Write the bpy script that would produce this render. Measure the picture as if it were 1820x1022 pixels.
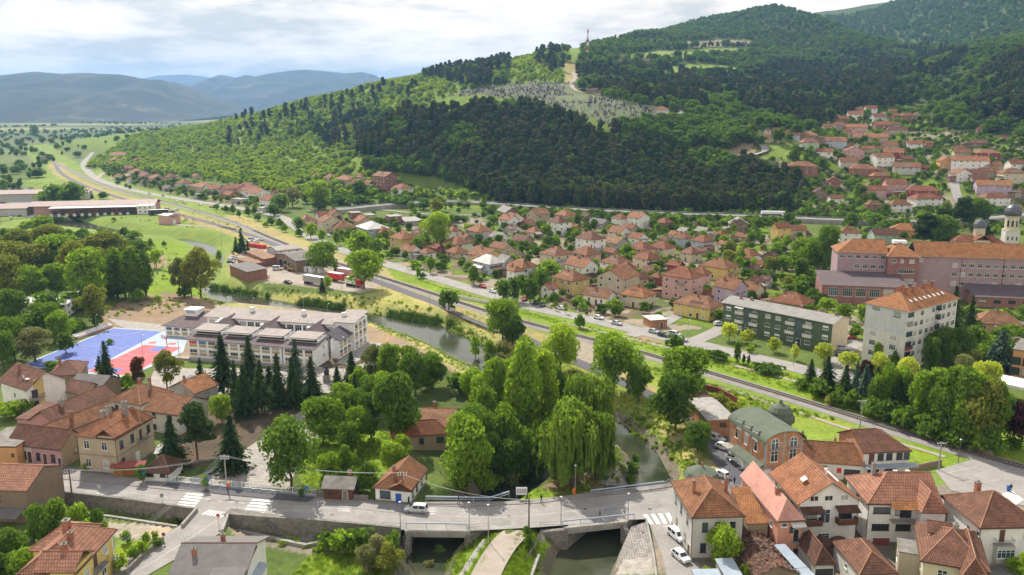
import bpy,math,random,time
import numpy as np
from mathutils import Vector
T0=time.time()
R=math.radians
sc=bpy.context.scene
col=sc.collection
for o in list(bpy.data.objects):
 bpy.data.objects.remove(o)
rng=random.Random(7)
# - camera
CAM_H,PITCH,FOC=76.0,R(12.2),1500.0
cd=bpy.data.cameras.new('camera')
cd.lens=36.0*FOC/1820.0
cd.sensor_width=36.0
cd.clip_start=1.0
cd.clip_end=60000.0
cam=bpy.data.objects.new('camera',cd)
col.objects.link(cam)
cam.location=(0,0,CAM_H)
cam.rotation_euler=(R(90)-PITCH,0,0)
sc.camera=cam
# - sky, sun, exposure
SUN_ELEV,SUN_AZ=R(46),R(-24)
world=bpy.data.worlds.new('World')
sc.world=world
world.use_nodes=True
nt=world.node_tree
for n in list(nt.nodes):
 nt.nodes.remove(n)
def wn(t,**k):
 n=nt.nodes.new(t)
 for a,b in k.items():
  setattr(n,a,b)
 return n
wout=wn('ShaderNodeOutputWorld')
bg=wn('ShaderNodeBackground')
bg.inputs['Strength'].default_value=0.1
sky=wn('ShaderNodeTexSky')
sky.sky_type='NISHITA'
sky.sun_disc=False
sky.sun_elevation=SUN_ELEV
sky.sun_rotation=SUN_AZ
sky.altitude=400
sky.air_density=1.2
sky.dust_density=1.5
geo=wn('ShaderNodeNewGeometry')
sep=wn('ShaderNodeSeparateXYZ')
tcw=wn('ShaderNodeTexCoord')
nt.links.new(tcw.outputs['Generated'],sep.inputs[0])
zz=wn('ShaderNodeMath',operation='MAXIMUM');zz.inputs[1].default_value=0.0
nt.links.new(sep.outputs['Z'],zz.inputs[0])
za=wn('ShaderNodeMath',operation='ADD');za.inputs[1].default_value=0.15
nt.links.new(zz.outputs[0],za.inputs[0])
dx=wn('ShaderNodeMath',operation='DIVIDE');dy=wn('ShaderNodeMath',operation='DIVIDE')
nt.links.new(sep.outputs['X'],dx.inputs[0]);nt.links.new(za.outputs[0],dx.inputs[1])
nt.links.new(sep.outputs['Y'],dy.inputs[0]);nt.links.new(za.outputs[0],dy.inputs[1])
cmb=wn('ShaderNodeCombineXYZ')
nt.links.new(dx.outputs[0],cmb.inputs[0]);nt.links.new(dy.outputs[0],cmb.inputs[1])
def wnoise(scale,detail,rough,off):
 m=wn('ShaderNodeMapping');m.inputs['Location'].default_value=off
 nt.links.new(cmb.outputs[0],m.inputs[0])
 n=wn('ShaderNodeTexNoise');n.inputs['Scale'].default_value=scale
 n.inputs['Detail'].default_value=detail;n.inputs['Roughness'].default_value=rough
 nt.links.new(m.outputs[0],n.inputs['Vector'])
 return n
def wramp(src,pts):
 r=wn('ShaderNodeValToRGB')
 e=r.color_ramp.elements
 while len(e)<len(pts):e.new(0.5)
 for q,(p,c)in zip(e,pts):
  q.position=p;q.color=(c[0],c[1],c[2],1)if hasattr(c,'__len__')else(c,c,c,1)
 nt.links.new(src,r.inputs[0])
 return r
n_cov=wnoise(0.8,7,0.56,(3.1,0.4,0))
n_shade=wnoise(1.25,8,0.6,(9.3,5.2,2))
low=wn('ShaderNodeMath',operation='MULTIPLY_ADD');low.inputs[1].default_value=-0.55;low.inputs[2].default_value=0.42
nt.links.new(zz.outputs[0],low.inputs[0])
cvs=wn('ShaderNodeMath',operation='ADD');nt.links.new(n_cov.outputs['Fac'],cvs.inputs[0]);nt.links.new(low.outputs[0],cvs.inputs[1])
cover=wramp(cvs.outputs[0],[(0.36,0.0),(0.58,1.0)])
ccol=wramp(n_shade.outputs['Fac'],[(0.40,(5.6,5.4,4.8)),(0.50,(8.6,7.7,6.6)),(0.60,(10.4,9.4,8.0))])
mixc=wn('ShaderNodeMixRGB')
nt.links.new(cover.outputs[0],mixc.inputs[0])
nt.links.new(sky.outputs[0],mixc.inputs[1]);nt.links.new(ccol.outputs[0],mixc.inputs[2])
nt.links.new(mixc.outputs[0],bg.inputs['Color'])
nt.links.new(bg.outputs[0],wout.inputs['Surface'])
sl=bpy.data.lights.new('sun','SUN')
sl.energy=4.2
sl.angle=R(0.6)
sl.color=(1.0,0.93,0.81)
sun=bpy.data.objects.new('sun',sl)
col.objects.link(sun)
_sd=Vector((math.sin(SUN_AZ)*math.cos(SUN_ELEV),math.cos(SUN_AZ)*math.cos(SUN_ELEV),math.sin(SUN_ELEV)))
sun.rotation_euler=(-_sd).to_track_quat('-Z','Y').to_euler()
sun.location=_sd*500
vs=sc.view_settings
vs.view_transform='Standard';vs.look='None';vs.exposure=0.62;vs.gamma=1.0;vs.use_curve_mapping=False
cy=sc.cycles
cy.use_denoising=True
cy.max_bounces=5;cy.diffuse_bounces=2;cy.glossy_bounces=2;cy.transmission_bounces=3
cy.volume_bounces=0;cy.transparent_max_bounces=4
cy.use_adaptive_sampling=True;cy.adaptive_threshold=0.03
cy.caustics_reflective=False;cy.caustics_refractive=False
# - photo pixel -> ground helpers
CT,ST=math.cos(PITCH),math.sin(PITCH)
def ray(px,py):
 u=(px-910)/FOC;v=-(py-511)/FOC
 return np.array([u,CT+v*ST,-ST+v*CT])
def flat(px,py,z=0.0):
 d=ray(px,py);t=(z-CAM_H)/d[2]
 return np.array([d[0]*t,d[1]*t])
def onY(px,py,Y):
 d=ray(px,py);t=Y/d[1]
 return np.array([d[0]*t,Y,CAM_H+d[2]*t])
def pxm(y,z=0):
 return FOC/(y*CT+(CAM_H-z)*ST)
def proj(x,y,z):
 zz_=z-CAM_H
 f=y*CT-zz_*ST;v=y*ST+zz_*CT
 return 910+FOC*x/f,511-FOC*v/f
def inpoly(px,py,poly):
 px=np.asarray(px,float);py=np.asarray(py,float)
 c=np.zeros(px.shape,bool)
 n=len(poly);j=n-1
 for i in range(n):
  xi,yi=poly[i];xj,yj=poly[j]
  k=((yi>py)!=(yj>py))&(px<(xj-xi)*(py-yi)/((yj-yi)or 1e-9)+xi)
  c^=k;j=i
 return c
def segdist(x,y,pts,vals=None):
 best=np.full(np.shape(x),1e9);val=np.zeros(np.shape(x))
 for i in range(len(pts)-1):
  a=pts[i];b=pts[i+1]
  ex,ey=b[0]-a[0],b[1]-a[1]
  L=ex*ex+ey*ey+1e-9
  t=np.clip(((x-a[0])*ex+(y-a[1])*ey)/L,0,1)
  d=np.hypot(x-a[0]-t*ex,y-a[1]-t*ey)
  m=d<best
  best=np.where(m,d,best)
  if vals is not None:
   val=np.where(m,vals[i]+t*(vals[i+1]-vals[i]),val)
 return best,val
def polydist(x,y,poly):
 d,_=segdist(x,y,list(poly)+[poly[0]])
 return np.where(inpoly(x,y,poly),-d,d)
def catmull(pts,n=6):
 pts=[np.array(p,float)for p in pts]
 P=[2*pts[0]-pts[1]]+pts+[2*pts[-1]-pts[-2]]
 out=[]
 for i in range(1,len(P)-2):
  for k in range(n):
   t=k/n
   a,b,c,d=P[i-1],P[i],P[i+1],P[i+2]
   out.append(0.5*(2*b+(c-a)*t+(2*a-5*b+4*c-d)*t*t+(3*b-a-3*c+d)*t**3))
 out.append(pts[-1])
 return out
def smooth(a,b,x):
 t=np.clip((x-a)/(b-a),0,1)
 return t*t*(3-2*t)
# - terrain height
CP=[]
def cp(px,py,Y):
 CP.append(onY(px,py,Y))
for px,py,Y in[(240,236,1650),(300,236,1550),(400,218,1480),(500,196,1420),(600,172,1370),(700,150,1320),(800,132,1280),(900,116,1280),(1000,97,1330),(1040,88,1420),(1100,66,1900),(1200,53,2100),(1300,32,2250),(1390,15,2250),(1450,34,2150),(1510,56,1980),(1560,76,1820),(1600,96,1680),(1480,75,2450),(1540,95,2250),(1600,112,2000),(1430,52,2650),(1450,26,3100),(1580,4,3050),(1700,-40,2900),(1900,-90,2600),(2150,-90,2300),(1230,217,830),(1110,222,790),(820,172,930),(1030,150,1010),(900,160,960),(960,185,880),(880,212,840),(900,290,740),(900,345,690),(1050,300,730),(1200,300,720),(1200,255,770),(700,232,880),(1340,252,740),(1300,345,650),(1400,335,650),(1428,311,660),(1500,310,680),(1600,250,800),(1540,198,950),(1640,212,900),(1380,243,760),(1800,300,680),(1820,345,620),(1700,345,620),(1950,320,660),(1100,150,1060),(1300,182,1050),(1450,187,1050),(1600,165,1100),(1250,126,1330),(1150,112,1380),(1160,108,1400),(1250,82,1700),(1400,66,1950),(1640,122,1500),(1700,110,1300),(1820,135,1000),(1820,70,1500),(1750,32,2200),(1700,200,950),(1780,228,800),(1760,165,1000),(1950,130,950),(2100,150,900),(700,290,900),(600,260,1050),(500,270,1080),(400,278,1150),(700,208,1120),(600,218,1200),(800,228,960),(500,305,920),(560,335,770),(690,337,725),(780,330,720),(300,300,1080),(640,335,740),(1820,395,575),(1640,385,588),(1400,385,588),(1200,372,622),(1000,366,645),(860,366,645),(750,352,705),(500,352,705),(400,340,760),(300,322,865),(200,300,1040),(160,285,1190),(2000,410,545)]:
 cp(px,py,Y)
for x,y in[(-700,700),(-300,500),(0,480),(250,450),(500,420),(0,250),(-400,250),(350,250),(-900,1100),(-1100,1600),(-900,2300),(-1800,3000),(-300,2500),(-400,4000),(700,300),(-600,5200),(-2600,5200),(-1500,900),(-200,640),(100,540),(-340,720),(-520,980)]:
 CP.append(np.array([x,y,-16.0]))
for x,y,z in[(500,3200,330),(1200,3600,420),(2200,3300,420),(-100,1900,60),(200,2600,150),(0,3300,60),(1500,1500,190),(1300,900,130),(1100,600,40),(2600,2400,380)]:
 CP.append(np.array([x,y,float(z)]))
CP=np.array(CP)
_S=1000.0
def _phi(r2):
 return np.where(r2>1e-12,0.5*r2*np.log(np.maximum(r2,1e-12)),0)
def _warp(x,y):
 r=np.hypot(x,y)+1
 l=np.log(r/100.0)
 a=np.arctan2(x,y)
 return a*1.6,l
_cx,_cy=_warp(CP[:,0],CP[:,1])
_A=_phi((_cx[:,None]-_cx[None])**2+(_cy[:,None]-_cy[None])**2)+np.eye(len(CP))*2e-4
_P=np.c_[np.ones(len(CP)),_cx,_cy]
_M=np.block([[_A,_P],[_P.T,np.zeros((3,3))]])
_zs=CP[:,2]
_w=np.linalg.solve(_M,np.r_[_zs,np.zeros(3)])
def tps(x,y):
 gx,gy=_warp(x,y)
 s=_w[-3]+_w[-2]*gx+_w[-1]*gy
 for i in range(len(CP)):
  s=s+_w[i]*_phi((gx-_cx[i])**2+(gy-_cy[i])**2)
 return s
WATER_Z=-4.0
def edges(pairs,z):
 c,h=[],[]
 for(lx,ly),(rx,ry)in pairs:
  a=flat(lx,ly,z);b=flat(rx,ry,z)
  c.append((a+b)/2);h.append(np.hypot(*(b-a))/2)
 return c,h
RIV_C,RIV_H=edges([((20,334),(52,330)),((34,350),(66,352)),((20,372),(50,376)),((150,400),(150,408)),((262,420),(266,423)),((329,424),(327,428)),((368,434),(360,440)),((396,453),(385,457)),((398,478),(386,480)),((388,500),(374,502)),((378,514),(350,516)),((400,518),(385,532)),((455,528),(445,546)),((520,538),(510,553)),((600,548),(590,562)),((680,558),(662,574)),((776,574),(717,598)),((842,602),(780,624)),((890,630),(833,654)),((930,665),(880,680)),((1000,700),(955,720)),((1088,740),(1040,765)),((1130,765),(1080,785)),((1172,800),(1112,812)),((1198,845),(1124,852)),((1185,885),(1100,890)),((1118,935),(1020,950)),((1094,985),(986,1003)),((1080,1030),(968,1040)),((1060,1080),(960,1090))],WATER_Z)
STR_C,STR_H=edges([((1075,770),(1050,752)),((1035,800),(1000,775)),((980,825),(905,812)),((968,850),(890,862)),((930,885),(840,890)),((840,940),(740,952)),((812,972),(722,984)),((790,1030),(706,1035)),((770,1080),(690,1085))],WATER_Z)
def pw(pts,z=0.0):
 return[tuple(flat(a,b,z))for a,b in pts]
WALL_W=pw([(-60,857),(35,868),(120,878),(240,892),(352,908)])
WALL_E=pw([(402,917),(480,923),(560,928),(640,935),(712,942)])
def offs(pts,d):
 out=[]
 n=len(pts)
 for i in range(n):
  a=np.array(pts[max(i-1,0)]);b=np.array(pts[min(i+1,n-1)])
  t=(b-a)/(np.hypot(*(b-a))+1e-9)
  out.append((pts[i][0]+t[1]*d,pts[i][1]-t[0]*d))
 return out
TRENCH_W=WALL_W+offs(WALL_W,6.4)[::-1]
LOW_E=WALL_E+pw([(735,965),(700,1010),(680,1060),(430,1090)],-2.6)+pw([(470,985),(420,962),(396,945)],-2.6)
LOW_GRASS=pw([(735,952),(835,952),(870,945),(868,962),(845,1000),(815,1060),(680,1090),(690,1000)],-3)
LOW_STONE=pw([(958,940),(1120,925),(1140,985),(1120,1060),(950,1080),(925,1030),(945,985)],-3)
GROVE=pw([(600,700),(700,660),(840,668),(960,720),(1060,765),(1085,800),(1100,850),(1080,872),(960,885),(880,888),(830,860),(780,800),(640,760)],-1)
LEVELS=[(TRENCH_W,-2.5,0.25),(LOW_E,-2.7,0.4),(LOW_GRASS,-2.8,4.0),(LOW_STONE,-2.2,5.0),(GROVE,-1.6,9.0)]
def hgt(x,y):
 x=np.asarray(x,float);y=np.asarray(y,float)
 t=tps(x,y)
 h=2.2*np.log1p(np.exp(np.clip(t/2.2,-30,30)))+np.where(t>60,t-66+(66-60)*1.0,0)*0
 h=np.where(t>60,t,h)
 r=np.hypot(x,y)
 hill=smooth(6,60,h)
 h=h+hill*(6*np.sin(x/83.0+1.3*np.sin(y/130.0))*np.sin(y/97.0)+2.5*np.sin(x/31.0+2)*np.sin(y/37.0+x/90.0))
 h=np.where(y<500,np.where(x<330,np.minimum(h,np.maximum(0,h-0.0)),h),h)
 near=y<420
 if np.any(near):
  for poly,z,bl in LEVELS:
   d=polydist(x,y,poly)
   h=np.where(near&(d<bl),h+(z-h)*(1-smooth(-bl,bl,d)if bl>1 else(d<0)*1.0),h)
 nr=y<1000
 if np.any(nr):
  for C,H_ in((RIV_C,RIV_H),(STR_C,STR_H)):
   d,hw=segdist(x,y,C,H_)
   bank=np.where(y<172,3.5,np.where(y>280,9.0,7.0))
   bed=WATER_Z-0.9
   g=bed+(0.0-bed)*smooth(-0.5,1.0,(d-hw)/bank)**0.8
   h=np.where(nr&(d<hw+bank),np.minimum(h,g),h)
 return h
def hz(x,y):
 return float(hgt(np.array([x]),np.array([y]))[0])
_ts=np.geomspace(90,6000,260)
def at(px,py,h=0.0):
 d=ray(px,py);k=math.hypot(d[0],d[1])
 x=d[0]/k*_ts;y=d[1]/k*_ts;z=CAM_H+d[2]/k*_ts
 g=hgt(x,y)+h-z
 i=int(np.argmax(g>0))if np.any(g>0)else len(_ts)-1
 if i==0:i=1
 a,b=_ts[i-1],_ts[i]
 for _ in range(2):
  tt=np.linspace(a,b,12)
  g=hgt(d[0]/k*tt,d[1]/k*tt)+h-(CAM_H+d[2]/k*tt)
  j=max(1,int(np.argmax(g>0))if np.any(g>0)else 11)
  a,b=tt[j-1],tt[j]
 tt=(a+b)/2
 X,Y=d[0]/k*tt,d[1]/k*tt
 return np.array([X,Y,CAM_H+d[2]/k*tt-h])
# - materials
MATS={}
def _nodes(name):
 m=bpy.data.materials.new(name);m.use_nodes=True
 t=m.node_tree
 b=t.nodes['Principled BSDF']
 return m,t,b
def N(t,typ,**k):
 n=t.nodes.new(typ)
 for a,b in k.items():
  if a.startswith('i_'):
   n.inputs[a[2:].replace('_',' ')].default_value=b
  else:
   setattr(n,a,b)
 return n
def ramp(t,src,pts):
 r=N(t,'ShaderNodeValToRGB')
 e=r.color_ramp.elements
 while len(e)<len(pts):e.new(0.5)
 for q,(p,c)in zip(e,pts):
  q.position=p
  q.color=(c[0],c[1],c[2],1)if hasattr(c,'__len__')else(c,c,c,1)
 t.links.new(src,r.inputs[0])
 return r
def mixrgb(t,fac,a,b,mode='MIX'):
 m=N(t,'ShaderNodeMixRGB',blend_type=mode)
 for s,v in((0,fac),(1,a),(2,b)):
  if hasattr(v,'is_linked')or hasattr(v,'links'):
   t.links.new(v,m.inputs[s])
  elif s==0:
   m.inputs[0].default_value=v
  else:
   m.inputs[s].default_value=(v[0],v[1],v[2],1)
 return m
def scl(c,k):
 return tuple(min(1,v*k)for v in c)
def surf(name,c,rough=0.8,var=0.12,scale=0.6,fine=6.0,finev=0.08,metal=0.0,bump=0.0,uvmap=False,stain=0.0,spec=0.3):
 """a base colour with broad patches, fine grain and, if asked, vertical rain stains"""
 if name in MATS:return MATS[name]
 m,t,b=_nodes(name)
 tc=N(t,'ShaderNodeTexCoord')
 n1=N(t,'ShaderNodeTexNoise',i_Scale=scale,i_Detail=6.0,i_Roughness=0.6)
 n2=N(t,'ShaderNodeTexNoise',i_Scale=fine,i_Detail=4.0,i_Roughness=0.7)
 gp=N(t,'ShaderNodeNewGeometry')
 t.links.new(gp.outputs['Position'],n1 .inputs['Vector']);t.links.new(gp.outputs['Position'],n2 .inputs['Vector'])
 r1=ramp(t,n1 .outputs['Fac'],[(0.3,scl(c,1-var)),(0.7,scl(c,1+var))])
 r2=ramp(t,n2 .outputs['Fac'],[(0.3,1-finev),(0.7,1+finev)])
 mm=mixrgb(t,1.0,r1 .outputs[0],r2 .outputs[0],'MULTIPLY')
 out=mm.outputs[0]
 if stain:
  mp=N(t,'ShaderNodeMapping');mp.inputs['Scale'].default_value=(0.7,0.7,0.22)
  t.links.new(gp.outputs['Position'],mp.inputs[0])
  n3=N(t,'ShaderNodeTexNoise',i_Scale=1.0,i_Detail=5.0,i_Roughness=0.65)
  t.links.new(mp.outputs[0],n3 .inputs['Vector'])
  r3=ramp(t,n3 .outputs['Fac'],[(0.36,1.0-stain),(0.62,1.0)])
  out=mixrgb(t,1.0,out,r3 .outputs[0],'MULTIPLY').outputs[0]
 t.links.new(out,b.inputs['Base Color'])
 b.inputs['Roughness'].default_value=rough
 b.inputs['Metallic'].default_value=metal
 b.inputs['Specular IOR Level'].default_value=spec
 if bump:
  bp=N(t,'ShaderNodeBump',i_Strength=bump,i_Distance=0.05)
  t.links.new(n2 .outputs['Fac'],bp.inputs['Height']);t.links.new(bp.outputs[0],b.inputs['Normal'])
 MATS[name]=m
 return m
def tiles(name,c,c2=None,w=0.3,h=0.46,var=0.42,moss=0.4):
 """clay roof tiles laid in courses up the slope (uv in metres)"""
 if name in MATS:return MATS[name]
 m,t,b=_nodes(name)
 uv=N(t,'ShaderNodeUVMap')
 br=N(t,'ShaderNodeTexBrick',offset=0.5,i_Scale=1.0)
 br.inputs['Brick Width'].default_value=w;br.inputs['Row Height'].default_value=h
 br.inputs['Mortar Size'].default_value=0.06;br.inputs['Mortar Smooth'].default_value=0.4;br.inputs['Bias'].default_value=0.0
 c2=c2 or scl(c,0.62)
 br.inputs['Color1'].default_value=(*c,1);br.inputs['Color2'].default_value=(*c2,1)
 br.inputs['Mortar'].default_value=(*scl(c,0.3),1)
 t.links.new(uv.outputs[0],br.inputs['Vector'])
 gp=N(t,'ShaderNodeNewGeometry')
 n1=N(t,'ShaderNodeTexNoise',i_Scale=0.5,i_Detail=7.0,i_Roughness=0.66)
 t.links.new(gp.outputs['Position'],n1 .inputs['Vector'])
 r1=ramp(t,n1 .outputs['Fac'],[(0.3,1-var),(0.52,1.0),(0.72,1+var*0.7)])
 mm=mixrgb(t,1.0,br.outputs['Color'],r1 .outputs[0],'MULTIPLY')
 n2=N(t,'ShaderNodeTexNoise',i_Scale=1.7,i_Detail=6.0,i_Roughness=0.7)
 t.links.new(gp.outputs['Position'],n2 .inputs['Vector'])
 r2=ramp(t,n2 .outputs['Fac'],[(0.52,0.0),(0.68,moss)])
 m2=mixrgb(t,r2 .outputs[0],mm.outputs[0],(0.09,0.075,0.055))
 t.links.new(m2 .outputs[0],b.inputs['Base Color'])
 b.inputs['Roughness'].default_value=0.8
 b.inputs['Specular IOR Level'].default_value=0.25
 wv=N(t,'ShaderNodeTexWave',wave_type='BANDS',bands_direction='Y',wave_profile='SAW',i_Scale=0.314/h*1.0)
 t.links.new(uv.outputs[0],wv.inputs['Vector'])
 ad=N(t,'ShaderNodeMath',operation='ADD')
 t.links.new(wv.outputs['Fac'],ad.inputs[0]);t.links.new(n2 .outputs['Fac'],ad.inputs[1])
 bp=N(t,'ShaderNodeBump',i_Strength=0.7,i_Distance=0.06)
 t.links.new(ad.outputs[0],bp.inputs['Height']);t.links.new(bp.outputs[0],b.inputs['Normal'])
 MATS[name]=m
 return m
def brickmat(name,c,c2,mortar,w=0.25,h=0.12,ms=0.012):
 if name in MATS:return MATS[name]
 m,t,b=_nodes(name)
 uv=N(t,'ShaderNodeUVMap')
 br=N(t,'ShaderNodeTexBrick',offset=0.5,i_Scale=1.0)
 br.inputs['Brick Width'].default_value=w;br.inputs['Row Height'].default_value=h
 br.inputs['Mortar Size'].default_value=ms
 br.inputs['Color1'].default_value=(*c,1);br.inputs['Color2'].default_value=(*c2,1);br.inputs['Mortar'].default_value=(*mortar,1)
 t.links.new(uv.outputs[0],br.inputs['Vector'])
 gp=N(t,'ShaderNodeNewGeometry')
 n1=N(t,'ShaderNodeTexNoise',i_Scale=0.7,i_Detail=6.0,i_Roughness=0.65)
 t.links.new(gp.outputs['Position'],n1 .inputs['Vector'])
 r1=ramp(t,n1 .outputs['Fac'],[(0.3,0.7),(0.7,1.2)])
 mm=mixrgb(t,1.0,br.outputs['Color'],r1 .outputs[0],'MULTIPLY')
 t.links.new(mm.outputs[0],b.inputs['Base Color'])
 b.inputs['Roughness'].default_value=0.85
 bp=N(t,'ShaderNodeBump',i_Strength=0.5,i_Distance=0.03)
 t.links.new(br.outputs['Fac'],bp.inputs['Height']);bp.invert=True
 t.links.new(bp.outputs[0],b.inputs['Normal'])
 MATS[name]=m
 return m
def ribbed(name,c,pitch=0.35,rough=0.5,metal=0.0,var=0.15):
 """corrugated or standing-seam sheeting, ribs running down the slope"""
 if name in MATS:return MATS[name]
 m,t,b=_nodes(name)
 uv=N(t,'ShaderNodeUVMap')
 wv=N(t,'ShaderNodeTexWave',wave_type='BANDS',bands_direction='X',i_Scale=0.314/pitch)
 t.links.new(uv.outputs[0],wv.inputs['Vector'])
 gp=N(t,'ShaderNodeNewGeometry')
 n1=N(t,'ShaderNodeTexNoise',i_Scale=0.45,i_Detail=7.0,i_Roughness=0.68)
 t.links.new(gp.outputs['Position'],n1 .inputs['Vector'])
 r1=ramp(t,n1 .outputs['Fac'],[(0.3,scl(c,1-var*1.6)),(0.7,scl(c,1+var))])
 r2=ramp(t,wv.outputs['Fac'],[(0.0,0.72),(0.35,1.0)])
 mm=mixrgb(t,1.0,r1 .outputs[0],r2 .outputs[0],'MULTIPLY')
 t.links.new(mm.outputs[0],b.inputs['Base Color'])
 b.inputs['Roughness'].default_value=rough;b.inputs['Metallic'].default_value=metal;b.inputs['Specular IOR Level'].default_value=0.2
 bp=N(t,'ShaderNodeBump',i_Strength=0.6,i_Distance=0.05)
 t.links.new(wv.outputs['Fac'],bp.inputs['Height']);t.links.new(bp.outputs[0],b.inputs['Normal'])
 MATS[name]=m
 return m
def leafmat(name,c,c2,trans=0.35,hue=0.25):
 """foliage: diffuse and translucent, each tree its own shade, clumps lighter and darker"""
 m,t,b=_nodes(name)
 t.nodes.remove(b)
 out=t.nodes['Material Output']
 oi=N(t,'ShaderNodeObjectInfo')
 gp=N(t,'ShaderNodeNewGeometry')
 n1=N(t,'ShaderNodeTexNoise',i_Scale=0.55,i_Detail=3.0)
 t.links.new(gp.outputs['Position'],n1 .inputs['Vector'])
 wn_=N(t,'ShaderNodeTexWhiteNoise',noise_dimensions='3D')
 mp=N(t,'ShaderNodeVectorMath',operation='SNAP');mp.inputs[1].default_value=(0.7,0.7,0.7)
 t.links.new(gp.outputs['Position'],mp.inputs[0]);t.links.new(mp.outputs[0],wn_.inputs['Vector'])
 a=N(t,'ShaderNodeMath',operation='MULTIPLY_ADD',use_clamp=True)
 a.inputs[1].default_value=0.55;a.inputs[2].default_value=0.0
 t.links.new(oi.outputs['Random'],a.inputs[0])
 a2=N(t,'ShaderNodeMath',operation='MULTIPLY_ADD',use_clamp=True)
 a2 .inputs[1].default_value=0.75
 t.links.new(n1 .outputs['Fac'],a2 .inputs[0]);t.links.new(a.outputs[0],a2 .inputs[2])
 r=ramp(t,a2 .outputs[0],[(0.22,c2),(0.85,c)])
 v=ramp(t,wn_.outputs['Value'],[(0.0,0.8),(1.0,1.22)])
 mm=mixrgb(t,1.0,r.outputs[0],v.outputs[0],'MULTIPLY')
 d=N(t,'ShaderNodeBsdfDiffuse')
 tr=N(t,'ShaderNodeBsdfTranslucent')
 tcol=mixrgb(t,1.0,mm.outputs[0],(1.15,1.2,0.6),'MULTIPLY')
 t.links.new(mm.outputs[0],d.inputs['Color']);t.links.new(tcol.outputs[0],tr.inputs['Color'])
 mx=N(t,'ShaderNodeMixShader');mx.inputs[0].default_value=trans
 t.links.new(d.outputs[0],mx.inputs[1]);t.links.new(tr.outputs[0],mx.inputs[2])
 t.links.new(mx.outputs[0],out.inputs['Surface'])
 MATS[name]=m
 return m
def glassmat(name,c=(0.03,0.04,0.05),rough=0.08):
 m,t,b=_nodes(name)
 b.inputs['Base Color'].default_value=(*c,1);b.inputs['Roughness'].default_value=rough
 b.inputs['Specular IOR Level'].default_value=0.6
 MATS[name]=m
 return m
M=MATS
leafmat('leaf_dark',(0.148,0.245,0.040),(0.078,0.141,0.028),0.44)
leafmat('leaf_mid',(0.255,0.376,0.049),(0.132,0.224,0.032),0.51)
leafmat('leaf_bright',(0.349,0.464,0.056),(0.220,0.333,0.043),0.53)
leafmat('leaf_lime',(0.531,0.577,0.101),(0.327,0.387,0.066),0.51)
leafmat('leaf_pale',(0.274,0.277,0.126),(0.139,0.172,0.062),0.41)
leafmat('leaf_willow',(0.210,0.299,0.049),(0.118,0.200,0.032),0.54)
leafmat('leaf_olive',(0.270,0.288,0.062),(0.146,0.179,0.041),0.48)
leafmat('leaf_purple',(0.067,0.027,0.029),(0.032,0.014,0.016),0.26)
leafmat('leaf_russet',(0.174,0.076,0.034),(0.078,0.055,0.021),0.36)
leafmat('needle_dark',(0.068,0.111,0.036),(0.035,0.063,0.024),0.26)
leafmat('needle_pine',(0.118,0.124,0.056),(0.064,0.082,0.036),0.30)
leafmat('needle_blue',(0.097,0.156,0.109),(0.052,0.096,0.070),0.26)
leafmat('scrub_leaf',(0.377,0.470,0.061),(0.194,0.293,0.039),0.53)
leafmat('wood_leaf',(0.140,0.225,0.038),(0.075,0.138,0.026),0.46)
leafmat('reed_leaf',(0.091,0.156,0.039),(0.046,0.088,0.022),0.36)
leafmat('grass_leaf',(0.246,0.344,0.048),(0.133,0.213,0.032),0.46)
surf('bark',(0.10,0.075,0.055),0.95,0.25,2.0)
surf('bark_pine',(0.15,0.09,0.06),0.95,0.25,2.0)
surf('asphalt_pale',(0.30,0.283,0.265),0.9,0.16,0.22,2.0,0.13)
surf('asphalt_grey',(0.175,0.172,0.172),0.9,0.16,0.12,3.0,0.07)
surf('asphalt_dark',(0.105,0.10,0.115),0.85,0.12,0.15,3.0,0.08)
surf('asphalt_patch',(0.262,0.25,0.238),0.9,0.12,0.3,3.0,0.1)
surf('asphalt_worn',(0.34,0.325,0.30),0.9,0.15,0.3,3.0,0.1)
surf('sidewalk',(0.27,0.25,0.235),0.9,0.18,0.25,3.0,0.10)
surf('concrete',(0.36,0.345,0.32),0.9,0.15,0.35,4.0,0.08,stain=0.2)
surf('concrete_dark',(0.24,0.225,0.20),0.9,0.25,0.4,4.0,0.12,stain=0.3)
surf('paint_white',(0.78,0.78,0.76),0.75,0.12,1.5,9.0,0.12)
surf('paint_worn',(0.46,0.45,0.43),0.8,0.22,1.2,9.0,0.2)
surf('dirt',(0.30,0.22,0.15),0.95,0.2,0.15,2.5,0.14)
surf('gravel_path',(0.36,0.31,0.26),0.95,0.15,0.3,5.0,0.14)
surf('ballast',(0.27,0.25,0.24),0.95,0.15,0.4,7.0,0.22)
surf('rail_steel',(0.16,0.12,0.10),0.5,0.2,1.0,6.0,0.1,metal=0.4)
surf('sleeper',(0.13,0.11,0.10),0.9,0.2,1.0)
surf('metal_white',(0.78,0.79,0.80),0.5,0.06,0.6)
surf('metal_pole',(0.30,0.31,0.32),0.55,0.12,1.0,metal=0.3)
surf('metal_dark',(0.06,0.06,0.065),0.5,0.2,1.0,metal=0.2)
surf('rail_blue',(0.36,0.41,0.50),0.5,0.1,1.0,metal=0.2)
surf('pole_concrete',(0.38,0.37,0.35),0.9,0.15,1.0)
surf('pole_wood',(0.16,0.13,0.105),0.95,0.25,1.0)
surf('wood_brown',(0.13,0.06,0.035),0.8,0.2,1.2)
surf('wood_orange',(0.42,0.19,0.04),0.7,0.2,1.2)
surf('wood_grey',(0.22,0.20,0.18),0.9,0.25,1.2)
surf('frame_white',(0.80,0.80,0.78),0.55,0.05,1.0)
surf('frame_brown',(0.10,0.05,0.03),0.6,0.15,1.0)
surf('gutter',(0.10,0.06,0.045),0.5,0.15,1.0)
surf('sheet_blue',(0.34,0.40,0.47),0.45,0.12,0.6)
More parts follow.
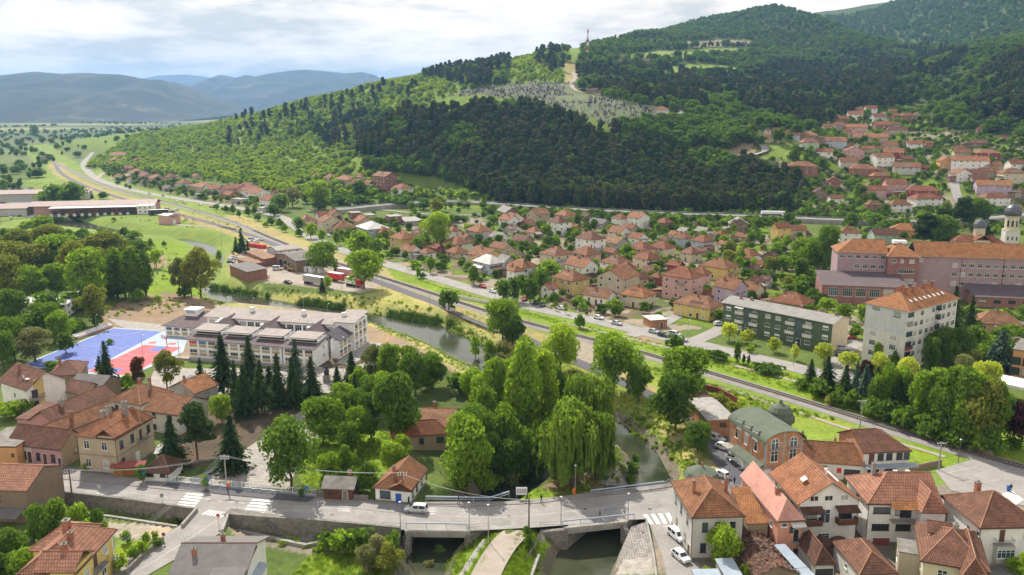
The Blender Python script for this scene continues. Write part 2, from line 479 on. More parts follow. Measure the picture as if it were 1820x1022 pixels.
surf('tarp_blue',(0.03,0.2,0.6),0.5,0.1,0.6)
surf('chimney_brick',(0.36,0.15,0.09),0.9,0.25,1.5,8.0,0.2)
surf('chimney_grey',(0.30,0.27,0.24),0.9,0.25,1.5,8.0,0.2)
surf('ridge_clay',(0.36,0.185,0.115),0.85,0.22,1.0)
surf('ridge_brown',(0.22,0.10,0.065),0.85,0.22,1.0)
surf('solar',(0.03,0.04,0.07),0.2,0.1,1.0,spec=0.6)
surf('cloth_red',(0.55,0.05,0.04),0.8,0.1)
surf('plastic_blue',(0.03,0.10,0.42),0.5,0.1)
surf('plastic_orange',(0.75,0.17,0.03),0.5,0.1)
surf('rubber',(0.02,0.02,0.022),0.9,0.1)
surf('rim_grey',(0.45,0.46,0.48),0.35,0.05,metal=0.7)
surf('light_red',(0.45,0.02,0.02),0.3,0.05)
surf('light_clear',(0.75,0.76,0.78),0.2,0.05)
glassmat('glass')
glassmat('glass_blue',(0.06,0.10,0.12))
glassmat('glass_curtain',(0.42,0.42,0.40),0.25)
ribbed('corrugated_grey',(0.20,0.185,0.18),0.3,0.85)
ribbed('corrugated_white',(0.56,0.55,0.53),0.5,0.6)
ribbed('sheet_roof_pink',(0.29,0.19,0.175),0.5,0.6)
ribbed('sheet_roof_mauve',(0.15,0.115,0.12),0.45,0.8)  # on the white school: roof shadow put into a darker colour of its sheeting
ribbed('sheet_roof_pale',(0.37,0.325,0.30),0.45,0.75)  # on the white school: same sheeting, sky reflection put into a paler colour
ribbed('sheet_roof_dark',(0.10,0.085,0.105),0.5,0.5)  # white school side roof: same sheeting, shade put into the colour
ribbed('sheet_salmon',(0.58,0.30,0.24),0.35,0.7)
ribbed('eternit',(0.31,0.30,0.28),0.4,0.9)
surf('shingle_green',(0.118,0.142,0.105),0.9,0.15,0.5,9.0,0.14)
surf('lead',(0.12,0.125,0.14),0.45,0.15,0.8,metal=0.5)
ROOFC={'o':(0.48,0.20,0.095),'b':(0.27,0.125,0.08),'r':(0.38,0.14,0.068),'br':(0.53,0.225,0.085),'d':(0.18,0.09,0.062),'t':(0.44,0.235,0.125),'p':(0.45,0.22,0.115),'m':(0.38,0.17,0.08)}
for k,c in ROOFC.items():
 tiles('tiles_'+k,c)
tiles('tiles_bigpan',(0.42,0.20,0.125),(0.30,0.135,0.09),0.42,0.62,0.25,0.2)
tiles('tiles_far',(0.40,0.17,0.10))
brickmat('brick_orange',(0.53,0.225,0.085),(0.43,0.17,0.065),(0.36,0.29,0.23))
brickmat('brick_red',(0.34,0.12,0.075),(0.26,0.09,0.06),(0.33,0.28,0.24))
brickmat('brick_pink',(0.36,0.16,0.14),(0.31,0.135,0.12),(0.36,0.22,0.2))
brickmat('stone_wall',(0.30,0.275,0.25),(0.17,0.155,0.14),(0.22,0.20,0.18),0.55,0.32,0.03)
brickmat('cobble',(0.37,0.34,0.31),(0.24,0.22,0.20),(0.15,0.135,0.12),0.5,0.45,0.05)
brickmat('pavers',(0.38,0.35,0.31),(0.32,0.29,0.26),(0.22,0.20,0.18),0.9,0.9,0.03)
WALLC={'white':(0.84,0.83,0.80),'cream':(0.64,0.57,0.42),'grey':(0.42,0.40,0.38),'beige':(0.55,0.48,0.36),'pink':(0.60,0.36,0.33),'yellow':(0.70,0.53,0.19),'lilac':(0.48,0.38,0.50),'green':(0.42,0.53,0.42),'blue':(0.46,0.52,0.60),'tan':(0.48,0.40,0.29),'orange':(0.62,0.33,0.14),'darkred':(0.30,0.085,0.075),'salmon':(0.66,0.33,0.24),'palegreen':(0.60,0.64,0.52),'rose':(0.52,0.30,0.30),'dirty':(0.36,0.28,0.19),'ochre':(0.62,0.47,0.20),'greywhite':(0.56,0.54,0.52),'cladding':(0.60,0.61,0.63),'offwhite':(0.68,0.66,0.62),'brownwall':(0.26,0.19,0.14)}
for k,c in WALLC.items():
 surf('wall_'+k,c,0.9,0.07,0.5,5.0,0.05,stain=0.10)
M['wall_brick']=M['brick_red'];M['wall_obrick']=M['brick_orange']
# - mesh building
class MB:
 def __init__(s):
  s.v,s.f,s.m=[],[],[]
 def poly(s,pts,m=0):
  k=len(s.v);s.v.extend([tuple(map(float,p))for p in pts]);s.f.append(tuple(range(k,k+len(pts))));s.m.append(m)
 def raw(s,v,f,m=0):
  k=len(s.v);s.v.extend(v)
  for q in f:
   s.f.append(tuple(i+k for i in q));s.m.append(m)
 def box(s,x0,x1,y0,y1,z0,z1,m=0,yaw=0.0,c=(0,0)):
  p=[(x0,y0),(x1,y0),(x1,y1),(x0,y1)]
  if yaw:
   a,b=math.cos(yaw),math.sin(yaw)
   p=[(c[0]+(x-c[0])*a-(y-c[1])*b,c[1]+(x-c[0])*b+(y-c[1])*a)for x,y in p]
  s.prism(p,z0,z1,m)
 def prism(s,p,z0,z1,m=0,top=None):
  n=len(p)
  v=[(x,y,z0)for x,y in p]+[(x,y,z1)for x,y in p]
  f=[(i,(i+1)%n,n+(i+1)%n,n+i)for i in range(n)]+[tuple(range(n-1,-1,-1))]
  s.raw(v,f,m);s.raw([(x,y,z1)for x,y in p],[tuple(range(n))],m if top is None else top)
 def tube(s,a,b,r0,r1=None,n=6,m=0,cap=True):
  r1=r0 if r1 is None else r1
  a=np.array(a,float);b=np.array(b,float);d=b-a;L=np.linalg.norm(d)+1e-9;d/=L
  u=np.cross(d,(0,0,1)if abs(d[2])<0.9 else(1,0,0));u/=np.linalg.norm(u);w=np.cross(d,u)
  v=[]
  for p,r in((a,r0),(b,r1)):
   for i in range(n):
    q=p+r*(math.cos(2*math.pi*i/n)*u+math.sin(2*math.pi*i/n)*w);v.append(tuple(q))
  f=[(i,n+i,n+(i+1)%n,(i+1)%n)for i in range(n)]
  if cap:f+=[tuple(range(n)),tuple(range(2*n-1,n-1,-1))]
  s.raw(v,f,m)
 def lathe(s,prof,n=12,m=0,c=(0,0),sx=1,sy=1):
  v=[];f=[]
  for r,z in prof:
   for i in range(n):
    a=2*math.pi*i/n
    v.append((c[0]+sx*r*math.cos(a),c[1]+sy*r*math.sin(a),z))
  for k in range(len(prof)-1):
   for i in range(n):
    j=(i+1)%n
    f.append((k*n+i,k*n+j,(k+1)*n+j,(k+1)*n+i))
  s.raw(v,f,m)
  s.raw([v[(len(prof)-1)*n+i]for i in range(n)],[tuple(range(n))],m)
 def slab(s,pts,t,m=0,m2=None):
  """a sloping slab: polygon pts (counter-clockwise from above) with thickness t below it"""
  lo=[(x,y,z-t)for x,y,z in pts];n=len(pts);m2=m if m2 is None else m2
  s.poly(pts,m);s.poly(lo[::-1],m2)
  for i in range(n):
   j=(i+1)%n
   s.poly([pts[i],lo[i],lo[j],pts[j]][::1],m2)
 def mesh(s,name,mats,smooth_=False):
  me=bpy.data.meshes.new(name)
  me.from_pydata(s.v,[],s.f)
  for q in mats:me.materials.append(M[q]if isinstance(q,str)else q)
  nf=len(s.f)
  if nf:
   me.polygons.foreach_set('material_index',np.array(s.m,np.int32))
   if smooth_:me.polygons.foreach_set('use_smooth',np.ones(nf,bool))
   uvset(me)
  me.update()
  return me
 def build(s,name,mats,parent=None,loc=(0,0,0),rz=0.0,smooth_=False):
  return put(name,s.mesh(name,mats,smooth_),parent,loc,rz)
def uvset(me):
 nl=len(me.loops);nv=len(me.vertices);nf=len(me.polygons)
 co=np.empty(nv*3);me.vertices.foreach_get('co',co);co=co.reshape(-1,3)
 vi=np.empty(nl,np.int32);me.loops.foreach_get('vertex_index',vi)
 ls=np.empty(nf,np.int32);lt=np.empty(nf,np.int32)
 me.polygons.foreach_get('loop_start',ls);me.polygons.foreach_get('loop_total',lt)
 no=np.empty(nf*3);me.polygons.foreach_get('normal',no);no=no.reshape(-1,3)
 t=np.c_[-no[:,1],no[:,0],np.zeros(nf)]
 L=np.linalg.norm(t,axis=1)
 flat_=L<1e-4
 t[flat_]=(1,0,0);L[flat_]=1
 t/=L[:,None]
 b=np.cross(no,t)
 pi=np.repeat(np.arange(nf),lt)
 P=co[vi]
 uv=np.empty((nl,2))
 uv[:,0]=np.einsum('ij,ij->i',P,t[pi]);uv[:,1]=np.einsum('ij,ij->i',P,b[pi])
 l=me.uv_layers.new(name='UVMap')
 l.data.foreach_set('uv',uv.ravel())
def put(name,me,parent=None,loc=(0,0,0),rz=0.0,scale=None):
 o=bpy.data.objects.new(name,me);col.objects.link(o)
 o.location=loc
 if rz:o.rotation_euler=(0,0,rz)
 if scale is not None:o.scale=scale if hasattr(scale,'__len__')else(scale,)*3
 if parent is not None:o.parent=parent
 return o
LABELS=[]
def tag(o,label=None,cat=None,group=None,kind=None):
 if label:o['label']=label
 if cat:o['category']=cat
 if group:o['group']=group
 if kind:o['kind']=kind
 return o
def thing(name,label,cat,loc=(0,0,0),rz=0.0,group=None):
 o=bpy.data.objects.new(name,None);col.objects.link(o)
 o.empty_display_size=0.5
 o.location=loc;o.rotation_euler=(0,0,rz)
 return tag(o,label,cat,group)
def npmesh(name,verts,quads,mats,smooth_=False,matidx=None):
 """fast mesh from numpy arrays: verts (n,3), faces (m,k)"""
 me=bpy.data.meshes.new(name)
 verts=np.asarray(verts,np.float32);quads=np.asarray(quads,np.int32)
 nf,k=quads.shape
 me.vertices.add(len(verts));me.vertices.foreach_set('co',verts.ravel())
 me.loops.add(nf*k);me.loops.foreach_set('vertex_index',quads.ravel())
 me.polygons.add(nf)
 me.polygons.foreach_set('loop_start',np.arange(0,nf*k,k,dtype=np.int32))
 try:me.polygons.foreach_set('loop_total',np.full(nf,k,np.int32))
 except Exception:pass
 if smooth_:me.polygons.foreach_set('use_smooth',np.ones(nf,bool))
 if matidx is not None:me.polygons.foreach_set('material_index',np.asarray(matidx,np.int32))
 for q in mats:me.materials.append(M[q]if isinstance(q,str)else q)
 me.update(calc_edges=True)
 me.validate()
 return me
def struct(o):
 o['kind']='structure';return o
def sheet(name,pts,mat,z=0.03,dz=None,parent=None,kind='structure'):
 """a flat paved polygon given in world xy"""
 b=MB()
 a=sum(pts[i-1][0]*pts[i][1]-pts[i][0]*pts[i-1][1]for i in range(len(pts)))
 if a<0:pts=pts[::-1]
 b.poly([(x,y,z)for x,y in pts])
 o=b.build(name,[mat],parent)
 if kind and parent is None:o['kind']=kind
 return o
def strip(name,pts,width,mat,dz=0.03,sub=5,follow=True,parent=None,thick=0.0,zc=None,kind='structure',two=None):
 """a road, path or bank along a world polyline, lying on the ground"""
 pts=catmull(pts,sub)if sub>1 else[np.array(p)for p in pts]
 L=offs([tuple(p)for p in pts],-width/2);Rr=offs([tuple(p)for p in pts],width/2)
 xs=np.array([p[0]for p in pts]);ys=np.array([p[1]for p in pts])
 zc_=hgt(xs,ys)if zc is None else np.full(len(pts),zc)
 b=MB()
 for i in range(len(pts)-1):
  q=[(*Rr[i],zc_[i]+dz),(*Rr[i+1],zc_[i+1]+dz),(*L[i+1],zc_[i+1]+dz),(*L[i],zc_[i]+dz)]
  if thick:b.slab(q,thick)
  else:b.poly(q)
 o=b.build(name,[mat],parent)
 if kind and parent is None:o['kind']=kind
 return o
# = THE SETTING
# - ground sheet
NA,NR=520,560
_a=np.linspace(R(-47),R(47),NA)
_r=np.concatenate([np.geomspace(70,460,330,endpoint=False),np.geomspace(460,9500,NR-330)])
AA,RR=np.meshgrid(_a,_r)
GX,GY=RR*np.sin(AA),RR*np.cos(AA)
GZ=hgt(GX.ravel(),GY.ravel()).reshape(GX.shape)-0.07
_i=np.arange(NR*NA).reshape(NR,NA)
_q=np.stack([_i[:-1,:-1],_i[:-1,1:],_i[1:,1:],_i[1:,:-1]],-1).reshape(-1,4)
GPX,GPY=proj(GX,GY,GZ)
def vnoise(x,y,s,seed):
 gx,gy=x/s,y/s
 i,j=np.floor(gx).astype(int),np.floor(gy).astype(int)
 fx,fy=gx-i,gy-j
 fx=fx*fx*(3-2*fx);fy=fy*fy*(3-2*fy)
 def h(a,b):
  n=np.sin(a*127.1+b*311.7+seed*74.7)*43758.5453
  return n-np.floor(n)
 return(h(i,j)*(1-fx)+h(i+1,j)*fx)*(1-fy)+(h(i,j+1)*(1-fx)+h(i+1,j+1)*fx)*fy
def fbm(x,y,s,seed,o=4):
 v=0;a=0.5
 for k in range(o):
  v=v+a*vnoise(x,y,s,seed+k);s=s/2.1;a*=0.5
 return v/(1-0.5**o)
C_LAWN=np.array((0.17,0.25,0.024));C_MEADOW=np.array((0.175,0.24,0.05));C_DRY=np.array((0.36,0.31,0.13));C_ROUGH=np.array((0.10,0.14,0.035))
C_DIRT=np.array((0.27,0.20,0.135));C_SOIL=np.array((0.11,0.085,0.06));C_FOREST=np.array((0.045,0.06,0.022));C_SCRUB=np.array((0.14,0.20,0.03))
C_YARD=np.array((0.33,0.28,0.22));C_CONC=np.array((0.34,0.31,0.275));C_PLAIN=np.array((0.135,0.165,0.062));C_GRAVE=np.array((0.125,0.15,0.075))
COVER=np.broadcast_to(C_ROUGH,GX.shape+(3,)).copy()
NZ=fbm(GX,GY,23,1);NZ2=fbm(GX,GY,7,5);NZ3=fbm(GX,GY,90,9)
def blend(mask,c):
 global COVER
 COVER=COVER+(c-COVER)*np.clip(mask,0,1)[...,None]
def paint(poly,c,soft=2.0,jig=0.0,z=None):
 """poly in photo pixels (ground), filled with cover c"""
 w=inpoly(GPX,GPY,poly).astype(float)if z is None else 0
 if jig:w=w*np.clip((NZ+NZ2*0.6-0.8+jig)*6,0,1)
 blend(w,np.array(c))
blend((GZ>4)*smooth(3,14,GZ),C_SCRUB)
blend((GY>1150)&(GZ<6),C_PLAIN)
fld=np.floor(GX/260+0.4*np.sin(GY/700))*7.3+np.floor(GY/330)*3.1
fr=np.sin(fld*12.9898)*43758.5453;fr=fr-np.floor(fr)
plain=(GY>1500)&(GZ<5)
COVER=np.where(plain[...,None],C_PLAIN*(0.62+0.75*fr[...,None])+np.array((0.07,0.03,0.0))*(fr[...,None]>0.72),COVER)
paint([(0,395),(180,372),(330,385),(420,400),(450,430),(420,470),(400,540),(300,540),(240,420),(0,415)],C_MEADOW)
paint([(0,425),(80,420),(230,440),(0,452)],C_LAWN)
paint([(240,425),(330,432),(335,452),(262,462),(236,448)],C_LAWN)
paint([(262,450),(290,450),(300,470),(270,480)],C_DIRT,jig=0.5)
paint([(262,500),(340,470),(390,540),(330,560),(250,520)],C_LAWN,jig=0.3)
paint([(0,340),(110,290),(200,300),(260,350),(180,372),(0,392)],C_MEADOW,jig=0.35)
paint([(115,375),(420,372),(480,420),(420,440),(330,405),(120,398)],C_MEADOW)
def ppaint(pts_px,wid,c,z=0.0,jig=0.0):
 d,_=segdist(GX,GY,pw(pts_px,z))
 w=smooth(wid,wid*0.8,d)
 if jig:w=w*np.clip((NZ+NZ2*0.6-0.8+jig)*6,0,1)
 blend(w,np.array(c))
RAIL_PX=[(60,262),(95,287),(130,305),(200,335),(300,361),(400,390),(480,423),(560,455),(640,482),(700,501),(790,530),(870,556),(940,576),(1010,594),(1080,612),(1160,634),(1300,676),(1400,706),(1500,737),(1610,772),(1720,805),(1830,836),(1990,880)]
ROADN_PX=[(168,278),(150,290),(156,305),(180,321),(240,339),(330,355),(420,369),(490,383),(520,398),(560,425),(620,449),(700,473),(790,499),(880,526),(960,549),(1060,570),(1180,598),(1300,626),(1440,660),(1560,690),(1700,722),(1830,752),(1990,790)]
LANE_PX=[(98,290),(108,307),(150,330),(250,363),(330,384),(430,413),(520,447),(600,474),(700,511),(780,540),(860,573),(930,601),(1000,632),(1060,658),(1130,690),(1200,725),(1262,765),(1305,805),(1345,845)]
ppaint([(p[0],p[1])for p in RAIL_PX],26,C_MEADOW*1.0)
ppaint(LANE_PX,10,C_DRY*0.85,jig=0.55)
ppaint([(x+14,y-6)for x,y in RAIL_PX[5:12]],7,C_DRY*0.9,jig=0.6)
paint([(700,520),(870,570),(940,600),(900,610),(800,570),(680,530)],C_DRY,jig=0.45)
paint([(690,478),(820,520),(960,560),(1060,578),(1180,606),(1300,634),(1440,668),(1560,700),(1830,770),(1830,826),(1700,788),(1500,730),(1300,668),(1080,605),(960,570),(860,545),(780,522),(700,496)],C_LAWN)
paint([(1040,600),(1090,618),(1060,650),(1010,640),(985,622)],C_YARD,jig=0.7)
paint([(1110,590),(1160,600),(1190,612),(1140,610)],C_DIRT,jig=0.5)
paint([(1150,650),(1300,690),(1480,745),(1560,775),(1450,780),(1320,740),(1200,705),(1130,670)],C_LAWN*0.92+C_DRY*0.14)
paint([(1620,785),(1700,808),(1690,835),(1600,830)],C_LAWN)
paint([(400,500),(460,520),(640,525),(690,515),(760,545),(860,590),(940,640),(1050,670),(930,680),(860,640),(780,600),(690,570),(600,548),(500,540),(410,520)],C_LAWN*0.75+C_DRY*0.3)
paint([(400,500),(460,520),(640,525),(690,515),(760,545),(860,590),(940,640),(860,640),(690,570),(500,540)],C_DRY*0.75+C_LAWN*0.35,jig=0.25)
paint([(380,525),(440,530),(560,545),(600,555),(540,556),(440,545)],(0.38,0.30,0.22),jig=0.6)
paint([(400,440),(440,470),(470,520),(420,515),(392,480)],C_MEADOW*0.7+C_DRY*0.3)
paint([(405,455),(440,440),(560,440),(690,505),(640,520),(460,500),(405,478)],C_YARD)
paint([(1085,745),(1140,715),(1180,740),(1230,800),(1235,860),(1200,868),(1195,820),(1150,775)],C_LAWN*0.8+C_DRY*0.2)
paint([(1150,740),(1200,760),(1240,810),(1235,850),(1200,800)],C_DRY,jig=0.42)
paint([(930,600),(1060,660),(1170,720),(1130,740),(1080,730),(960,670),(900,640)],C_LAWN*0.6+C_DRY*0.25)
paint([(160,565),(240,525),(300,520),(420,540),(560,552),(660,570),(730,605),(790,640),(820,668),(700,655),(640,640),(300,640),(200,590)],C_DIRT)
paint([(640,568),(700,575),(790,622),(860,660),(880,672),(830,672),(740,612),(660,580)],C_DRY*0.8+C_LAWN*0.3)
paint([(380,535),(640,566),(660,580),(560,560),(380,542)],C_DRY*0.7+C_LAWN*0.4)
paint([(0,500),(160,530),(165,570),(60,640),(0,650)],C_ROUGH*0.7)
paint([(460,640),(640,640),(700,660),(600,700),(560,740),(440,800),(330,838),(290,838),(290,760),(380,700)],C_SOIL)
paint([(560,770),(640,740),(720,790),(690,850),(640,866),(540,862),(520,820)],C_LAWN)
paint([(560,690),(700,640),(860,670),(1080,770),(1090,830),(1070,870),(880,885),(800,860),(720,780),(620,740)],C_ROUGH*0.75)
paint([(890,878),(1000,862),(1090,872),(1180,862),(1180,875),(1000,885),(890,892)],C_LAWN)
paint([(960,866),(1005,846),(1090,830),(1120,850),(1105,868),(1000,880)],C_DIRT*0.8,jig=0.7)
paint([(1085,770),(1110,790),(1130,830),(1118,862),(1060,862),(1080,820)],C_CONC*0.9,jig=0.55)
paint([(0,920),(330,930),(300,960),(190,1022),(0,1022)],C_ROUGH)
paint([(190,928),(310,935),(290,962),(250,962),(196,952)],C_YARD*1.1)
paint([(205,958),(285,965),(235,1015),(205,1015)],C_LAWN)
paint([(560,975),(680,985),(740,1022),(520,1022)],C_LAWN)
paint([(400,925),(560,945),(720,950),(700,980),(540,985),(420,960)],C_YARD*0.72)
paint([(770,1022),(850,950),(885,945),(868,990),(845,1022)],C_LAWN)
paint([(915,950),(965,945),(960,985),(940,1022),(890,1022)],C_LAWN)
paint([(1100,925),(1150,930),(1165,1022),(1085,1022)],C_CONC)
paint([(1160,930),(1180,930),(1230,1022),(1160,1022)],C_YARD*0.8)
paint([(1230,960),(1820,960),(1820,1022),(1230,1022)],C_YARD*0.6)
paint([(1220,870),(1820,860),(1820,1022),(1220,1022)],C_YARD*0.7)
PINE_A=[(300,240),(430,232),(520,244),(640,240),(720,215),(820,196),(905,178),(960,190),(1040,218),(1130,228),(1100,240),(1210,262),(1330,285),(1420,315),(1440,345),(1380,378),(1180,378),(1000,372),(880,360),(840,330),(780,305),(700,300),(620,275),(520,262),(400,262)]
PINE_A2=[(600,252),(720,220),(820,206),(905,190),(960,201),(1040,231),(1110,252),(1210,284),(1330,305),(1420,330),(1400,378),(1180,380),(1000,374),(880,362),(820,330),(760,305),(690,295),(620,272)]
PINE_B=[(1010,128),(1060,120),(1180,128),(1310,140),(1380,118),(1500,100),(1600,92),(1700,86),(1720,110),(1640,160),(1600,195),(1520,200),(1440,232),(1330,205),(1180,190),(1060,168)]
PINE_C=[(1700,150),(1830,92),(1990,60),(1990,230),(1830,225),(1740,215),(1690,190)]
PINE_D=[(735,130),(800,118),(870,108),(905,112),(900,150),(850,158),(760,142)]
PINE_E=[(950,96),(1010,90),(1012,128),(970,140),(950,120)]
CEMETERY=[(790,172),(870,152),(960,146),(1030,148),(1030,166),(1070,172),(1130,188),(1210,205),(1225,218),(1110,224),(1050,214),(980,192),(905,178),(860,170)]
MEADOWS=[[(1150,122),(1240,112),(1310,118),(1310,132),(1200,132)],[(1120,96),(1170,90),(1230,88),(1300,84),(1380,90),(1300,98),(1180,104),(1118,108)],[(1210,74),(1330,70),(1340,80),(1220,84)],[(1000,112),(1022,108),(1028,146),(1004,148)],[(1345,240),(1380,255),(1460,300),(1470,312),(1430,300),(1370,268)],[(1100,218),(1190,220),(1190,226),(1100,226)]]
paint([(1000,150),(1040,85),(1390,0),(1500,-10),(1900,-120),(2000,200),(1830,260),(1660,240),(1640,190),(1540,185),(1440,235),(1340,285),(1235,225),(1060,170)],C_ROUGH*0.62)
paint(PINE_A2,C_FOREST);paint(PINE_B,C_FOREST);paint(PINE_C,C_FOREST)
paint(CEMETERY,C_GRAVE,jig=0.9)
for k,p in enumerate(MEADOWS):
 paint(p,(0.26,0.20,0.14)if k==2 else(C_DRY*0.8 if k==3 else C_MEADOW),jig=0.9)
paint([(1290,240),(1340,255),(1350,285),(1300,275)],C_DIRT,jig=0.5)
paint([(760,350),(900,352),(900,372),(780,372)],C_LAWN*0.8,jig=0.7)
paint([(555,345),(640,340),(640,352),(560,356)],C_LAWN,jig=0.4)
VILL_MID=[(570,392),(860,386),(1200,390),(1420,396),(1460,470),(1480,560),(1290,580),(1180,590),(960,540),(800,495),(690,465),(600,430)]
VILL_HILL=[(1330,290),(1400,280),(1440,235),(1480,205),(1530,188),(1650,190),(1660,230),(1850,255),(1850,400),(1420,396),(1390,330)]
VILL_LEFT=[(180,300),(240,300),(480,362),(490,382),(330,350),(200,320)]
vn=fbm(GX,GY,11,31,3);vn2=fbm(GX,GY,16,37,3)
for vp in(VILL_MID,VILL_HILL,VILL_LEFT,[(1440,560),(1560,520),(1830,560),(1830,640),(1660,640),(1540,640),(1490,600)]):
 w_=inpoly(GPX,GPY,vp).astype(float)
 blend(w_,C_ROUGH*0.95)
 blend(w_*smooth(0.52,0.56,vn),C_YARD*0.8);blend(w_*smooth(0.60,0.63,vn2),C_SOIL*1.3);blend(w_*smooth(0.56,0.6,1-vn),C_LAWN*0.75)
for C_,H_ in((RIV_C,RIV_H),(STR_C,STR_H)):
 d_,w_=segdist(GX,GY,C_,H_)
 blend((d_<w_+1.1)&(GY<260),np.array((0.16,0.14,0.105)))
COVER*=(0.80+0.45*NZ2*0.5+0.35*NZ)[...,None]
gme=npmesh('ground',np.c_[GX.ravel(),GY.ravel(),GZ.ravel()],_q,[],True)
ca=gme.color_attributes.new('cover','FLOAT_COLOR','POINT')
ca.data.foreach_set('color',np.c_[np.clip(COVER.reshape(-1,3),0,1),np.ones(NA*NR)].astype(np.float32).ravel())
m,t,b=_nodes('ground_cover')
at_=N(t,'ShaderNodeVertexColor');at_.layer_name='cover'
gp=N(t,'ShaderNodeNewGeometry')
n1=N(t,'ShaderNodeTexNoise',i_Scale=0.9,i_Detail=8.0,i_Roughness=0.72);n2=N(t,'ShaderNodeTexNoise',i_Scale=0.13,i_Detail=6.0,i_Roughness=0.62)
for n in(n1,n2):t.links.new(gp.outputs['Position'],n.inputs['Vector'])
r1=ramp(t,n1 .outputs['Fac'],[(0.28,0.60),(0.5,1.0),(0.74,1.38)]);r2=ramp(t,n2 .outputs['Fac'],[(0.3,(0.80,0.88,0.86)),(0.5,(1,1,1)),(0.72,(1.28,1.10,0.92))])
mm=mixrgb(t,1.0,at_.outputs['Color'],r1 .outputs[0],'MULTIPLY');mm=mixrgb(t,1.0,mm.outputs[0],r2 .outputs[0],'MULTIPLY')
t.links.new(mm.outputs[0],b.inputs['Base Color']);b.inputs['Roughness'].default_value=0.95;b.inputs['Specular IOR Level'].default_value=0.1
bp=N(t,'ShaderNodeBump',i_Strength=0.7,i_Distance=0.25);t.links.new(n1 .outputs['Fac'],bp.inputs['Height']);t.links.new(bp.outputs[0],b.inputs['Normal'])
gme.materials.append(m)
struct(put('ground',gme))
# - far mountains
def mountain(name,sil,Y,depth,mat,seed,rough):
 """a ridge of hills: sil = skyline in photo pixels at distance Y, falling to the plain in front and behind"""
 X=np.array([onY(a,b_,Y)[0]for a,b_ in sil]);Z=np.array([onY(a,b_,Y)[2]for a,b_ in sil])
 nx,ny=260,60
 xs=np.linspace(X[0],X[-1],nx);top=np.interp(xs,X,Z)
 vv=np.linspace(-1,1,ny)
 XX,VV=np.meshgrid(xs,vv)
 prof=np.where(VV<0,(1-np.abs(VV)**1.25),1-VV**2)
 warp_=fbm(XX,VV*depth,depth*0.9,seed,3)-0.5
 rid=np.abs(fbm(XX+warp_*600,VV*depth+Y,depth*0.36,seed+3,6)-0.5)*2
 ZZ=top[None]*prof*(1-rough*rid*np.minimum(1,2.2*np.abs(VV)))-6*np.abs(VV)
 YY=Y+VV*depth*(1+0.0*XX)
 idx=np.arange(nx*ny).reshape(ny,nx)
 q=np.stack([idx[:-1,:-1],idx[:-1,1:],idx[1:,1:],idx[1:,:-1]],-1).reshape(-1,4)
 struct(put(name,npmesh(name,np.c_[XX.ravel(),YY.ravel(),ZZ.ravel()],q,[mat],True)))
m,t,b=_nodes('mountain_scrub')
gp=N(t,'ShaderNodeNewGeometry');n1=N(t,'ShaderNodeTexNoise',i_Scale=0.0042,i_Detail=9.0,i_Roughness=0.66);t.links.new(gp.outputs['Position'],n1 .inputs['Vector'])
r1=ramp(t,n1 .outputs['Fac'],[(0.36,(0.008,0.016,0.006)),(0.53,(0.018,0.030,0.010)),(0.63,(0.06,0.06,0.034)),(0.71,(0.2,0.17,0.11))])
t.links.new(r1 .outputs[0],b.inputs['Base Color']);b.inputs['Roughness'].default_value=1.0
MATS['mountain_scrub']=m
mountain('hills',[(-420,150),(-260,142),(-120,136),(0,134),(60,127),(110,131),(150,129),(215,132),(250,142),(278,141),(300,150),(330,166),(360,180),(395,196),(440,203)],5200,1500,'mountain_scrub',3,0.42)
mountain('hills',[(300,200),(340,157),(365,145),(392,133),(420,138),(437,133),(455,136),(480,130),(510,126),(540,123),(580,126),(610,130),(645,128),(665,133),(690,146),(740,150),(840,160),(960,175)],8200,1800,'mountain_scrub',8,0.36)
mountain('hills',[(560,190),(600,168),(640,152),(680,140),(730,132),(800,128),(900,140),(1000,160)],4300,900,'mountain_scrub',5,0.3)
mountain('hills',[(120,175),(230,146),(280,134),(330,132),(370,137),(420,150),(520,170),(640,180)],13000,2200,'mountain_scrub',11,0.3)
mountain('hills',[(-900,150),(-700,100),(-520,120),(-380,160),(-250,190)],7000,1800,'mountain_scrub',14,0.4)
# - haze: the air of the valley
hb=MB();hb.box(-15000,15000,-700,16500,-8.0,620.0)
hm=bpy.data.materials.new('haze');hm.use_nodes=True
for n in list(hm.node_tree.nodes):hm.node_tree.nodes.remove(n)
_o=hm.node_tree.nodes.new('ShaderNodeOutputMaterial');_v=hm.node_tree.nodes.new('ShaderNodeVolumePrincipled')
_v.inputs['Color'].default_value=(0.25,0.47,0.83,1);_v.inputs['Density'].default_value=0.92e-4;_v.inputs['Anisotropy'].default_value=0.4
hm.node_tree.links.new(_v.outputs[0],_o.inputs['Volume'])
MATS['haze']=hm
HAZE=hb.build('haze',['haze']);HAZE['kind']='stuff'
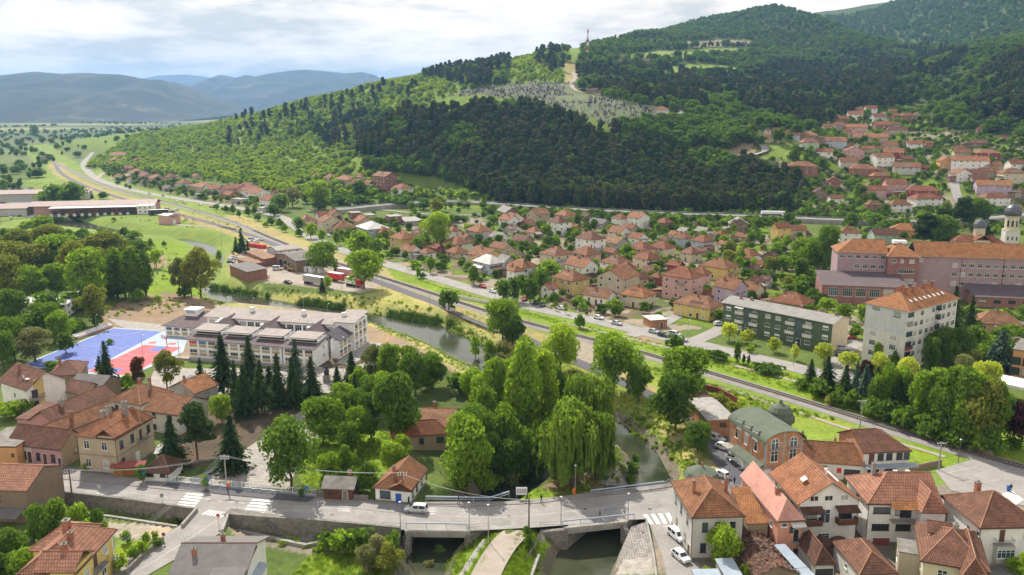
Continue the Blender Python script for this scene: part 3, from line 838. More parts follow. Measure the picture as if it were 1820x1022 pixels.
# - water
m,t,b=_nodes('river_water')
gp=N(t,'ShaderNodeNewGeometry');n1=N(t,'ShaderNodeTexNoise',i_Scale=0.8,i_Detail=4.0,i_Roughness=0.6);n2=N(t,'ShaderNodeTexNoise',i_Scale=0.16,i_Detail=3.0)
for n in(n1,n2):t.links.new(gp.outputs['Position'],n.inputs['Vector'])
r1=ramp(t,n2 .outputs['Fac'],[(0.35,(0.030,0.042,0.022)),(0.65,(0.062,0.066,0.036))])
t.links.new(r1 .outputs[0],b.inputs['Base Color']);b.inputs['Roughness'].default_value=0.12;b.inputs['Specular IOR Level'].default_value=0.5
bp=N(t,'ShaderNodeBump',i_Strength=0.16,i_Distance=0.12);t.links.new(n1 .outputs['Fac'],bp.inputs['Height']);t.links.new(bp.outputs[0],b.inputs['Normal'])
MATS['river_water']=m
def water(name,C,H_,z):
 c=catmull([(p[0],p[1],h)for p,h in zip(C,H_)],5)
 L=[];Rr=[]
 n=len(c)
 for i in range(n):
  a=c[max(i-1,0)][:2];q=c[min(i+1,n-1)][:2];tt=(q-a)/(np.hypot(*(q-a))+1e-9)
  w=c[i][2]+1.6
  L.append((c[i][0]-tt[1]*w,c[i][1]+tt[0]*w));Rr.append((c[i][0]+tt[1]*w,c[i][1]-tt[0]*w))
 bb=MB()
 for i in range(n-1):
  bb.poly([(*Rr[i],z),(*Rr[i+1],z),(*L[i+1],z),(*L[i],z)])
 struct(bb.build(name,['river_water']))
water('river',RIV_C,RIV_H,WATER_Z);water('stream',STR_C,STR_H,WATER_Z-0.006)
# - roads, lanes, yards
N_EDGE=[(-60,834),(0,841),(140,855),(300,871),(490,885),(720,897),(830,902),(960,895),(1130,875),(1205,866)]
S_EDGE=[(-60,857),(35,868),(120,878),(240,892),(352,908),(402,917),(480,923),(560,928),(640,935),(712,942),(835,944),(960,937),(1118,924),(1195,921)]
MAIN=sheet('main_road',pw(N_EDGE+[(1262,848),(1330,880),(1262,905)]+S_EDGE[::-1]),'asphalt_pale',0.03)
WALK=MB()
def kerbed(name,pts,mat='sidewalk',z=0.0,h=0.13):
 a=sum(pts[i-1][0]*pts[i][1]-pts[i][0]*pts[i-1][1]for i in range(len(pts)))
 if a<0:pts=pts[::-1]
 b_=MB();b_.prism(pts,z-0.25,z+h)
 return struct(b_.build(name,[mat]))
kerbed('pavement',pw([(-60,822),(0,826),(140,838),(300,858),(490,876),(660,889),(735,893),(720,897),(490,885),(300,871),(140,855),(0,841),(-60,834)]))
kerbed('pavement',pw([(752,893),(900,892),(960,887),(1130,868),(1205,858),(1205,864),(1130,874.5),(960,894.5),(830,901.5),(752,898.5)]))
sheet('forecourt',pw([(-60,816),(0,816),(150,832),(205,846),(300,852),(300,859),(140,839.5),(0,828),(-60,824)]),'asphalt_grey',0.02)
sheet('pavement_patch',pw([(286,866),(300,859),(345,863),(430,871),(562,885),(545,893),(400,880)]),'asphalt_dark',0.146)
sheet('side_street',pw([(352,905),(402,915),(396,945),(232,1040),(160,1060),(130,1045),(255,975),(318,935)]),'asphalt_pale',0.034)
sheet('school_drive',pw([(300,858),(358,843),(422,808),(476,771),(533,732),(578,710),(640,660),(662,664),(602,715),(575,760),(520,850),(515,870),(420,864)]),'pavers',0.026)
sheet('school_plaza',pw([(330,655),(620,655),(660,640),(668,660),(600,700),(470,690),(400,720),(330,725),(260,690),(282,640)]),'pavers',0.022)
sheet('school_plaza',pw([(190,566),(300,578),(300,596),(270,600),(212,580)]),'pavers',0.022)
sheet('alley',pw([(1150,921),(1205,921),(1240,1000),(1270,1045),(1190,1045),(1178,990)]),'asphalt_pale',0.036)
sheet('side_yard',pw([(1262,848),(1345,838),(1378,850),(1390,900),(1330,905),(1262,905)]),'asphalt_grey',0.038)
sheet('crossing_road',pw([(1662,836),(1745,812),(1850,842),(1850,905),(1800,895),(1690,872)]),'asphalt_pale',0.03)
strip('lane',[flat(*p)for p in LANE_PX],4.6,'asphalt_dark',0.03)
sheet('parking_lane',pw([(1225,745),(1262,760),(1320,812),(1370,855),(1310,862),(1258,812),(1222,775)]),'asphalt_dark',0.04)
strip('north_road',[flat(*p)for p in ROADN_PX],8.4,'asphalt_pale',0.03)
strip('footpath',[flat(x,y)for x,y in[(1000,573),(1120,602),(1180,616),(1300,648),(1440,684),(1560,714)]],1.6,'gravel_path',0.026)
strip('footpath',[flat(x,y)for x,y in[(1240,680),(1300,694),(1420,733),(1500,760),(1600,788),(1680,812)]],1.3,'gravel_path',0.026)
strip('drive',[flat(*p)for p in[(300,398),(345,402),(385,402),(420,408)]],4.0,'gravel_path',0.03)
strip('drive',[flat(*p)for p in[(925,940),(898,965),(872,1005),(852,1050)]],4.9,'gravel_path',0.05,follow=True)
strip('bank_path',[flat(*p)for p in[(865,950),(845,975),(815,1022),(800,1060)]],1.4,'concrete',0.1)
strip('side_lane',[flat(*p)for p in[(1120,597),(1172,578),(1205,560)]],5.0,'asphalt_pale',0.034)
strip('side_lane',[flat(*p)for p in[(1230,608),(1275,588),(1310,565)]],6.0,'asphalt_pale',0.034)
strip('side_lane',[flat(*p)for p in[(1520,680),(1490,655),(1500,620),(1530,605)]],7.0,'asphalt_pale',0.034)
strip('side_lane',[flat(*p)for p in[(1110,545),(1080,532),(1040,540)]],4.0,'asphalt_pale',0.034)
sheet('yard',pw([(468,455),(560,478),(640,500),(668,515),(640,522),(560,508),(480,500)]),'gravel_path',0.02)
HW_PX=[(600,372),(700,362),(800,357),(860,360),(920,364),(1000,370),(1100,375),(1200,379),(1300,382),(1400,386),(1500,390),(1600,392),(1700,391),(1760,387),(1850,378),(1960,372)]
def on_z(px,py,z):
 p=flat(px,py,z);return(p[0],p[1],z)
hb_=MB();hwp=catmull([on_z(a,q,3.0)[:2]for a,q in HW_PX],4)
Lh=offs([tuple(p)for p in hwp],-4.2);Rh=offs([tuple(p)for p in hwp],4.2)
for i in range(len(hwp)-1):
 hb_.slab([(*Rh[i],3.0),(*Rh[i+1],3.0),(*Lh[i+1],3.0),(*Lh[i],3.0)],4.0,0,1)
HIGHWAY=struct(hb_.build('highway',['asphalt_pale','concrete']))
hr_=MB()
for i in range(len(hwp)-1):
 for s_ in(Rh,Lh):
  a_,c_=np.array(s_[i]),np.array(s_[i+1])
  hr_.tube((*a_,3.7),(*c_,3.7),0.14,n=4);hr_.tube((*a_,2.95),(*a_,3.7),0.07,n=4)
tag(hr_.build('guard_rail',['metal_pole']),'grey steel guard rail along both edges of the highway below the forest','guard rail')
strip('hill_road',[at(*p)[:2]for p in[(1318,236),(1335,248),(1352,256),(1360,266),(1352,272),(1325,278),(1290,272),(1240,266),(1180,258),(1120,250)]],6.0,'asphalt_pale',0.5,6)
strip('village_road',[at(*p)[:2]for p in[(1722,388),(1712,370),(1700,345),(1696,325),(1692,300),(1680,280)]],6.5,'asphalt_pale',0.45,6)
strip('cemetery_road',[at(*p)[:2]for p in[(1020,128),(1022,140),(1016,152),(1030,164),(1060,168),(1085,172)]],5.0,'gravel_path',0.6,6)
strip('terrace_road',[at(*p)[:2]for p in[(545,375),(600,378),(660,372),(760,381),(880,383)]],4.0,'asphalt_pale',0.2,5)
strip('village_lane',[at(*p)[:2]for p in[(190,305),(178,312),(170,322)]],5.0,'gravel_path',0.25,4)
# - painted markings (parts of the main road)
def zebra(parent,A,B,C_,D,n,along=True,z=0.036,name='crossing_stripe',mat='paint_white'):
 """n stripes filling the photo quad A B (one end of the stripes), D C (the other end)"""
 A,B,C_,D=[np.array(flat(*p))for p in(A,B,C_,D)]
 for i in range(n):
  t0,t1=(i+0.22)/n,(i+0.78)/n
  q=[A+(B-A)*t0,A+(B-A)*t1,D+(C_-D)*t1,D+(C_-D)*t0]
  sheet(name,[tuple(p)for p in q],mat,z,parent=parent)
zebra(MAIN,(333,875),(312,900),(344,903),(365,878),5)
zebra(MAIN,(450,886),(430,912),(466,915),(487,889),5)
zebra(MAIN,(372,906),(404,911),(396,920),(357,914),6)
zebra(MAIN,(1140,915),(1206,911),(1214,930),(1152,932),5,z=0.041)
zebra(MAIN,(55,855),(48,866),(64,868),(76,857),4,mat='paint_worn')
zebra(MAIN,(176,872),(168,881),(186,884),(196,874),4,mat='paint_worn')
zebra(MAIN,(758,902),(757,915),(773,916),(776,903),3,mat='paint_worn')
zebra(MAIN,(604,897),(600,909),(622,911),(626,899),3,mat='paint_worn')
def line(parent,pts,w=0.14,z=0.037,mat='paint_worn',dash=None,name='lane_line'):
 p=[np.array(flat(*q))for q in pts]
 for i in range(len(p)-1):
  d=p[i+1]-p[i];L=np.hypot(*d);d/=L;s=0
  nrm=np.array((-d[1],d[0]))*w/2
  while s<L:
   e=min(L,s+(dash[0]if dash else L))
   a,q=p[i]+d*s,p[i]+d*e
   sheet(name,[tuple(a-nrm),tuple(q-nrm),tuple(q+nrm),tuple(a+nrm)],mat,z,parent=parent)
   s=e+(dash[1]if dash else 0.01)
rp_=random.Random(4)
for px,py,w_,h_ in[(60,858,16,5),(250,890,18,6),(420,905,22,6),(540,905,26,8),(650,920,18,6),(890,928,24,7),(1010,915,20,6),(1085,905,14,5),(1165,898,18,7),(480,918,14,4),(160,876,14,4),(930,908,16,4)]:
 sheet('road_patch',pw([(px+w_*math.cos(k*0.785)*rp_.uniform(.75,1.1),py+h_*math.sin(k*0.785)*rp_.uniform(.75,1.1))for k in range(8)]),'asphalt_patch' if px%20 else 'asphalt_worn',0.0335,parent=MAIN)
for px,py in[(215,884),(445,900),(590,915),(690,905),(905,918),(1040,905),(1155,905),(372,890)]:
 c_=flat(px,py);sheet('manhole_cover',[(c_[0]+.38*math.cos(k*.5236),c_[1]+.38*math.sin(k*.5236))for k in range(12)],'metal_dark',0.0345,parent=MAIN)
line(MAIN,[(0,849),(142,865),(298,884)]);line(MAIN,[(490,898),(600,904),(708,914)]);line(MAIN,[(775,917),(880,920),(960,915),(1130,897)])
line(MAIN,[(90,860),(118,878)]);line(MAIN,[(120,872),(76,867)]);line(MAIN,[(655,913),(690,904),(720,916)]);line(MAIN,[(812,917),(840,905),(865,917)]);line(MAIN,[(815,905),(865,917)])
line(MAIN,[(1178,936),(1205,934)],0.4,0.042);line(MAIN,[(1135,896),(1205,893)],0.12,dash=(1.0,1.0))
line(MAIN,[(365,888),(440,895)],0.4,dash=(1.2,1.2))
CR=[o for o in bpy.data.objects if o.name=='crossing_road'][0]
zebra(CR,(1772,880),(1800,872),(1820,888),(1806,898),6)
line(CR,[(1690,852),(1740,858),(1795,850)],0.16,dash=(2,1.2));line(CR,[(1672,843),(1735,830)],0.16)
line([o for o in bpy.data.objects if o.name=='side_street'][0],[(385,925),(330,962),(270,1000),(230,1022)],0.14,0.04)
# - railway
RT=thing('railway_track',None,None);RT['kind']='structure'
rp=catmull([flat(*p)for p in RAIL_PX],8)
def ribbon_box(pts,off,w,z0,z1,mb,m=0):
 L=offs([tuple(p)for p in pts],off-w/2);Rr=offs([tuple(p)for p in pts],off+w/2)
 for i in range(len(pts)-1):
  mb.poly([(*Rr[i],z1),(*Rr[i+1],z1),(*L[i+1],z1),(*L[i],z1)],m)
  mb.poly([(*Rr[i],z0),(*Rr[i+1],z0),(*Rr[i+1],z1),(*Rr[i],z1)],m)
  mb.poly([(*L[i+1],z0),(*L[i],z0),(*L[i],z1),(*L[i+1],z1)],m)
q=MB()
for o0,o1,z0,z1 in((-3.0,-1.6,-0.02,0.34),(1.6,3.0,0.34,-0.02),(-1.6,1.6,0.34,0.34)):
 A_=offs([tuple(p)for p in rp],o0);B_=offs([tuple(p)for p in rp],o1)
 for i in range(len(rp)-1):q.poly([(*B_[i],z1),(*B_[i+1],z1),(*A_[i+1],z0),(*A_[i],z0)])
q.build('ballast',['ballast'],RT)
for o_ in(-0.75,0.75):
 q=MB();ribbon_box(rp,o_,0.13,0.40,0.58,q);q.build('rail',['rail_steel'],RT)
q=MB();dl=0
for i in range(len(rp)-1):
 a_,c_=rp[i],rp[i+1];L=np.hypot(*(c_-a_))
 if a_[1]>520:break_=True
 if a_[1]>520:continue
 d=(c_-a_)/L;s=dl
 while s<L:
  p=a_+d*s
  q.box(p[0]-0.13,p[0]+0.13,p[1]-1.25,p[1]+1.25,0.33,0.43,0,math.atan2(d[1],d[0]),p);s+=0.7
 dl=s-L
so=q.build('sleepers',['sleeper'],RT);so['kind']='stuff'
# - retaining walls, bridges
def wall_run(name,pts,z0,z1,w,mat,label,cat='wall',cap=None,kind=None):
 mb=MB()
 inner=offs([tuple(p)for p in pts],w)
 for i in range(len(pts)-1):
  mb.prism([tuple(inner[i]),tuple(inner[i+1]),tuple(pts[i+1]),tuple(pts[i])],z0,z1)
 o=mb.build(name,[mat])
 if cap:
  c=MB();oi=offs([tuple(p)for p in pts],w+0.08);oo=offs([tuple(p)for p in pts],-0.08)
  for i in range(len(pts)-1):c.prism([tuple(oi[i]),tuple(oi[i+1]),tuple(oo[i+1]),tuple(oo[i])],z1+0.002,z1+0.16)
  c.build('coping',[cap],o)
 return tag(o,label,cat)
wall_run('retaining_wall',WALL_W,-3.4,0.55,0.5,'stone_wall','dark stone retaining wall along the dry channel left of the side street',cap='concrete_dark')
wall_run('retaining_wall',WALL_E,-3.6,0.6,0.5,'stone_wall','grey stone retaining wall between the side street and the left bridge',cap='concrete_dark')
wall_run('parapet_wall',pw([(352,908),(326,938)]),-3.2,0.75,0.45,'concrete','short concrete parapet on the left side of the side street bridge')
wall_run('parapet_wall',pw([(393,948),(404,917)]),-3.2,0.75,0.45,'concrete','short concrete parapet on the right side of the side street bridge')
wall_run('channel_wall',[tuple(p)for p in offs(WALL_W,6.0)],-3.2,0.12,0.5,'concrete','pale concrete edge of the channel beside the paved forecourt')
wall_run('channel_ledge',pw([(405,938),(470,952),(545,968),(568,962)],-2.5),-3.4,-2.2,0.7,'concrete','low concrete ledge on the floor of the channel behind the grey roof')
strip('channel_bed',[flat(*p,-2.4)for p in[(404,930),(470,940),(560,955)]],3.0,'concrete_dark',0.05)
def bridge(L0,L1,N0,N1,deck_z,name,label,wing_l,wing_r):
 t_=thing(name,label,'bridge',(0,0,0))
 a,c,n0,n1=[flat(*p)for p in(L0,L1,N0,N1)]
 d=(c-a)/np.hypot(*(c-a));nn=np.array((d[1],-d[0]))
 q=MB();q.prism([tuple(a+nn*0.5-d*0.8),tuple(c+nn*0.5+d*0.8),tuple(n1+d*0.8),tuple(n0-d*0.8)],-1.15,-0.02);q.build('deck',['concrete'],t_)
 q=MB();q.prism([tuple(a+nn*0.75-d*0.8),tuple(c+nn*0.75+d*0.8),tuple(c+nn*0.05+d*0.8),tuple(a+nn*0.05-d*0.8)],-0.45,0.2);q.build('edge_beam',['concrete'],t_)
 for s,p0,p1,wg in((-1,a,n0,wing_l),(1,c,n1,wing_r)):
  q=MB();e=d*s*1.2
  q.prism([tuple(p)for p in([p0+nn*0.55,p0+nn*0.55+e,p1+e,p1][::1 if s>0 else-1])],-5.4,-1.16);q.build('abutment',['stone_wall'],t_)
  if wg is not None:
   w0,w1=p0+nn*0.55,np.array(flat(*wg[:2],wg[2]))
   dd=(w1-w0)/np.hypot(*(w1-w0));pp=np.array((-dd[1],dd[0]))*0.45
   q=MB();z0,z1=-0.05,wg[2]+0.2
   P_=[w0-pp,w0+pp,w1+pp,w1-pp];zt=[z0,z0,z1,z1]
   vs_=[(*p,-5.4)for p in P_]+[(*p,z)for p,z in zip(P_,zt)]
   q.raw(vs_,[(0,1,5,4),(1,2,6,5),(2,3,7,6),(3,0,4,7),(4,5,6,7),(3,2,1,0)]);q.build('wing_wall',['stone_wall'],t_)
 return t_
bridge((728,942),(828,943),(742,893),(835,897),0,'road_bridge','low concrete road bridge over the narrow stream, left of the gravel drive',(722,985,-3.6),(868,938,-1.0))
bridge((1008,937),(1105,926),(1098,868),(1200,862),0,'road_bridge','concrete road bridge over the wide river, right of the gravel drive',(962,945,-0.8),(1128,968,-2.6))
def railing(name,pts,z,h,mat,label,rails=(1.0,0.5),post=2.0,r=0.05,toprad=None,base=None,cat='railing'):
 """posts and horizontal rails along a world polyline"""
 t_=thing(name,label,cat,(*pts[0],z))
 o=np.array((pts[0][0],pts[0][1],z))
 for k,f_ in enumerate(rails):
  q=MB()
  for i in range(len(pts)-1):
   q.tube(np.array((*pts[i],z+h*f_))-o,np.array((*pts[i+1],z+h*f_))-o,(toprad or r)if k==0 else r,n=6)
  q.build('top_rail' if k==0 else 'rail',[mat],t_)
 pm=MB();pm.tube((0,0,-0.1),(0,0,h),r,n=5);pm=pm.mesh('post',[base or mat])
 for i in range(len(pts)-1):
  a,c=np.array(pts[i]),np.array(pts[i+1]);L=np.hypot(*(c-a));n=max(1,int(L/post))
  for j in range(n+(i==len(pts)-2)):
   p=a+(c-a)*j/n;put('post',pm,t_,(p[0]-o[0],p[1]-o[1],0))
 return t_
railing('bridge_railing',pw([(722,940),(830,942)]),0.22,1.0,'rail_blue','blue-grey pipe railing on the near edge of the left bridge',(1.0,),3.0,0.06,0.14)
railing('bridge_railing',pw([(1000,937),(1127,924)]),0.22,1.0,'rail_blue','blue-grey pipe railing on the near edge of the right bridge',(1.0,),3.0,0.06,0.14)
railing('bridge_railing',pw([(757,893),(870,895),(905,884)]),0.15,1.1,'rail_blue','blue-grey pipe railing behind the walker on the left bridge',(1.0,0.55),3.0,0.06,0.16)
railing('bridge_railing',pw([(1050,882),(1180,866)]),0.15,1.1,'rail_blue','blue-grey pipe railing on the far edge of the right bridge',(1.0,0.55),3.0,0.06,0.16)
railing('river_railing',pw([(1180,866),(1206,852)]),0.05,1.1,'metal_pole','short grey railing climbing the bank beside the octagonal pavilion',(1.0,0.6,0.3),2.2,0.05)
railing('road_railing',pw([(680,937),(722,940)]),0.0,1.0,'metal_pole','thin grey railing just left of the left bridge',(1.0,0.5),2.5,0.04)
railing('road_railing',pw([(960,937),(1000,936)]),0.0,1.0,'metal_pole','thin grey railing just left of the right bridge',(1.0,0.5),2.5,0.04)
railing('road_railing',pw([(832,942),(870,938)]),0.0,1.0,'metal_pole','thin grey railing between the left bridge and the gravel drive',(1.0,0.5),2.5,0.04)
def bank(name,quads,mat,label=None):
 q=MB()
 for p in quads:q.poly([(*flat(a,b_,z),z)for a,b_,z in p])
 return struct(q.build(name,[mat]))
bank('stone_bank',[[(945,1030,-3.9),(990,985,-3.9),(962,940,-0.3),(936,990,-0.6)]],'cobble')
bank('stone_bank',[[(1100,985,-3.7),(1080,1050,-3.7),(1170,1050,-0.5),(1160,985,-0.3),(1148,928,-0.1),(1122,935,-0.4)]],'cobble')
bank('stone_bank',[[(1118,865,-3.8),(1128,840,-3.8),(1098,790,-3.6),(1080,795,-1.2),(1095,830,-0.8),(1075,862,-0.6)]],'cobble')
wall_run('bank_wall',pw([(1150,922),(1163,985),(1172,1050)]),-1.0,0.3,0.35,'concrete','low concrete kerb wall curving along the alley above the stone bank')
wall_run('bank_wall',pw([(960,992),(940,1050)],-2.0),-4.5,-1.2,0.5,'concrete','sloping concrete wall beside the stone bank left of the river')
# = TREES AND OTHER PLANTS
def leaf_quads(P,Nn,size,nr,spread=0.75,asp=1.0,droop=None):
 """one quad per point, facing roughly along Nn"""
 n=len(P)
 d=Nn+nr.normal(size=(n,3))*spread
 d/=np.linalg.norm(d,axis=1)[:,None]+1e-9
 a=np.cross(d,nr.normal(size=(n,3)))if droop is None else np.cross(d,droop)
 a/=np.linalg.norm(a,axis=1)[:,None]+1e-9
 b=np.cross(d,a)
 s=(size*nr.uniform(0.6,1.25,n))[:,None]
 a=a*s*0.5;b=b*s*0.5*asp
 V=np.stack([P-a-b*0.6,P+a*0.8-b,P+a+b*0.6,P-a*0.7+b],1).reshape(-1,3)
 return V,np.arange(4*n).reshape(n,4)
def lobe_crown(name,lobes,n,leaf,seed,mat,spread=0.7,asp=1.0,inner=0.25):
 """leaf clumps through a set of lobes (cx, cy, cz, rx, ry, rz)"""
 nr=np.random.RandomState(seed)
 L=np.array(lobes,float)
 area=(L[:,3]*L[:,4]*L[:,5])**(2/3.)
 cnt=np.maximum(4,(n*area/area.sum()).astype(int))
 PP,NN=[],[]
 for l,c in zip(L,cnt):
  d=nr.normal(size=(c,3));d[:,2]=np.where((d[:,2]<-0.2)&(nr.rand(c)<0.5),-d[:,2],d[:,2])
  d/=np.linalg.norm(d,axis=1)[:,None]
  r=np.where(nr.rand(c)<inner,nr.uniform(0.3,0.85,c),nr.uniform(0.82,1.12,c))[:,None]
  PP.append(l[:3]+d*l[3:6]*r);NN.append(d/l[3:6]);
 P=np.concatenate(PP);Q=np.concatenate(NN);Q/=np.linalg.norm(Q,axis=1)[:,None]
 V,F=leaf_quads(P,Q,leaf,nr,spread,asp)
 return npmesh(name,V,F,[mat])
def trunk_mesh(name,h,r,limbs,seed,mat,lean=0.0):
 rr=random.Random(seed);b=MB()
 p=np.array((0,0,-0.4));n=4
 for k in range(n):
  q=np.array((rr.uniform(-1,1)*lean*h,rr.uniform(-1,1)*lean*h,h*(k+1)/n))
  b.tube(p,q,r*(1-0.6*k/n),r*(1-0.6*(k+1)/n),7);p=q
  if k>=1:
   for j in range(limbs):
    an=rr.uniform(0,6.28);e=q+np.array((math.cos(an),math.sin(an),0.0))*h*rr.uniform(0.22,0.42)+np.array((0,0,h*rr.uniform(0.15,0.35)))
    b.tube(q-np.array((0,0,h*0.1*rr.random())),e,r*0.38,r*0.1,5)
 return b.mesh(name,[mat],True)
def round_lobes(seed,nl=15,base=0.13,wide=0.42,top=1.0,rmin=0.13,rmax=0.22):
 rr=random.Random(seed);out=[]
 for k in range(nl):
  an=rr.uniform(0,6.283);z=rr.uniform(base+0.1,top-0.14)
  t=(z-base)/(top-base)
  w=wide*(math.sin(math.pi*min(1,0.15+0.78*t))**0.7)
  r=rr.choice((rmin*0.75,rmin,rmax*0.85,rmax))*rr.uniform(0.85,1.15)*(0.85+0.3*math.sin(math.pi*t))
  d=max(0,w-r*0.55)*(0.4+0.68*rr.random())
  out.append((d*math.cos(an),d*math.sin(an),z,r,r,r*rr.uniform(0.65,0.9)))
 out.append((0,0,base+0.5*(top-base),wide*0.55,wide*0.55,(top-base)*0.36))
 out.append((0,0,top-0.16,wide*0.42,wide*0.42,0.15))
 return out
def conifer_crown(name,tiers,n_br,wide,base,leafw,seed,mat,shape=1.0,droop=0.25,per=5):
 nr=np.random.RandomState(seed);PP=[];NN=[];SZ=[]
 for k in range(tiers):
  t=(k+0.3)/tiers
  z=base+(1-base)*t
  r=wide*(1-t)**shape*nr.uniform(0.62,1.15)+0.012
  nb=max(4,int(n_br*(0.35+0.65*(1-t))))
  for j in range(nb):
   an=6.283*(j+nr.rand())/nb;rj=r*nr.uniform(0.55,1.15)
   for s in range(per):
    f=(s+nr.uniform(0.3,0.9))/per
    PP.append((rj*f*math.cos(an)+nr.normal()*0.006,rj*f*math.sin(an)+nr.normal()*0.006,z-droop*rj*f*f+nr.normal()*0.008))
    NN.append((math.cos(an)*0.55,math.sin(an)*0.55,0.9));SZ.append(leafw*(1.15-0.5*f)*(0.55+0.6*(1-t)))
 P=np.array(PP);Q=np.array(NN)
 n=len(P);d=Q+nr.normal(size=(n,3))*0.35;d/=np.linalg.norm(d,axis=1)[:,None]
 out=np.c_[P[:,:2],np.zeros(n)];out/=np.linalg.norm(out,axis=1)[:,None]+1e-6;out[:,2]=-droop
 a=np.cross(d,out);a/=np.linalg.norm(a,axis=1)[:,None]+1e-9;b=np.cross(d,a)
 s=np.array(SZ)[:,None]
 a=a*s*0.5;b=b*s*0.9
 V=np.stack([P-a,P-b,P+a,P+b],1).reshape(-1,3)
 return npmesh(name,V,np.arange(4*n).reshape(n,4),[mat])
def willow_crown(name,seed,mat,n=2600):
 nr=np.random.RandomState(seed);PP=[];NN=[]
 rr=random.Random(seed);V=[];
 L=round_lobes(seed,20,0.30,0.42,1.0,0.11,0.2)
 me=None
 lv=np.array(L)
 pts=[];nor=[]
 for l in lv:
  c=int(n*0.42/len(lv))
  d=nr.normal(size=(c,3));d[:,2]=np.abs(d[:,2])*0.9-0.15;d/=np.linalg.norm(d,axis=1)[:,None]
  pts.append(l[:3]+d*l[3:6]*nr.uniform(0.8,1.08,(c,1)));nor.append(d)
 P=np.concatenate(pts);Q=np.concatenate(nor)
 V1,F1=leaf_quads(P,Q,0.036,nr,0.7)
 st=[];sn=[]
 for k in range(int(n/9)):
  l=L[rr.randrange(len(L))]
  an=rr.uniform(0,6.283);x=l[0]+l[3]*math.cos(an)*rr.uniform(0.7,1.15);y=l[1]+l[4]*math.sin(an)*rr.uniform(0.7,1.15)
  z0=l[2]+l[5]*rr.uniform(-0.2,0.6);rad=math.hypot(x,y);ln=rr.uniform(0.12,0.34)*(0.6+rad*1.2)
  z1=max(0.10+0.12*rr.random(),z0-ln)
  for q in range(8):
   f=(q+rr.random())/8
   st.append((x*(1+0.06*f)+rr.gauss(0,0.008),y*(1+0.06*f)+rr.gauss(0,0.008),z0+(z1-z0)*f));sn.append((x,y,0.12))
 P=np.array(st);Q=np.array(sn);Q/=np.linalg.norm(Q,axis=1)[:,None]+1e-6
 d=Q+nr.normal(size=P.shape)*0.35;d/=np.linalg.norm(d,axis=1)[:,None]
 a=np.cross(d,(0,0,1.0));a/=np.linalg.norm(a,axis=1)[:,None]+1e-9;b=np.cross(a,d)
 a=a*0.0105*nr.uniform(0.7,1.4,(len(P),1));b=b*0.034*nr.uniform(0.7,1.3,(len(P),1))
 V2=np.stack([P-a-b,P+a-b,P+a+b,P-a+b],1).reshape(-1,3)
 F2=np.arange(4*len(P)).reshape(-1,4)+len(V1)
 return npmesh(name,np.r_[V1,V2],np.r_[F1,F2],[mat])
PROTO={}
def protos(kind,crowns,trunks):
 PROTO[kind]=(crowns,trunks)
HI,LO=5200,560
bt=[trunk_mesh('tree_trunk',0.6,0.024,3,s,'bark',0.03)for s in(1,2)]
def family(kind,mats,mk,trunks,seeds=(1,2,3)):
 PROTO[kind]={}
 for lv,n in(('hi',HI),('lo',LO)):
  PROTO[kind][lv]=[[mk(s,n,q)for s in seeds]for q in mats]
 PROTO[kind]['trunk']=trunks
def mk_round(s,n,q):
 return lobe_crown('crown_leaves',round_lobes(s,20),n,0.046 if n>1000 else 0.115,s,q)
def mk_loose(s,n,q):
 return lobe_crown('crown_leaves',round_lobes(s+40,15,0.14,0.46,1.0,0.10,0.17),int(n*0.75),0.042 if n>1000 else 0.105,s,q,0.9)
def mk_tall(s,n,q):
 return lobe_crown('crown_leaves',[(l[0]*0.62,l[1]*0.62,l[2],l[3]*0.68,l[4]*0.68,l[5]*1.15)for l in round_lobes(s+20,20,0.12,0.36)],n,0.036 if n>1000 else 0.095,s,q)
def mk_poplar(s,n,q):
 return lobe_crown('crown_leaves',[(l[0]*0.36,l[1]*0.36,l[2],l[3]*0.46,l[4]*0.46,l[5]*1.3)for l in round_lobes(s+60,22,0.1,0.36)],n,0.03 if n>1000 else 0.08,s,q)
def mk_bush(s,n,q):
 return lobe_crown('crown_leaves',[(l[0]*1.25,l[1]*1.25,l[2],l[3]*1.25,l[4]*1.25,l[5]*1.2)for l in round_lobes(s+80,12,0.05,0.45,1.0,0.16,0.26)],int(n*0.6),0.07 if n>1000 else 0.16,s,q)
def mk_spruce(s,n,q):
 return conifer_crown('crown_needles',30 if n>1000 else 12,15 if n>1000 else 9,0.27,0.07,0.05 if n>1000 else 0.11,s,q,0.9,0.38,6 if n>1000 else 3)
def mk_slim(s,n,q):
 return conifer_crown('crown_needles',28 if n>1000 else 12,12 if n>1000 else 8,0.22,0.18,0.05 if n>1000 else 0.10,s+9,q,0.75,0.45,6 if n>1000 else 3)
def mk_pine(s,n,q):
 rr=random.Random(s+5)
 L=[]
 for k in range(16):
  z=0.32+0.62*k/15;w=0.2*math.sin(math.pi*(0.28+0.68*(z-0.3)/0.7))**0.8;an=rr.uniform(0,6.28);d=w*rr.uniform(0.3,1.0);r=rr.uniform(0.07,0.12)
  L.append((d*math.cos(an),d*math.sin(an),z,r*1.1,r*1.1,r*0.6))
 L.append((0,0,0.93,0.07,0.07,0.06));L.append((0,0,0.7,0.13,0.13,0.2))
 return lobe_crown('crown_needles',L,int(n*0.8),0.036 if n>1000 else 0.09,s,q,0.8)
def mk_willow(s,n,q):
 return willow_crown('crown_leaves',s,q,n*2)
family('round',['leaf_dark','leaf_mid','leaf_bright','leaf_lime','leaf_purple','leaf_olive','leaf_pale','scrub_leaf','wood_leaf'],mk_round,bt)
family('loose',['leaf_dark','leaf_mid','leaf_bright','leaf_pale','leaf_olive','leaf_russet'],mk_loose,bt,(1,2))
family('tall',['leaf_dark','leaf_mid','leaf_bright'],mk_tall,bt,(1,2))
family('poplar',['leaf_dark','leaf_mid'],mk_poplar,bt,(1,2))
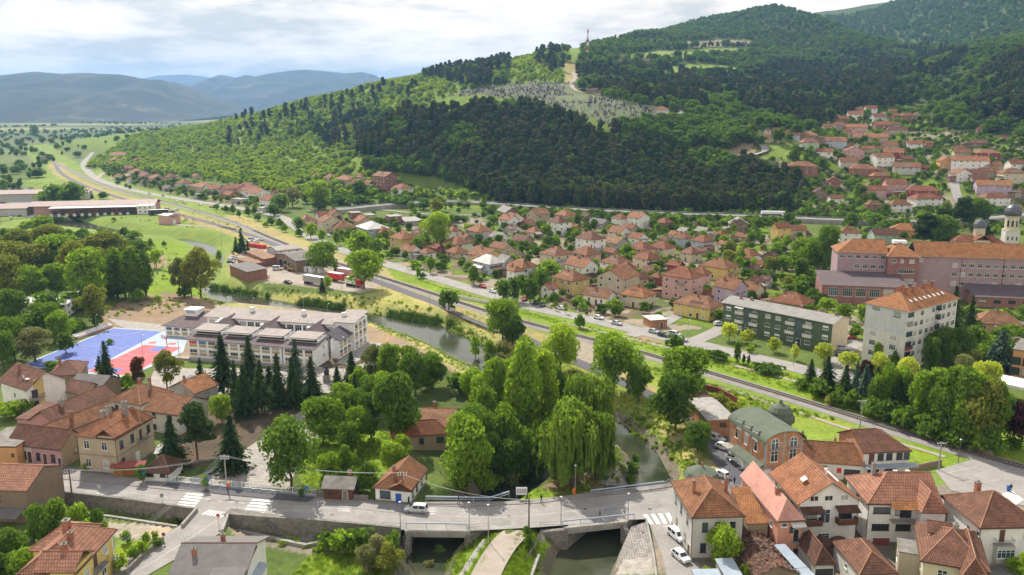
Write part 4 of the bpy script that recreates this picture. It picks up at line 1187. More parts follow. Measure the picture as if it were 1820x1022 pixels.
family('bush',['leaf_dark','leaf_mid','leaf_bright','leaf_olive','leaf_pale','leaf_purple','scrub_leaf'],mk_bush,None,(1,2))
ct=[trunk_mesh('tree_trunk',0.95,0.016,0,3,'bark')]
pt_=[trunk_mesh('tree_trunk',0.9,0.017,1,4,'bark_pine',0.015)]
family('spruce',['needle_dark','needle_blue'],mk_spruce,ct,(1,2))
family('slim',['needle_dark','needle_blue'],mk_slim,ct,(1,2))
family('pine',['needle_pine','needle_dark'],mk_pine,pt_,(1,2,3))
family('willow',['leaf_willow'],mk_willow,[trunk_mesh('tree_trunk',0.6,0.035,3,8,'bark',0.05)],(1,2))
KMAT={'round':dict(d=0,m=1,b=2,l=3,p=4,o=5,w=6,s=7,f=8),'loose':dict(d=0,m=1,b=2,w=3,o=4,r=5),'tall':dict(d=0,m=1,b=2),'poplar':dict(d=0,m=1),'bush':dict(d=0,m=1,b=2,o=3,w=4,p=5,s=6),'spruce':dict(d=0,u=1),'slim':dict(d=0,u=1),'pine':dict(n=0,d=1),'willow':dict(m=0)}
KNAME={'round':('broadleaf_tree','tree','broadleaf tree'),'loose':('broadleaf_tree','tree','loose-crowned broadleaf tree'),'tall':('broadleaf_tree','tree','tall leafy tree'),'poplar':('poplar_tree','tree','slender poplar'),'bush':('shrub','shrub','leafy shrub'),'spruce':('spruce_tree','tree','conical spruce'),'slim':('spruce_tree','tree','bare-stemmed spruce'),'pine':('pine_tree','tree','dark pine'),'willow':('willow_tree','tree','weeping willow')}
KCOL=dict(d='dark green',m='green',b='bright green',l='yellow-green',p='purple',o='olive green',w='pale green',r='russet-tinged',u='blue-green',n='brownish green',s='bright green',f='dark green')
SIZED=[]
PLACED=[]
BASE_RAD={'round':0.45,'loose':0.5,'tall':0.32,'poplar':0.17,'bush':0.6,'spruce':0.21,'slim':0.19,'pine':0.26,'willow':0.47}
def plant(kind,colr,x,y,z,h,w,label=None,group=None,noise=0):
 """w = crown width in metres"""
 pr=PROTO[kind]
 d=math.hypot(x,y);lv='hi' if h*pxm(y)>46 else 'lo'
 vs_=pr[lv][KMAT[kind][colr]]
 k=rng.randrange(len(vs_));rz=rng.uniform(0,6.28)
 nm,cat,_=KNAME[kind]
 t_=thing(nm,None,cat,(x,y,z),rz,group)
 sw=w/(2*BASE_RAD[kind])
 put('crown',vs_[k],t_,(0,0,0),0,(sw,sw,h))
 if pr['trunk']:
  put('trunk',pr['trunk'][k%len(pr['trunk'])],t_,(0,0,0),0,((sw+h)/2,(sw+h)/2,h))
 if label:t_['label']=label
 else:SIZED.append((t_,kind,colr,x,y,h))
 PLACED.append((x,y,w/2))
 return t_
def tree(kind,colr,px,pyb,pyt,wpx,label=None,group=None):
 """a tree whose foot is at photo pixel (px, pyb), whose top reaches row pyt and whose crown is wpx wide"""
 X,Y,Z=at(px,pyb)
 top=onY(px,pyt,Y)[2]
 return plant(kind,colr,X,Y,Z,max(1.0,top-Z),max(0.6,wpx/pxm(Y,Z)),label,group)
# ---- trees one by one (kind, colour, foot x, foot y, top y, width)
TREES=[('round','d',516,866,742,92),('round','m',575,790,706,80),('round','d',704,792,668,80),('round','d',660,780,700,56),('bush','d',655,872,822,52),('bush','m',614,836,792,40),('bush','m',590,848,804,44),('round','m',832,882,742,100),('loose','b',714,826,772,52),('loose','m',690,700,610,60),('loose','w',668,690,612,54),('round','d',738,700,626,50),('round','d',770,690,630,56),('loose','m',845,640,596,26),('loose','m',872,660,604,30),('tall','m',930,800,612,84),('tall','b',965,790,628,70),('tall','m',885,770,640,72),('tall','b',905,730,640,60),('round','m',866,760,668,66),('round','b',838,712,656,44),('round','d',850,820,720,80),('round','m',895,820,720,70),('bush','d',930,850,800,60),('bush','b',868,870,836,48),('bush','w',915,868,838,30),('round','d',640,745,690,50),('round','m',610,735,680,44),('bush','m',760,690,655,46),('bush','d',815,700,664,50),('bush','w',835,705,680,36),('round','d',660,740,668,50),('bush','m',700,650,622,40),('willow','m',1012,864,712,104),('willow','m',1056,852,730,74),('willow','m',1046,812,664,96),('willow','m',990,850,770,60),('round','m',893,604,530,66),('round','d',912,612,560,50),('round','d',798,556,517,36),('round','b',648,514,447,68),('round','m',574,484,430,58),('bush','m',582,512,490,16),('bush','d',596,484,470,12),('round','b',997,660,577,66),('round','m',1092,700,597,88),('round','d',1136,712,648,52),('round','m',1216,702,618,90),('round','d',1200,760,662,90),('round','d',1240,806,750,50),('loose','o',1278,738,696,40),('bush','o',1300,735,715,24),('slim','d',398,700,594,54),('spruce','d',446,692,597,46),('spruce','d',357,674,635,24),('spruce','u',528,700,602,44),('spruce','d',496,722,628,44),('spruce','d',522,724,634,40),('slim','d',556,722,634,46),('slim','d',466,734,640,48),('spruce','d',436,738,648,50),('spruce','d',420,720,640,34),('spruce','d',414,836,738,66),('pine','d',352,812,716,70),('spruce','d',308,832,738,58),('spruce','d',626,690,624,42),('spruce','d',600,695,650,30),('spruce','d',632,724,664,30),('slim','d',480,700,650,36),('round','b',394,752,702,40),('loose','o',298,690,622,56),('loose','r',246,690,634,36),('slim','d',192,688,606,36),('slim','d',178,665,632,22),('bush','m',230,690,664,34),('bush','m',90,655,642,34),('spruce','u',142,660,640,26),('bush','b',30,742,712,60),('bush','m',58,736,708,36),('round','m',157,838,818,22),('round','d',254,858,826,20),('bush','m',196,612,602,16),('round','m',84,824,806,14),('loose','m',366,870,842,20),('loose','d',536,886,868,18),('bush','m',300,852,843,12),('round','m',640,790,724,50),('round','b',700,840,786,46),('round','d',600,760,700,50),('round','d',620,810,752,40),('tall','m',955,740,640,70),('tall','d',990,770,660,60),('round','d',900,860,780,60),('round','m',940,840,760,60),('round','d',870,840,770,50),('tall','m',860,800,690,60),('round','d',985,830,740,50),('round','m',730,665,616,44),('round','m',680,720,662,50),('bush','d',580,760,734,36),('bush','m',640,720,692,36),('loose','m',640,710,650,40),('tall','b',915,790,650,64),('tall','m',940,700,624,50),('loose','w',62,644,582,92),('round','d',28,640,566,60),('loose','d',118,628,592,44),('round','d',24,590,514,56),('round','d',80,598,540,62),('round','m',108,606,552,48),('loose','o',168,578,506,62),('bush','d',140,592,566,40),('bush','d',176,578,556,26),('round','d',6,660,590,50),('bush','d',40,600,560,50),('bush','d',76,560,520,44),('round','o',24,500,428,66),('round','o',62,500,434,62),('round','m',106,492,416,76),('round','m',156,540,444,78),('round','o',190,470,414,84),('round','m',62,540,474,56),('round','o',12,540,452,66),('round','o',132,500,430,60),('round','d',238,462,428,56),('bush','d',130,552,520,60),('bush','d',96,560,520,50),('round','o',84,446,400,62),('round','m',74,420,384,46),('round','m',46,410,394,24),('round','m',100,530,470,50),('round','o',36,470,410,60),('loose','o',176,500,440,70),('bush','d',205,530,500,40),('bush','m',12,580,540,50),('poplar','m',208,530,450,44),('poplar','m',238,532,440,44),('poplar','d',258,526,454,34),('poplar','m',222,528,462,34),('tall','m',190,524,466,40),('bush','m',248,536,514,30),('bush','b',280,536,524,20),('loose','w',320,524,458,40),('loose','o',358,528,438,66),('loose','o',340,528,462,40),('bush','d',330,528,505,30),('round','b',278,476,443,26),('spruce','d',430,448,404,24),('spruce','d',420,450,420,18),('spruce','d',441,452,428,14),('round','m',390,466,445,13),('bush','d',268,440,424,14),('bush','d',291,438,428,10),('spruce','m' if 0 else 'd',573,518,492,16),('round','d',98,362,328,44),('round','d',131,364,324,42),('spruce','d',160,352,336,16),('round','d',184,354,341,18),('round','d',118,366,340,30),('bush','d',8,342,334,12),('round','m',80,362,340,30),('bush','d',30,420,406,30),('bush','d',5,420,405,30),('bush','d',120,424,408,34),('bush','d',150,424,406,36),('bush','d',182,424,406,26),('bush','d',222,420,404,24),('bush','d',240,424,410,30),('bush','d',95,422,408,28),('bush','d',60,424,412,30),('bush','m',202,392,386,10),('round','d',532,410,386,22),('round','m',553,424,396,22),('round','m',573,430,408,16),('round','m',598,436,412,16),('bush','d',530,420,406,18),('round','m',640,452,410,46),('round','m',672,452,424,28),('round','b',776,440,378,54),('round','d',765,486,460,16),('bush','d',752,494,484,14),('round','d',842,506,474,25),('bush','m',626,448,432,14),('round','d',894,532,498,30),('round','d',916,536,494,34),('round','d',942,538,496,34),('round','d',962,524,480,26),('round','m',975,500,462,44),('spruce','d',935,496,458,16),('spruce','d',958,500,468,14),('bush','d',1030,584,558,21),('loose','m',958,544,528,9),('loose','m',973,545,526,12),('loose','m',988,552,534,9),('loose','m',1005,558,537,10),('bush','m',1042,560,552,8),('bush','m',742,494,474,12),('bush','m',735,478,462,30),('bush','d',386,372,362,14),('bush','d',402,378,365,14),('bush','d',415,380,363,14),('bush','d',424,386,372,10),('bush','d',440,384,366,14),('bush','d',460,392,378,16),('bush','d',480,400,386,18),('bush','d',496,404,388,18),('bush','m',506,412,396,14),('bush','d',452,380,368,12),('bush','m',472,404,394,12),('bush','d',225,333,326,8),('bush','d',210,328,321,10),('bush','d',232,336,328,8),('bush','d',1196,620,594,34),('bush','d',1186,612,604,14),('bush','d',1272,640,622,44),('bush','d',1258,634,622,24),('poplar','d',1310,644,609,13),('poplar','d',1322,646,630,7),('poplar','d',1330,648,634,7),('bush','d',1365,662,645,54),('bush','d',1344,656,644,30),('bush','m',1335,626,612,20),('round','l',1296,606,574,30),('round','l',1327,610,586,26),('round','l',1375,626,600,24),('round','l',1412,640,612,14),('round','l',1465,644,610,34),('round','l',1508,656,626,36),('round','l',1562,690,630,42),('round','l',1608,700,636,44),('round','w',1712,700,634,50),('round','l',1748,720,642,52),('spruce','d',1440,684,638,32),('spruce','d',1468,700,632,46),('spruce','d',1500,712,648,42),('bush','d',1424,690,672,34),('spruce','u',1520,704,640,28),('spruce','u',1536,714,648,40),('spruce','d',1555,722,652,36),('loose','m',1575,736,645,58),('loose','p' if 0 else 'm',1590,730,660,40),('spruce','d',1618,746,672,40),('round','p',1536,690,642,30),('tall','m',1660,764,658,66),('loose','m',1690,780,650,72),('tall','d',1702,790,656,74),('loose','m',1740,794,668,78),('round','o',1738,798,674,76),('round','d',1770,790,700,50),('round','p',1800,796,716,58),('bush','d',1640,760,716,40),('bush','o',1478,720,700,26),('bush','o',1530,732,712,30),('bush','d',1590,750,716,50),('round','d',1560,735,680,44),('round','m',1650,745,668,50),('bush','d',1806,800,780,40),('spruce','d',1690,606,508,46),('spruce','d',1722,600,524,34),('spruce','u',1776,655,586,60),('spruce','u',1760,660,612,36),('round','d',1672,652,584,50),('round','d',1702,646,584,54),('round','m',1732,620,580,40),('bush','m',1740,640,612,34),('round','o',1730,660,622,28),('bush','m',1800,600,576,34),('tall','m',1556,666,610,24),('bush','m',1588,658,622,16),('round','d',1650,670,600,30),('bush','d',1455,704,672,44),('bush','d',1490,720,688,40),('bush','d',1515,728,694,44),('bush','d',1550,742,706,44),('bush','d',1575,750,710,44),('bush','d',1610,764,722,44),('bush','d',1640,778,736,44),('bush','d',1670,786,744,50),('bush','d',1700,796,754,50),('bush','m',1730,802,764,46),('bush','d',1765,806,766,50),('tall','m',1635,760,664,60),('tall','d',1680,780,660,70),('tall','m',1715,796,664,74),('round','d',1760,800,690,60),('spruce','d',1596,744,676,40),('loose','m',1600,738,650,50),('round','d',1640,740,680,46),('round','d',1664,444,384,62),('pine','d',1640,444,380,50),('pine','d',1668,440,372,46),('pine','d',1742,450,396,44),('pine','d',1712,410,352,44),('round','d',1736,400,352,46),('pine','d',1700,400,360,34),('round','m',1446,480,422,54),('round','d',1470,486,400,40),('tall','d',1462,480,406,34),('round','m',1425,470,424,50),('round','d',1420,500,460,36),('round','m',1470,560,530,34),('round','m',1500,570,540,36),('bush','m',1530,570,540,26),('bush','d',1440,540,515,30),('round','d',1425,530,500,30),('round','m',1395,480,455,26),('bush','d',1480,600,575,30),('bush','m',1520,600,575,30),('round','d',1515,410,378,34),('round','d',1555,405,380,36),('round','m',1540,398,376,30),('round','d',1600,412,388,30),('round','b',1285,1010,934,58),('bush','d',70,962,898,60),('bush','m',105,955,888,70),('bush','m',145,955,896,64),('bush','d',175,950,905,44),('bush','d',20,1000,940,70),('bush','m',50,1022,975,60),('bush','b',90,985,955,40),('bush','d',0,1030,985,60),('bush','m',610,985,946,56),('bush','d',645,980,940,60),('bush','w',670,1000,952,60),('bush','w',650,1015,970,50),('bush','o',690,1010,965,54),('bush','d',700,985,945,40),('bush','d',580,975,945,36),('bush','w',765,1012,996,20),('bush','d',780,985,968,26),('bush','d',938,975,950,24),('bush','d',935,955,935,22),('bush','m',225,965,944,22),('bush','m',262,965,946,20),('bush','d',282,972,956,24),('bush','b',250,985,962,30),('bush','b',215,1012,985,30),('bush','m',238,995,972,28),('bush','m',274,960,944,14),('poplar','d',1596,1002,960,14),('bush','b',1818,1040,985,60),('bush','b',1330,1030,1000,26),('bush','m',1255,1035,1008,30),('bush','o',310,930,922,20),('bush','o',295,932,924,16),('bush','d',1120,850,820,26),('bush','m',1118,862,842,20),('bush','d',1126,832,805,16),('round','b',565,372,322,44),('loose','w',520,368,332,50),('round','d',640,352,322,34),('round','d',780,376,350,34),('round','o',776,384,352,26),('round','m',822,362,336,24),('round','d',500,376,346,34),('round','d',545,362,336,26),('bush','d',600,364,345,44),('bush','d',640,366,346,44),('bush','d',680,366,344,44),('bush','d',720,368,346,44),('bush','d',755,372,352,30),('bush','d',570,374,352,34),('bush','m',665,350,334,30),('round','m',600,335,318,24),('bush','d',486,384,362,30),('round','d',40,280,0,1)if 0 else('round','d',62,245,222,14),]
for a in TREES:tree(*a)
# ---- woods on the hill: pines and broadleaf scrub
def scatter_zone(poly,n,seed,y0,y1,x0,x1,skip=()):
 nr=np.random.RandomState(seed)
 out=[]
 while len(out)<n:
  x=nr.uniform(x0,x1,30000);y=nr.uniform(y0,y1,30000)
  z=hgt(x,y)
  px,py=proj(x,y,z)
  k=inpoly(px,py,poly)if poly is not None else np.ones(len(x),bool)
  for s in skip:k&=~inpoly(px,py,s)
  for q in np.nonzero(k)[0]:
   out.append((x[q],y[q],z[q]))
   if len(out)>=n:break
  if not np.any(k):break
 return out
def stuff_scatter(name,pts,sources,hmin,hmax,wk,label_kind='stuff',seed=1,tilt=0.0):
 """one object of many instanced crowns: geometry nodes put a crown on every point"""
 nr=np.random.RandomState(seed)
 me=bpy.data.meshes.new(name)
 P=np.array(pts,np.float32);n=len(P)
 me.vertices.add(n);me.vertices.foreach_set('co',P.ravel())
 h=nr.uniform(hmin,hmax,n).astype(np.float32);w=(h*nr.uniform(0.8,1.25,n)*wk).astype(np.float32)
 a=me.attributes.new('tall','FLOAT','POINT');a.data.foreach_set('value',h)
 a=me.attributes.new('wide','FLOAT','POINT');a.data.foreach_set('value',w)
 a=me.attributes.new('turn','FLOAT','POINT');a.data.foreach_set('value',nr.uniform(0,6.28,n).astype(np.float32))
 a=me.attributes.new('pick','INT','POINT');a.data.foreach_set('value',nr.randint(0,len(sources),n).astype(np.int32))
 o=put(name,me);o['kind']='stuff'
 ng=bpy.data.node_groups.new(name,'GeometryNodeTree')
 ng.interface.new_socket('Geometry',in_out='INPUT',socket_type='NodeSocketGeometry');ng.interface.new_socket('Geometry',in_out='OUTPUT',socket_type='NodeSocketGeometry')
 gi=ng.nodes.new('NodeGroupInput');go=ng.nodes.new('NodeGroupOutput');jn=ng.nodes.new('GeometryNodeJoinGeometry')
 def attr(nm,ty='FLOAT'):
  q=ng.nodes.new('GeometryNodeInputNamedAttribute');q.data_type=ty;q.inputs['Name'].default_value=nm;return q
 T_,W_,U_,K_=attr('tall'),attr('wide'),attr('turn'),attr('pick','INT')
 cs=ng.nodes.new('ShaderNodeCombineXYZ');cr=ng.nodes.new('ShaderNodeCombineXYZ')
 ng.links.new(W_.outputs[0],cs.inputs[0]);ng.links.new(W_.outputs[0],cs.inputs[1]);ng.links.new(T_.outputs[0],cs.inputs[2]);ng.links.new(U_.outputs[0],cr.inputs[2])
 for k,src in enumerate(sources):
  oi=ng.nodes.new('GeometryNodeObjectInfo');oi.inputs['Object'].default_value=src;oi.transform_space='ORIGINAL'
  ip=ng.nodes.new('GeometryNodeInstanceOnPoints')
  cm=ng.nodes.new('FunctionNodeCompare');cm.data_type='INT';cm.operation='EQUAL';cm.inputs[3].default_value=k
  ng.links.new(K_.outputs[0],cm.inputs[2]);ng.links.new(cm.outputs[0],ip.inputs['Selection'])
  ng.links.new(gi.outputs[0],ip.inputs['Points']);ng.links.new(oi.outputs['Geometry'],ip.inputs['Instance'])
  ng.links.new(cs.outputs[0],ip.inputs['Scale']);ng.links.new(cr.outputs[0],ip.inputs['Rotation'])
  ng.links.new(ip.outputs[0],jn.inputs[0])
 ng.links.new(jn.outputs[0],go.inputs[0])
 md=o.modifiers.new('scatter','NODES');md.node_group=ng
 return o
def crown_of(t_):
 return[c for c in t_.children if c.name.startswith('crown')][0]
HILLROAD_CLEAR=[(1225,262),(1300,268),(1345,276),(1360,262),(1340,244),(1320,232),(1345,232),(1385,268),(1345,292),(1220,276)]
VILLAGE=[(1330,290),(1400,280),(1440,235),(1480,205),(1530,188),(1650,190),(1660,230),(1830,255),(1830,400),(1420,396),(1390,330)]
pa=scatter_zone(PINE_A2,3300,3,560,1000,-250,320,MEADOWS+[HILLROAD_CLEAR])
pa+=scatter_zone(PINE_D,500,5,900,1500,-250,60)
pa+=scatter_zone([(560,240),(640,210),(720,195),(760,230),(700,262),(640,262),(580,262)],240,15,700,1300,-400,-50)
pa+=scatter_zone([(420,215),(700,150),(760,165),(640,215),(500,260),(400,262)],110,16,700,1500,-600,-50)
pa+=scatter_zone(PINE_E,90,17,900,1600,-50,150)
pb=scatter_zone(PINE_B,4200,6,850,1900,60,1100,MEADOWS)+scatter_zone(PINE_C,1800,7,700,1600,380,1250)
pa=[p for p in pa if not any((p[0]-q[0])**2+(p[1]-q[1])**2<16 for q in pwps)]if False else pa
pa.sort(key=lambda p:math.hypot(p[0],p[1]))
near_p,far_p=pa[:285],pa[285:]+pb
for x,y,z in near_p:
 h=rng.uniform(11,18)
 plant('pine','n' if rng.random()<0.75 else 'd',x,y,z-0.3,h,h*rng.uniform(0.36,0.5),'dark pine in the dense front rows of the forest above the highway','pines in the front of the forest')
src=[]
for o in col.objects:
 if o.name.startswith('pine_tree')and len(src)<6 and o.get('group'):
  c=crown_of(o)
  if c.data not in[s.data for s in src]:src.append(c)
fp_=np.array(far_p);mix_=(fbm(fp_[:,0],fp_[:,1],55,61,3)>0.6)|(np.random.RandomState(9).rand(len(far_p))<0.1)
stuff_scatter('pine_forest',[(x,y,z-0.3)for(x,y,z),q_ in zip(far_p,mix_)if not q_],src,8,19,0.95,seed=4)
mixed_=[p for p,q_ in zip(far_p,mix_)if q_]
NOTREE=[CEMETERY]+MEADOWS+[HILLROAD_CLEAR,VILLAGE,[(995,100),(1020,100),(1032,152),(1000,152)]]
SCRUB=[(150,300),(240,240),(330,228),(500,190),(700,143),(800,128),(1000,90),(1090,62),(1000,150),(870,150),(780,175),(700,230),(640,290),(760,340),(860,352),(760,352),(520,345),(420,330),(300,312),(200,298)]
sc_pts=scatter_zone(SCRUB,13000,21,640,2000,-800,80,NOTREE)
wd=scatter_zone([(1000,150),(1040,85),(1390,0),(1500,0),(1900,-100),(2000,200),(1830,260),(1660,240),(1640,190),(1540,185),(1440,235),(1340,290),(1420,330),(1380,345),(1200,300),(1100,240),(1235,225),(1060,170)],13000,22,640,2900,60,1700,NOTREE+[PINE_B,PINE_C])
wd+=scatter_zone([(1090,225),(1230,222),(1330,240),(1300,268),(1110,250)],260,23,700,900,60,320,[HILLROAD_CLEAR])
wd+=scatter_zone([(1835,-60),(2500,-40),(2500,380),(1960,360),(1850,255)],3500,29,560,2600,350,2400)
edge=scatter_zone([(640,300),(760,315),(860,340),(1000,362),(1200,370),(1400,384),(1400,366),(1180,352),(980,345),(860,318),(760,290)],700,24,600,900,-200,320)
flatw=scatter_zone([(0,232),(240,232),(330,220),(300,250),(210,262),(150,285),(60,290),(0,300)],260,25,900,2600,-1700,-300)+scatter_zone([(0,300),(90,290),(60,330),(0,345)],30,26,750,1200,-900,-400)+scatter_zone([(310,196),(420,200),(400,210),(310,212)],160,27,3200,6000,-2400,-900)
sc_src=[crown_of(plant('round','s',*flat(300,306),0.5,5,5.5)),crown_of(plant('round','m',*flat(330,318),0.5,6,6)),crown_of(plant('bush','s',*flat(360,330),0.2,4,5)),crown_of(plant('round','s',*flat(270,300),0.5,5,5))]
wd_src=[crown_of(plant('round','f',*at(1460,300)[:2],at(1460,300)[2],9,9)),crown_of(plant('round','f',*at(1480,215)[:2],at(1480,215)[2],9,9)),crown_of(plant('tall','d',*at(1410,290)[:2],at(1410,290)[2],11,8))]
stuff_scatter('hillside_scrub',sc_pts,sc_src,3.0,7.0,1.25,seed=8)
stuff_scatter('hill_woods',wd+edge+mixed_,wd_src,7,13,1.1,seed=9)
stuff_scatter('valley_woods',flatw,wd_src,4,10,1.5,seed=10)
hd_=[];hr2=random.Random(12)
for k in range(46):
 x,y=hr2 .uniform(-2900,-250),hr2 .uniform(1500,4600);an=hr2 .choice((.1,1.4,.25,1.2))+hr2 .uniform(-.15,.15);n_=hr2 .randrange(8,34)
 for j in range(n_):
  px_,py_=x+j*14*math.cos(an)+hr2 .gauss(0,5),y+j*14*math.sin(an)+hr2 .gauss(0,5)
  if px_<-py_*.18 and hr2 .random()<.85:hd_.append((px_,py_,hz(px_,py_)))
hd_=[p for p in hd_ if p[2]<4]
stuff_scatter('valley_hedgerows',hd_,wd_src,3.5,9,2.0,seed=24)
# ---- gardens between the houses: single trees and shrubs
def garden(poly,n,seed,y0,y1,x0,x1,hs,kinds):
 nr=random.Random(seed)
 for x,y,z in scatter_zone(poly,n*3,seed,y0,y1,x0,x1):
  if n<=0:break
  if any((x-a)**2+(y-b_)**2<(r+1.5)**2 for a,b_,r in HOUSE_DISCS):continue
  if segdist(np.array([x]),np.array([y]),ROADN_W)[0][0]<7 or segdist(np.array([x]),np.array([y]),HW_W)[0][0]<8 or segdist(np.array([x]),np.array([y]),VR_W)[0][0]<7:continue
  k,c=nr.choice(kinds);h=nr.uniform(*hs)*(0.55 if k=='bush' else 1)
  plant(k,c,x,y,z,h,h*(0.85 if k!='bush' else 1.3)*nr.uniform(0.8,1.15));n-=1
ROADN_W=[tuple(flat(*p))for p in ROADN_PX];HW_W=[on_z(a,q,3.0)[:2]for a,q in HW_PX]
VR_W=[tuple(at(*p)[:2])for p in[(1722,388),(1712,370),(1700,345),(1696,325),(1692,300),(1680,280)]]
HOUSE_DISCS=[]
g_src=crown_of(plant('bush','m',*flat(1060,556),0,1.6,2.4))
# ---- reeds, long grass
def blades(name,n_,hh,ww,seed,mat):
 nr=np.random.RandomState(seed);P=nr.normal(size=(n_,2))*0.35
 V=[];
 for k in range(n_):
  an=nr.uniform(0,6.28);dx_,dy_=math.cos(an)*ww/2,math.sin(an)*ww/2;h=hh*nr.uniform(0.6,1.1);lx,ly=nr.normal(size=2)*0.18*h
  x,y=P[k];V+=[(x-dx_,y-dy_,0),(x+dx_,y+dy_,0),(x+lx+dx_*0.3,y+ly+dy_*0.3,h),(x+lx-dx_*0.3,y+ly-dy_*0.3,h)]
 return npmesh(name,np.array(V),np.arange(4*n_).reshape(-1,4),[mat])
def tuft(label,px,py,mat,h,cat='plant',nm='reed_clump'):
 X,Y,Z=at(px,py)
 o=put(nm,blades('blades',26,1.0,0.10,int(px),mat),None,(X,Y,Z),0,(1.2,1.2,h));return tag(o,label,cat)
rd=[tuft('tall green reed clump at the water edge behind the long school',600,551,'reed_leaf',1.8),tuft('tall green reed clump in the bend of the river left of the school',402,522,'reed_leaf',1.8)]
def riverpts(i0,i1,n,lo,hi,seed,side=0):
 nr=random.Random(seed);out=[]
 while len(out)<n:
  k=nr.randrange(i0,i1);f=nr.random();c=RIV_C[k]+(RIV_C[k+1]-RIV_C[k])*f;h_=RIV_H[k]+(RIV_H[k+1]-RIV_H[k])*f
  t_=RIV_C[k+1]-RIV_C[k];t_=t_/np.hypot(*t_);s=side or nr.choice((-1,1));d=h_+nr.uniform(lo,hi)
  x,y=c[0]+t_[1]*d*s,c[1]-t_[0]*d*s
  out.append((x,y,max(hz(x,y),WATER_Z-0.3)))
 return out
rpts=riverpts(13,14,130,-3.0,0.6,5,-1)+riverpts(15,16,150,-3.5,0.6,15,-1)+riverpts(16,18,26,-1.6,0.6,6,-1)+riverpts(10,12,70,-2,0.5,7,-1)
stuff_scatter('reeds',rpts,rd,1.2,2.4,0.8,seed=12)
gt=[tuft('long grass tuft on the river bank by the octagonal pavilion',1190,840,'grass_leaf',0.5,'plant','grass_tuft')]
gp_=riverpts(23,29,900,0.8,6.5,8,1)+riverpts(16,24,1500,1.0,9,9)
for poly,n in(([(560,770),(640,740),(720,790),(690,850),(640,866),(540,862),(520,820)],900),([(560,978),(680,985),(740,1022),(520,1022)],260),([(775,1022),(850,950),(880,948),(868,990),(840,1022)],260),([(920,950),(962,948),(958,985),(940,1022),(895,1022)],260),([(890,880),(1000,864),(1060,872),(960,884),(900,891)],90),([(1150,650),(1300,690),(1480,745),(1320,735),(1200,705)],700),([(720,490),(960,560),(1300,640),(1440,675),(1560,705),(1700,785),(1500,725),(1300,662),(1080,600),(860,540)],1200)):
 gp_+=scatter_zone(poly,n,n+3,100,420,-120,180)
wds=[]
for poly,n in(([(400,500),(640,525),(760,545),(940,640),(1050,670),(930,680),(780,600),(600,548)],260),([(1085,745),(1180,740),(1235,800),(1235,860),(1195,820)],110),([(1150,650),(1480,745),(1320,735)],60),([(560,770),(720,790),(690,850),(640,866),(540,862)],90),([(120,376),(420,374),(480,420),(330,405)],140),([(240,425),(390,470),(380,540),(260,500)],140),([(150,290),(300,350),(480,418),(470,424),(290,356),(140,296)],40),([(400,930),(560,948),(700,980),(540,985)],60),([(640,568),(800,622),(880,672),(830,672),(740,612)],110),([(160,565),(240,525),(420,540),(300,560)],90)):
 wds+=scatter_zone(poly,n,n+71,100,1200,-600,180)
wb_=crown_of(plant('bush','s',*flat(672,548),-0.2,0.9,1.4));wc_=crown_of(plant('bush','b',*flat(640,535),-0.2,0.9,1.4))
stuff_scatter('weeds',wds,[wb_,wc_],0.2,0.8,1.8,seed=23)
stuff_scatter('grass',gp_,gt,0.22,0.55,1.6,seed=13)
# = HOUSES
WIN={}
def win_mesh(w,h,style):
 gv=rng.choice(('glass','glass','glass_blue','glass_curtain','glass'));k=(round(w,2),round(h,2),style,gv)
 if k in WIN:return WIN[k]
 frame={'w':'frame_white','b':'frame_brown','d':'metal_dark','f':'frame_white','s':'frame_white','fb':'frame_brown'}[style]
 a,b,t=w/2,h/2,0.07
 if style in('f','fb'):
  q=MB();q.box(-a,a,-0.05,0.0,-b,b,0);q.box(-a+0.12,-0.05,-0.06,-0.045,-b+0.12,b-0.12,1);q.box(0.05,a-0.12,-0.06,-0.045,-b+0.12,b-0.12,1)
  WIN[k]=(q.mesh('window',[frame,gv]),None);return WIN[k]
 q=MB()
 q.box(-a,-a+t,-0.06,0.0,-b,b);q.box(a-t,a,-0.06,0.0,-b,b);q.box(-a+t,a-t,-0.06,0.0,b-t,b);q.box(-a+t,a-t,-0.06,0.0,-b,-b+t)
 n=max(1,round(w/0.75))
 for i in range(1,n):
  x=-a+w*i/n;q.box(x-t/2,x+t/2,-0.055,0.0,-b+t,b-t)
 if h>1.35:q.box(-a+t,a-t,-0.052,0.0,b*0.35,b*0.35+0.05)
 q.box(-a-0.1,a+0.1,-0.16,0.0,-b-0.09,-b-0.002)
 g=MB();g.box(-a+t*0.5,a-t*0.5,-0.03,-0.003,-b+t*0.5,b-t*0.5)
 if style=='s':
  g.box(-a+t,a-t,-0.045,-0.031,0.0,b-t,1)
 WIN[k]=(q.mesh('window',[frame]),g.mesh('pane',[gv,'frame_white' if style=='s' else gv]));return WIN[k]
CURT=None
def window(parent,loc,rz,w,h,style='w',name='window'):
 f,g=win_mesh(w,h,style)
 o=put(name,f,parent,loc,rz)
 if g is not None:put('pane',g,o)
 return o
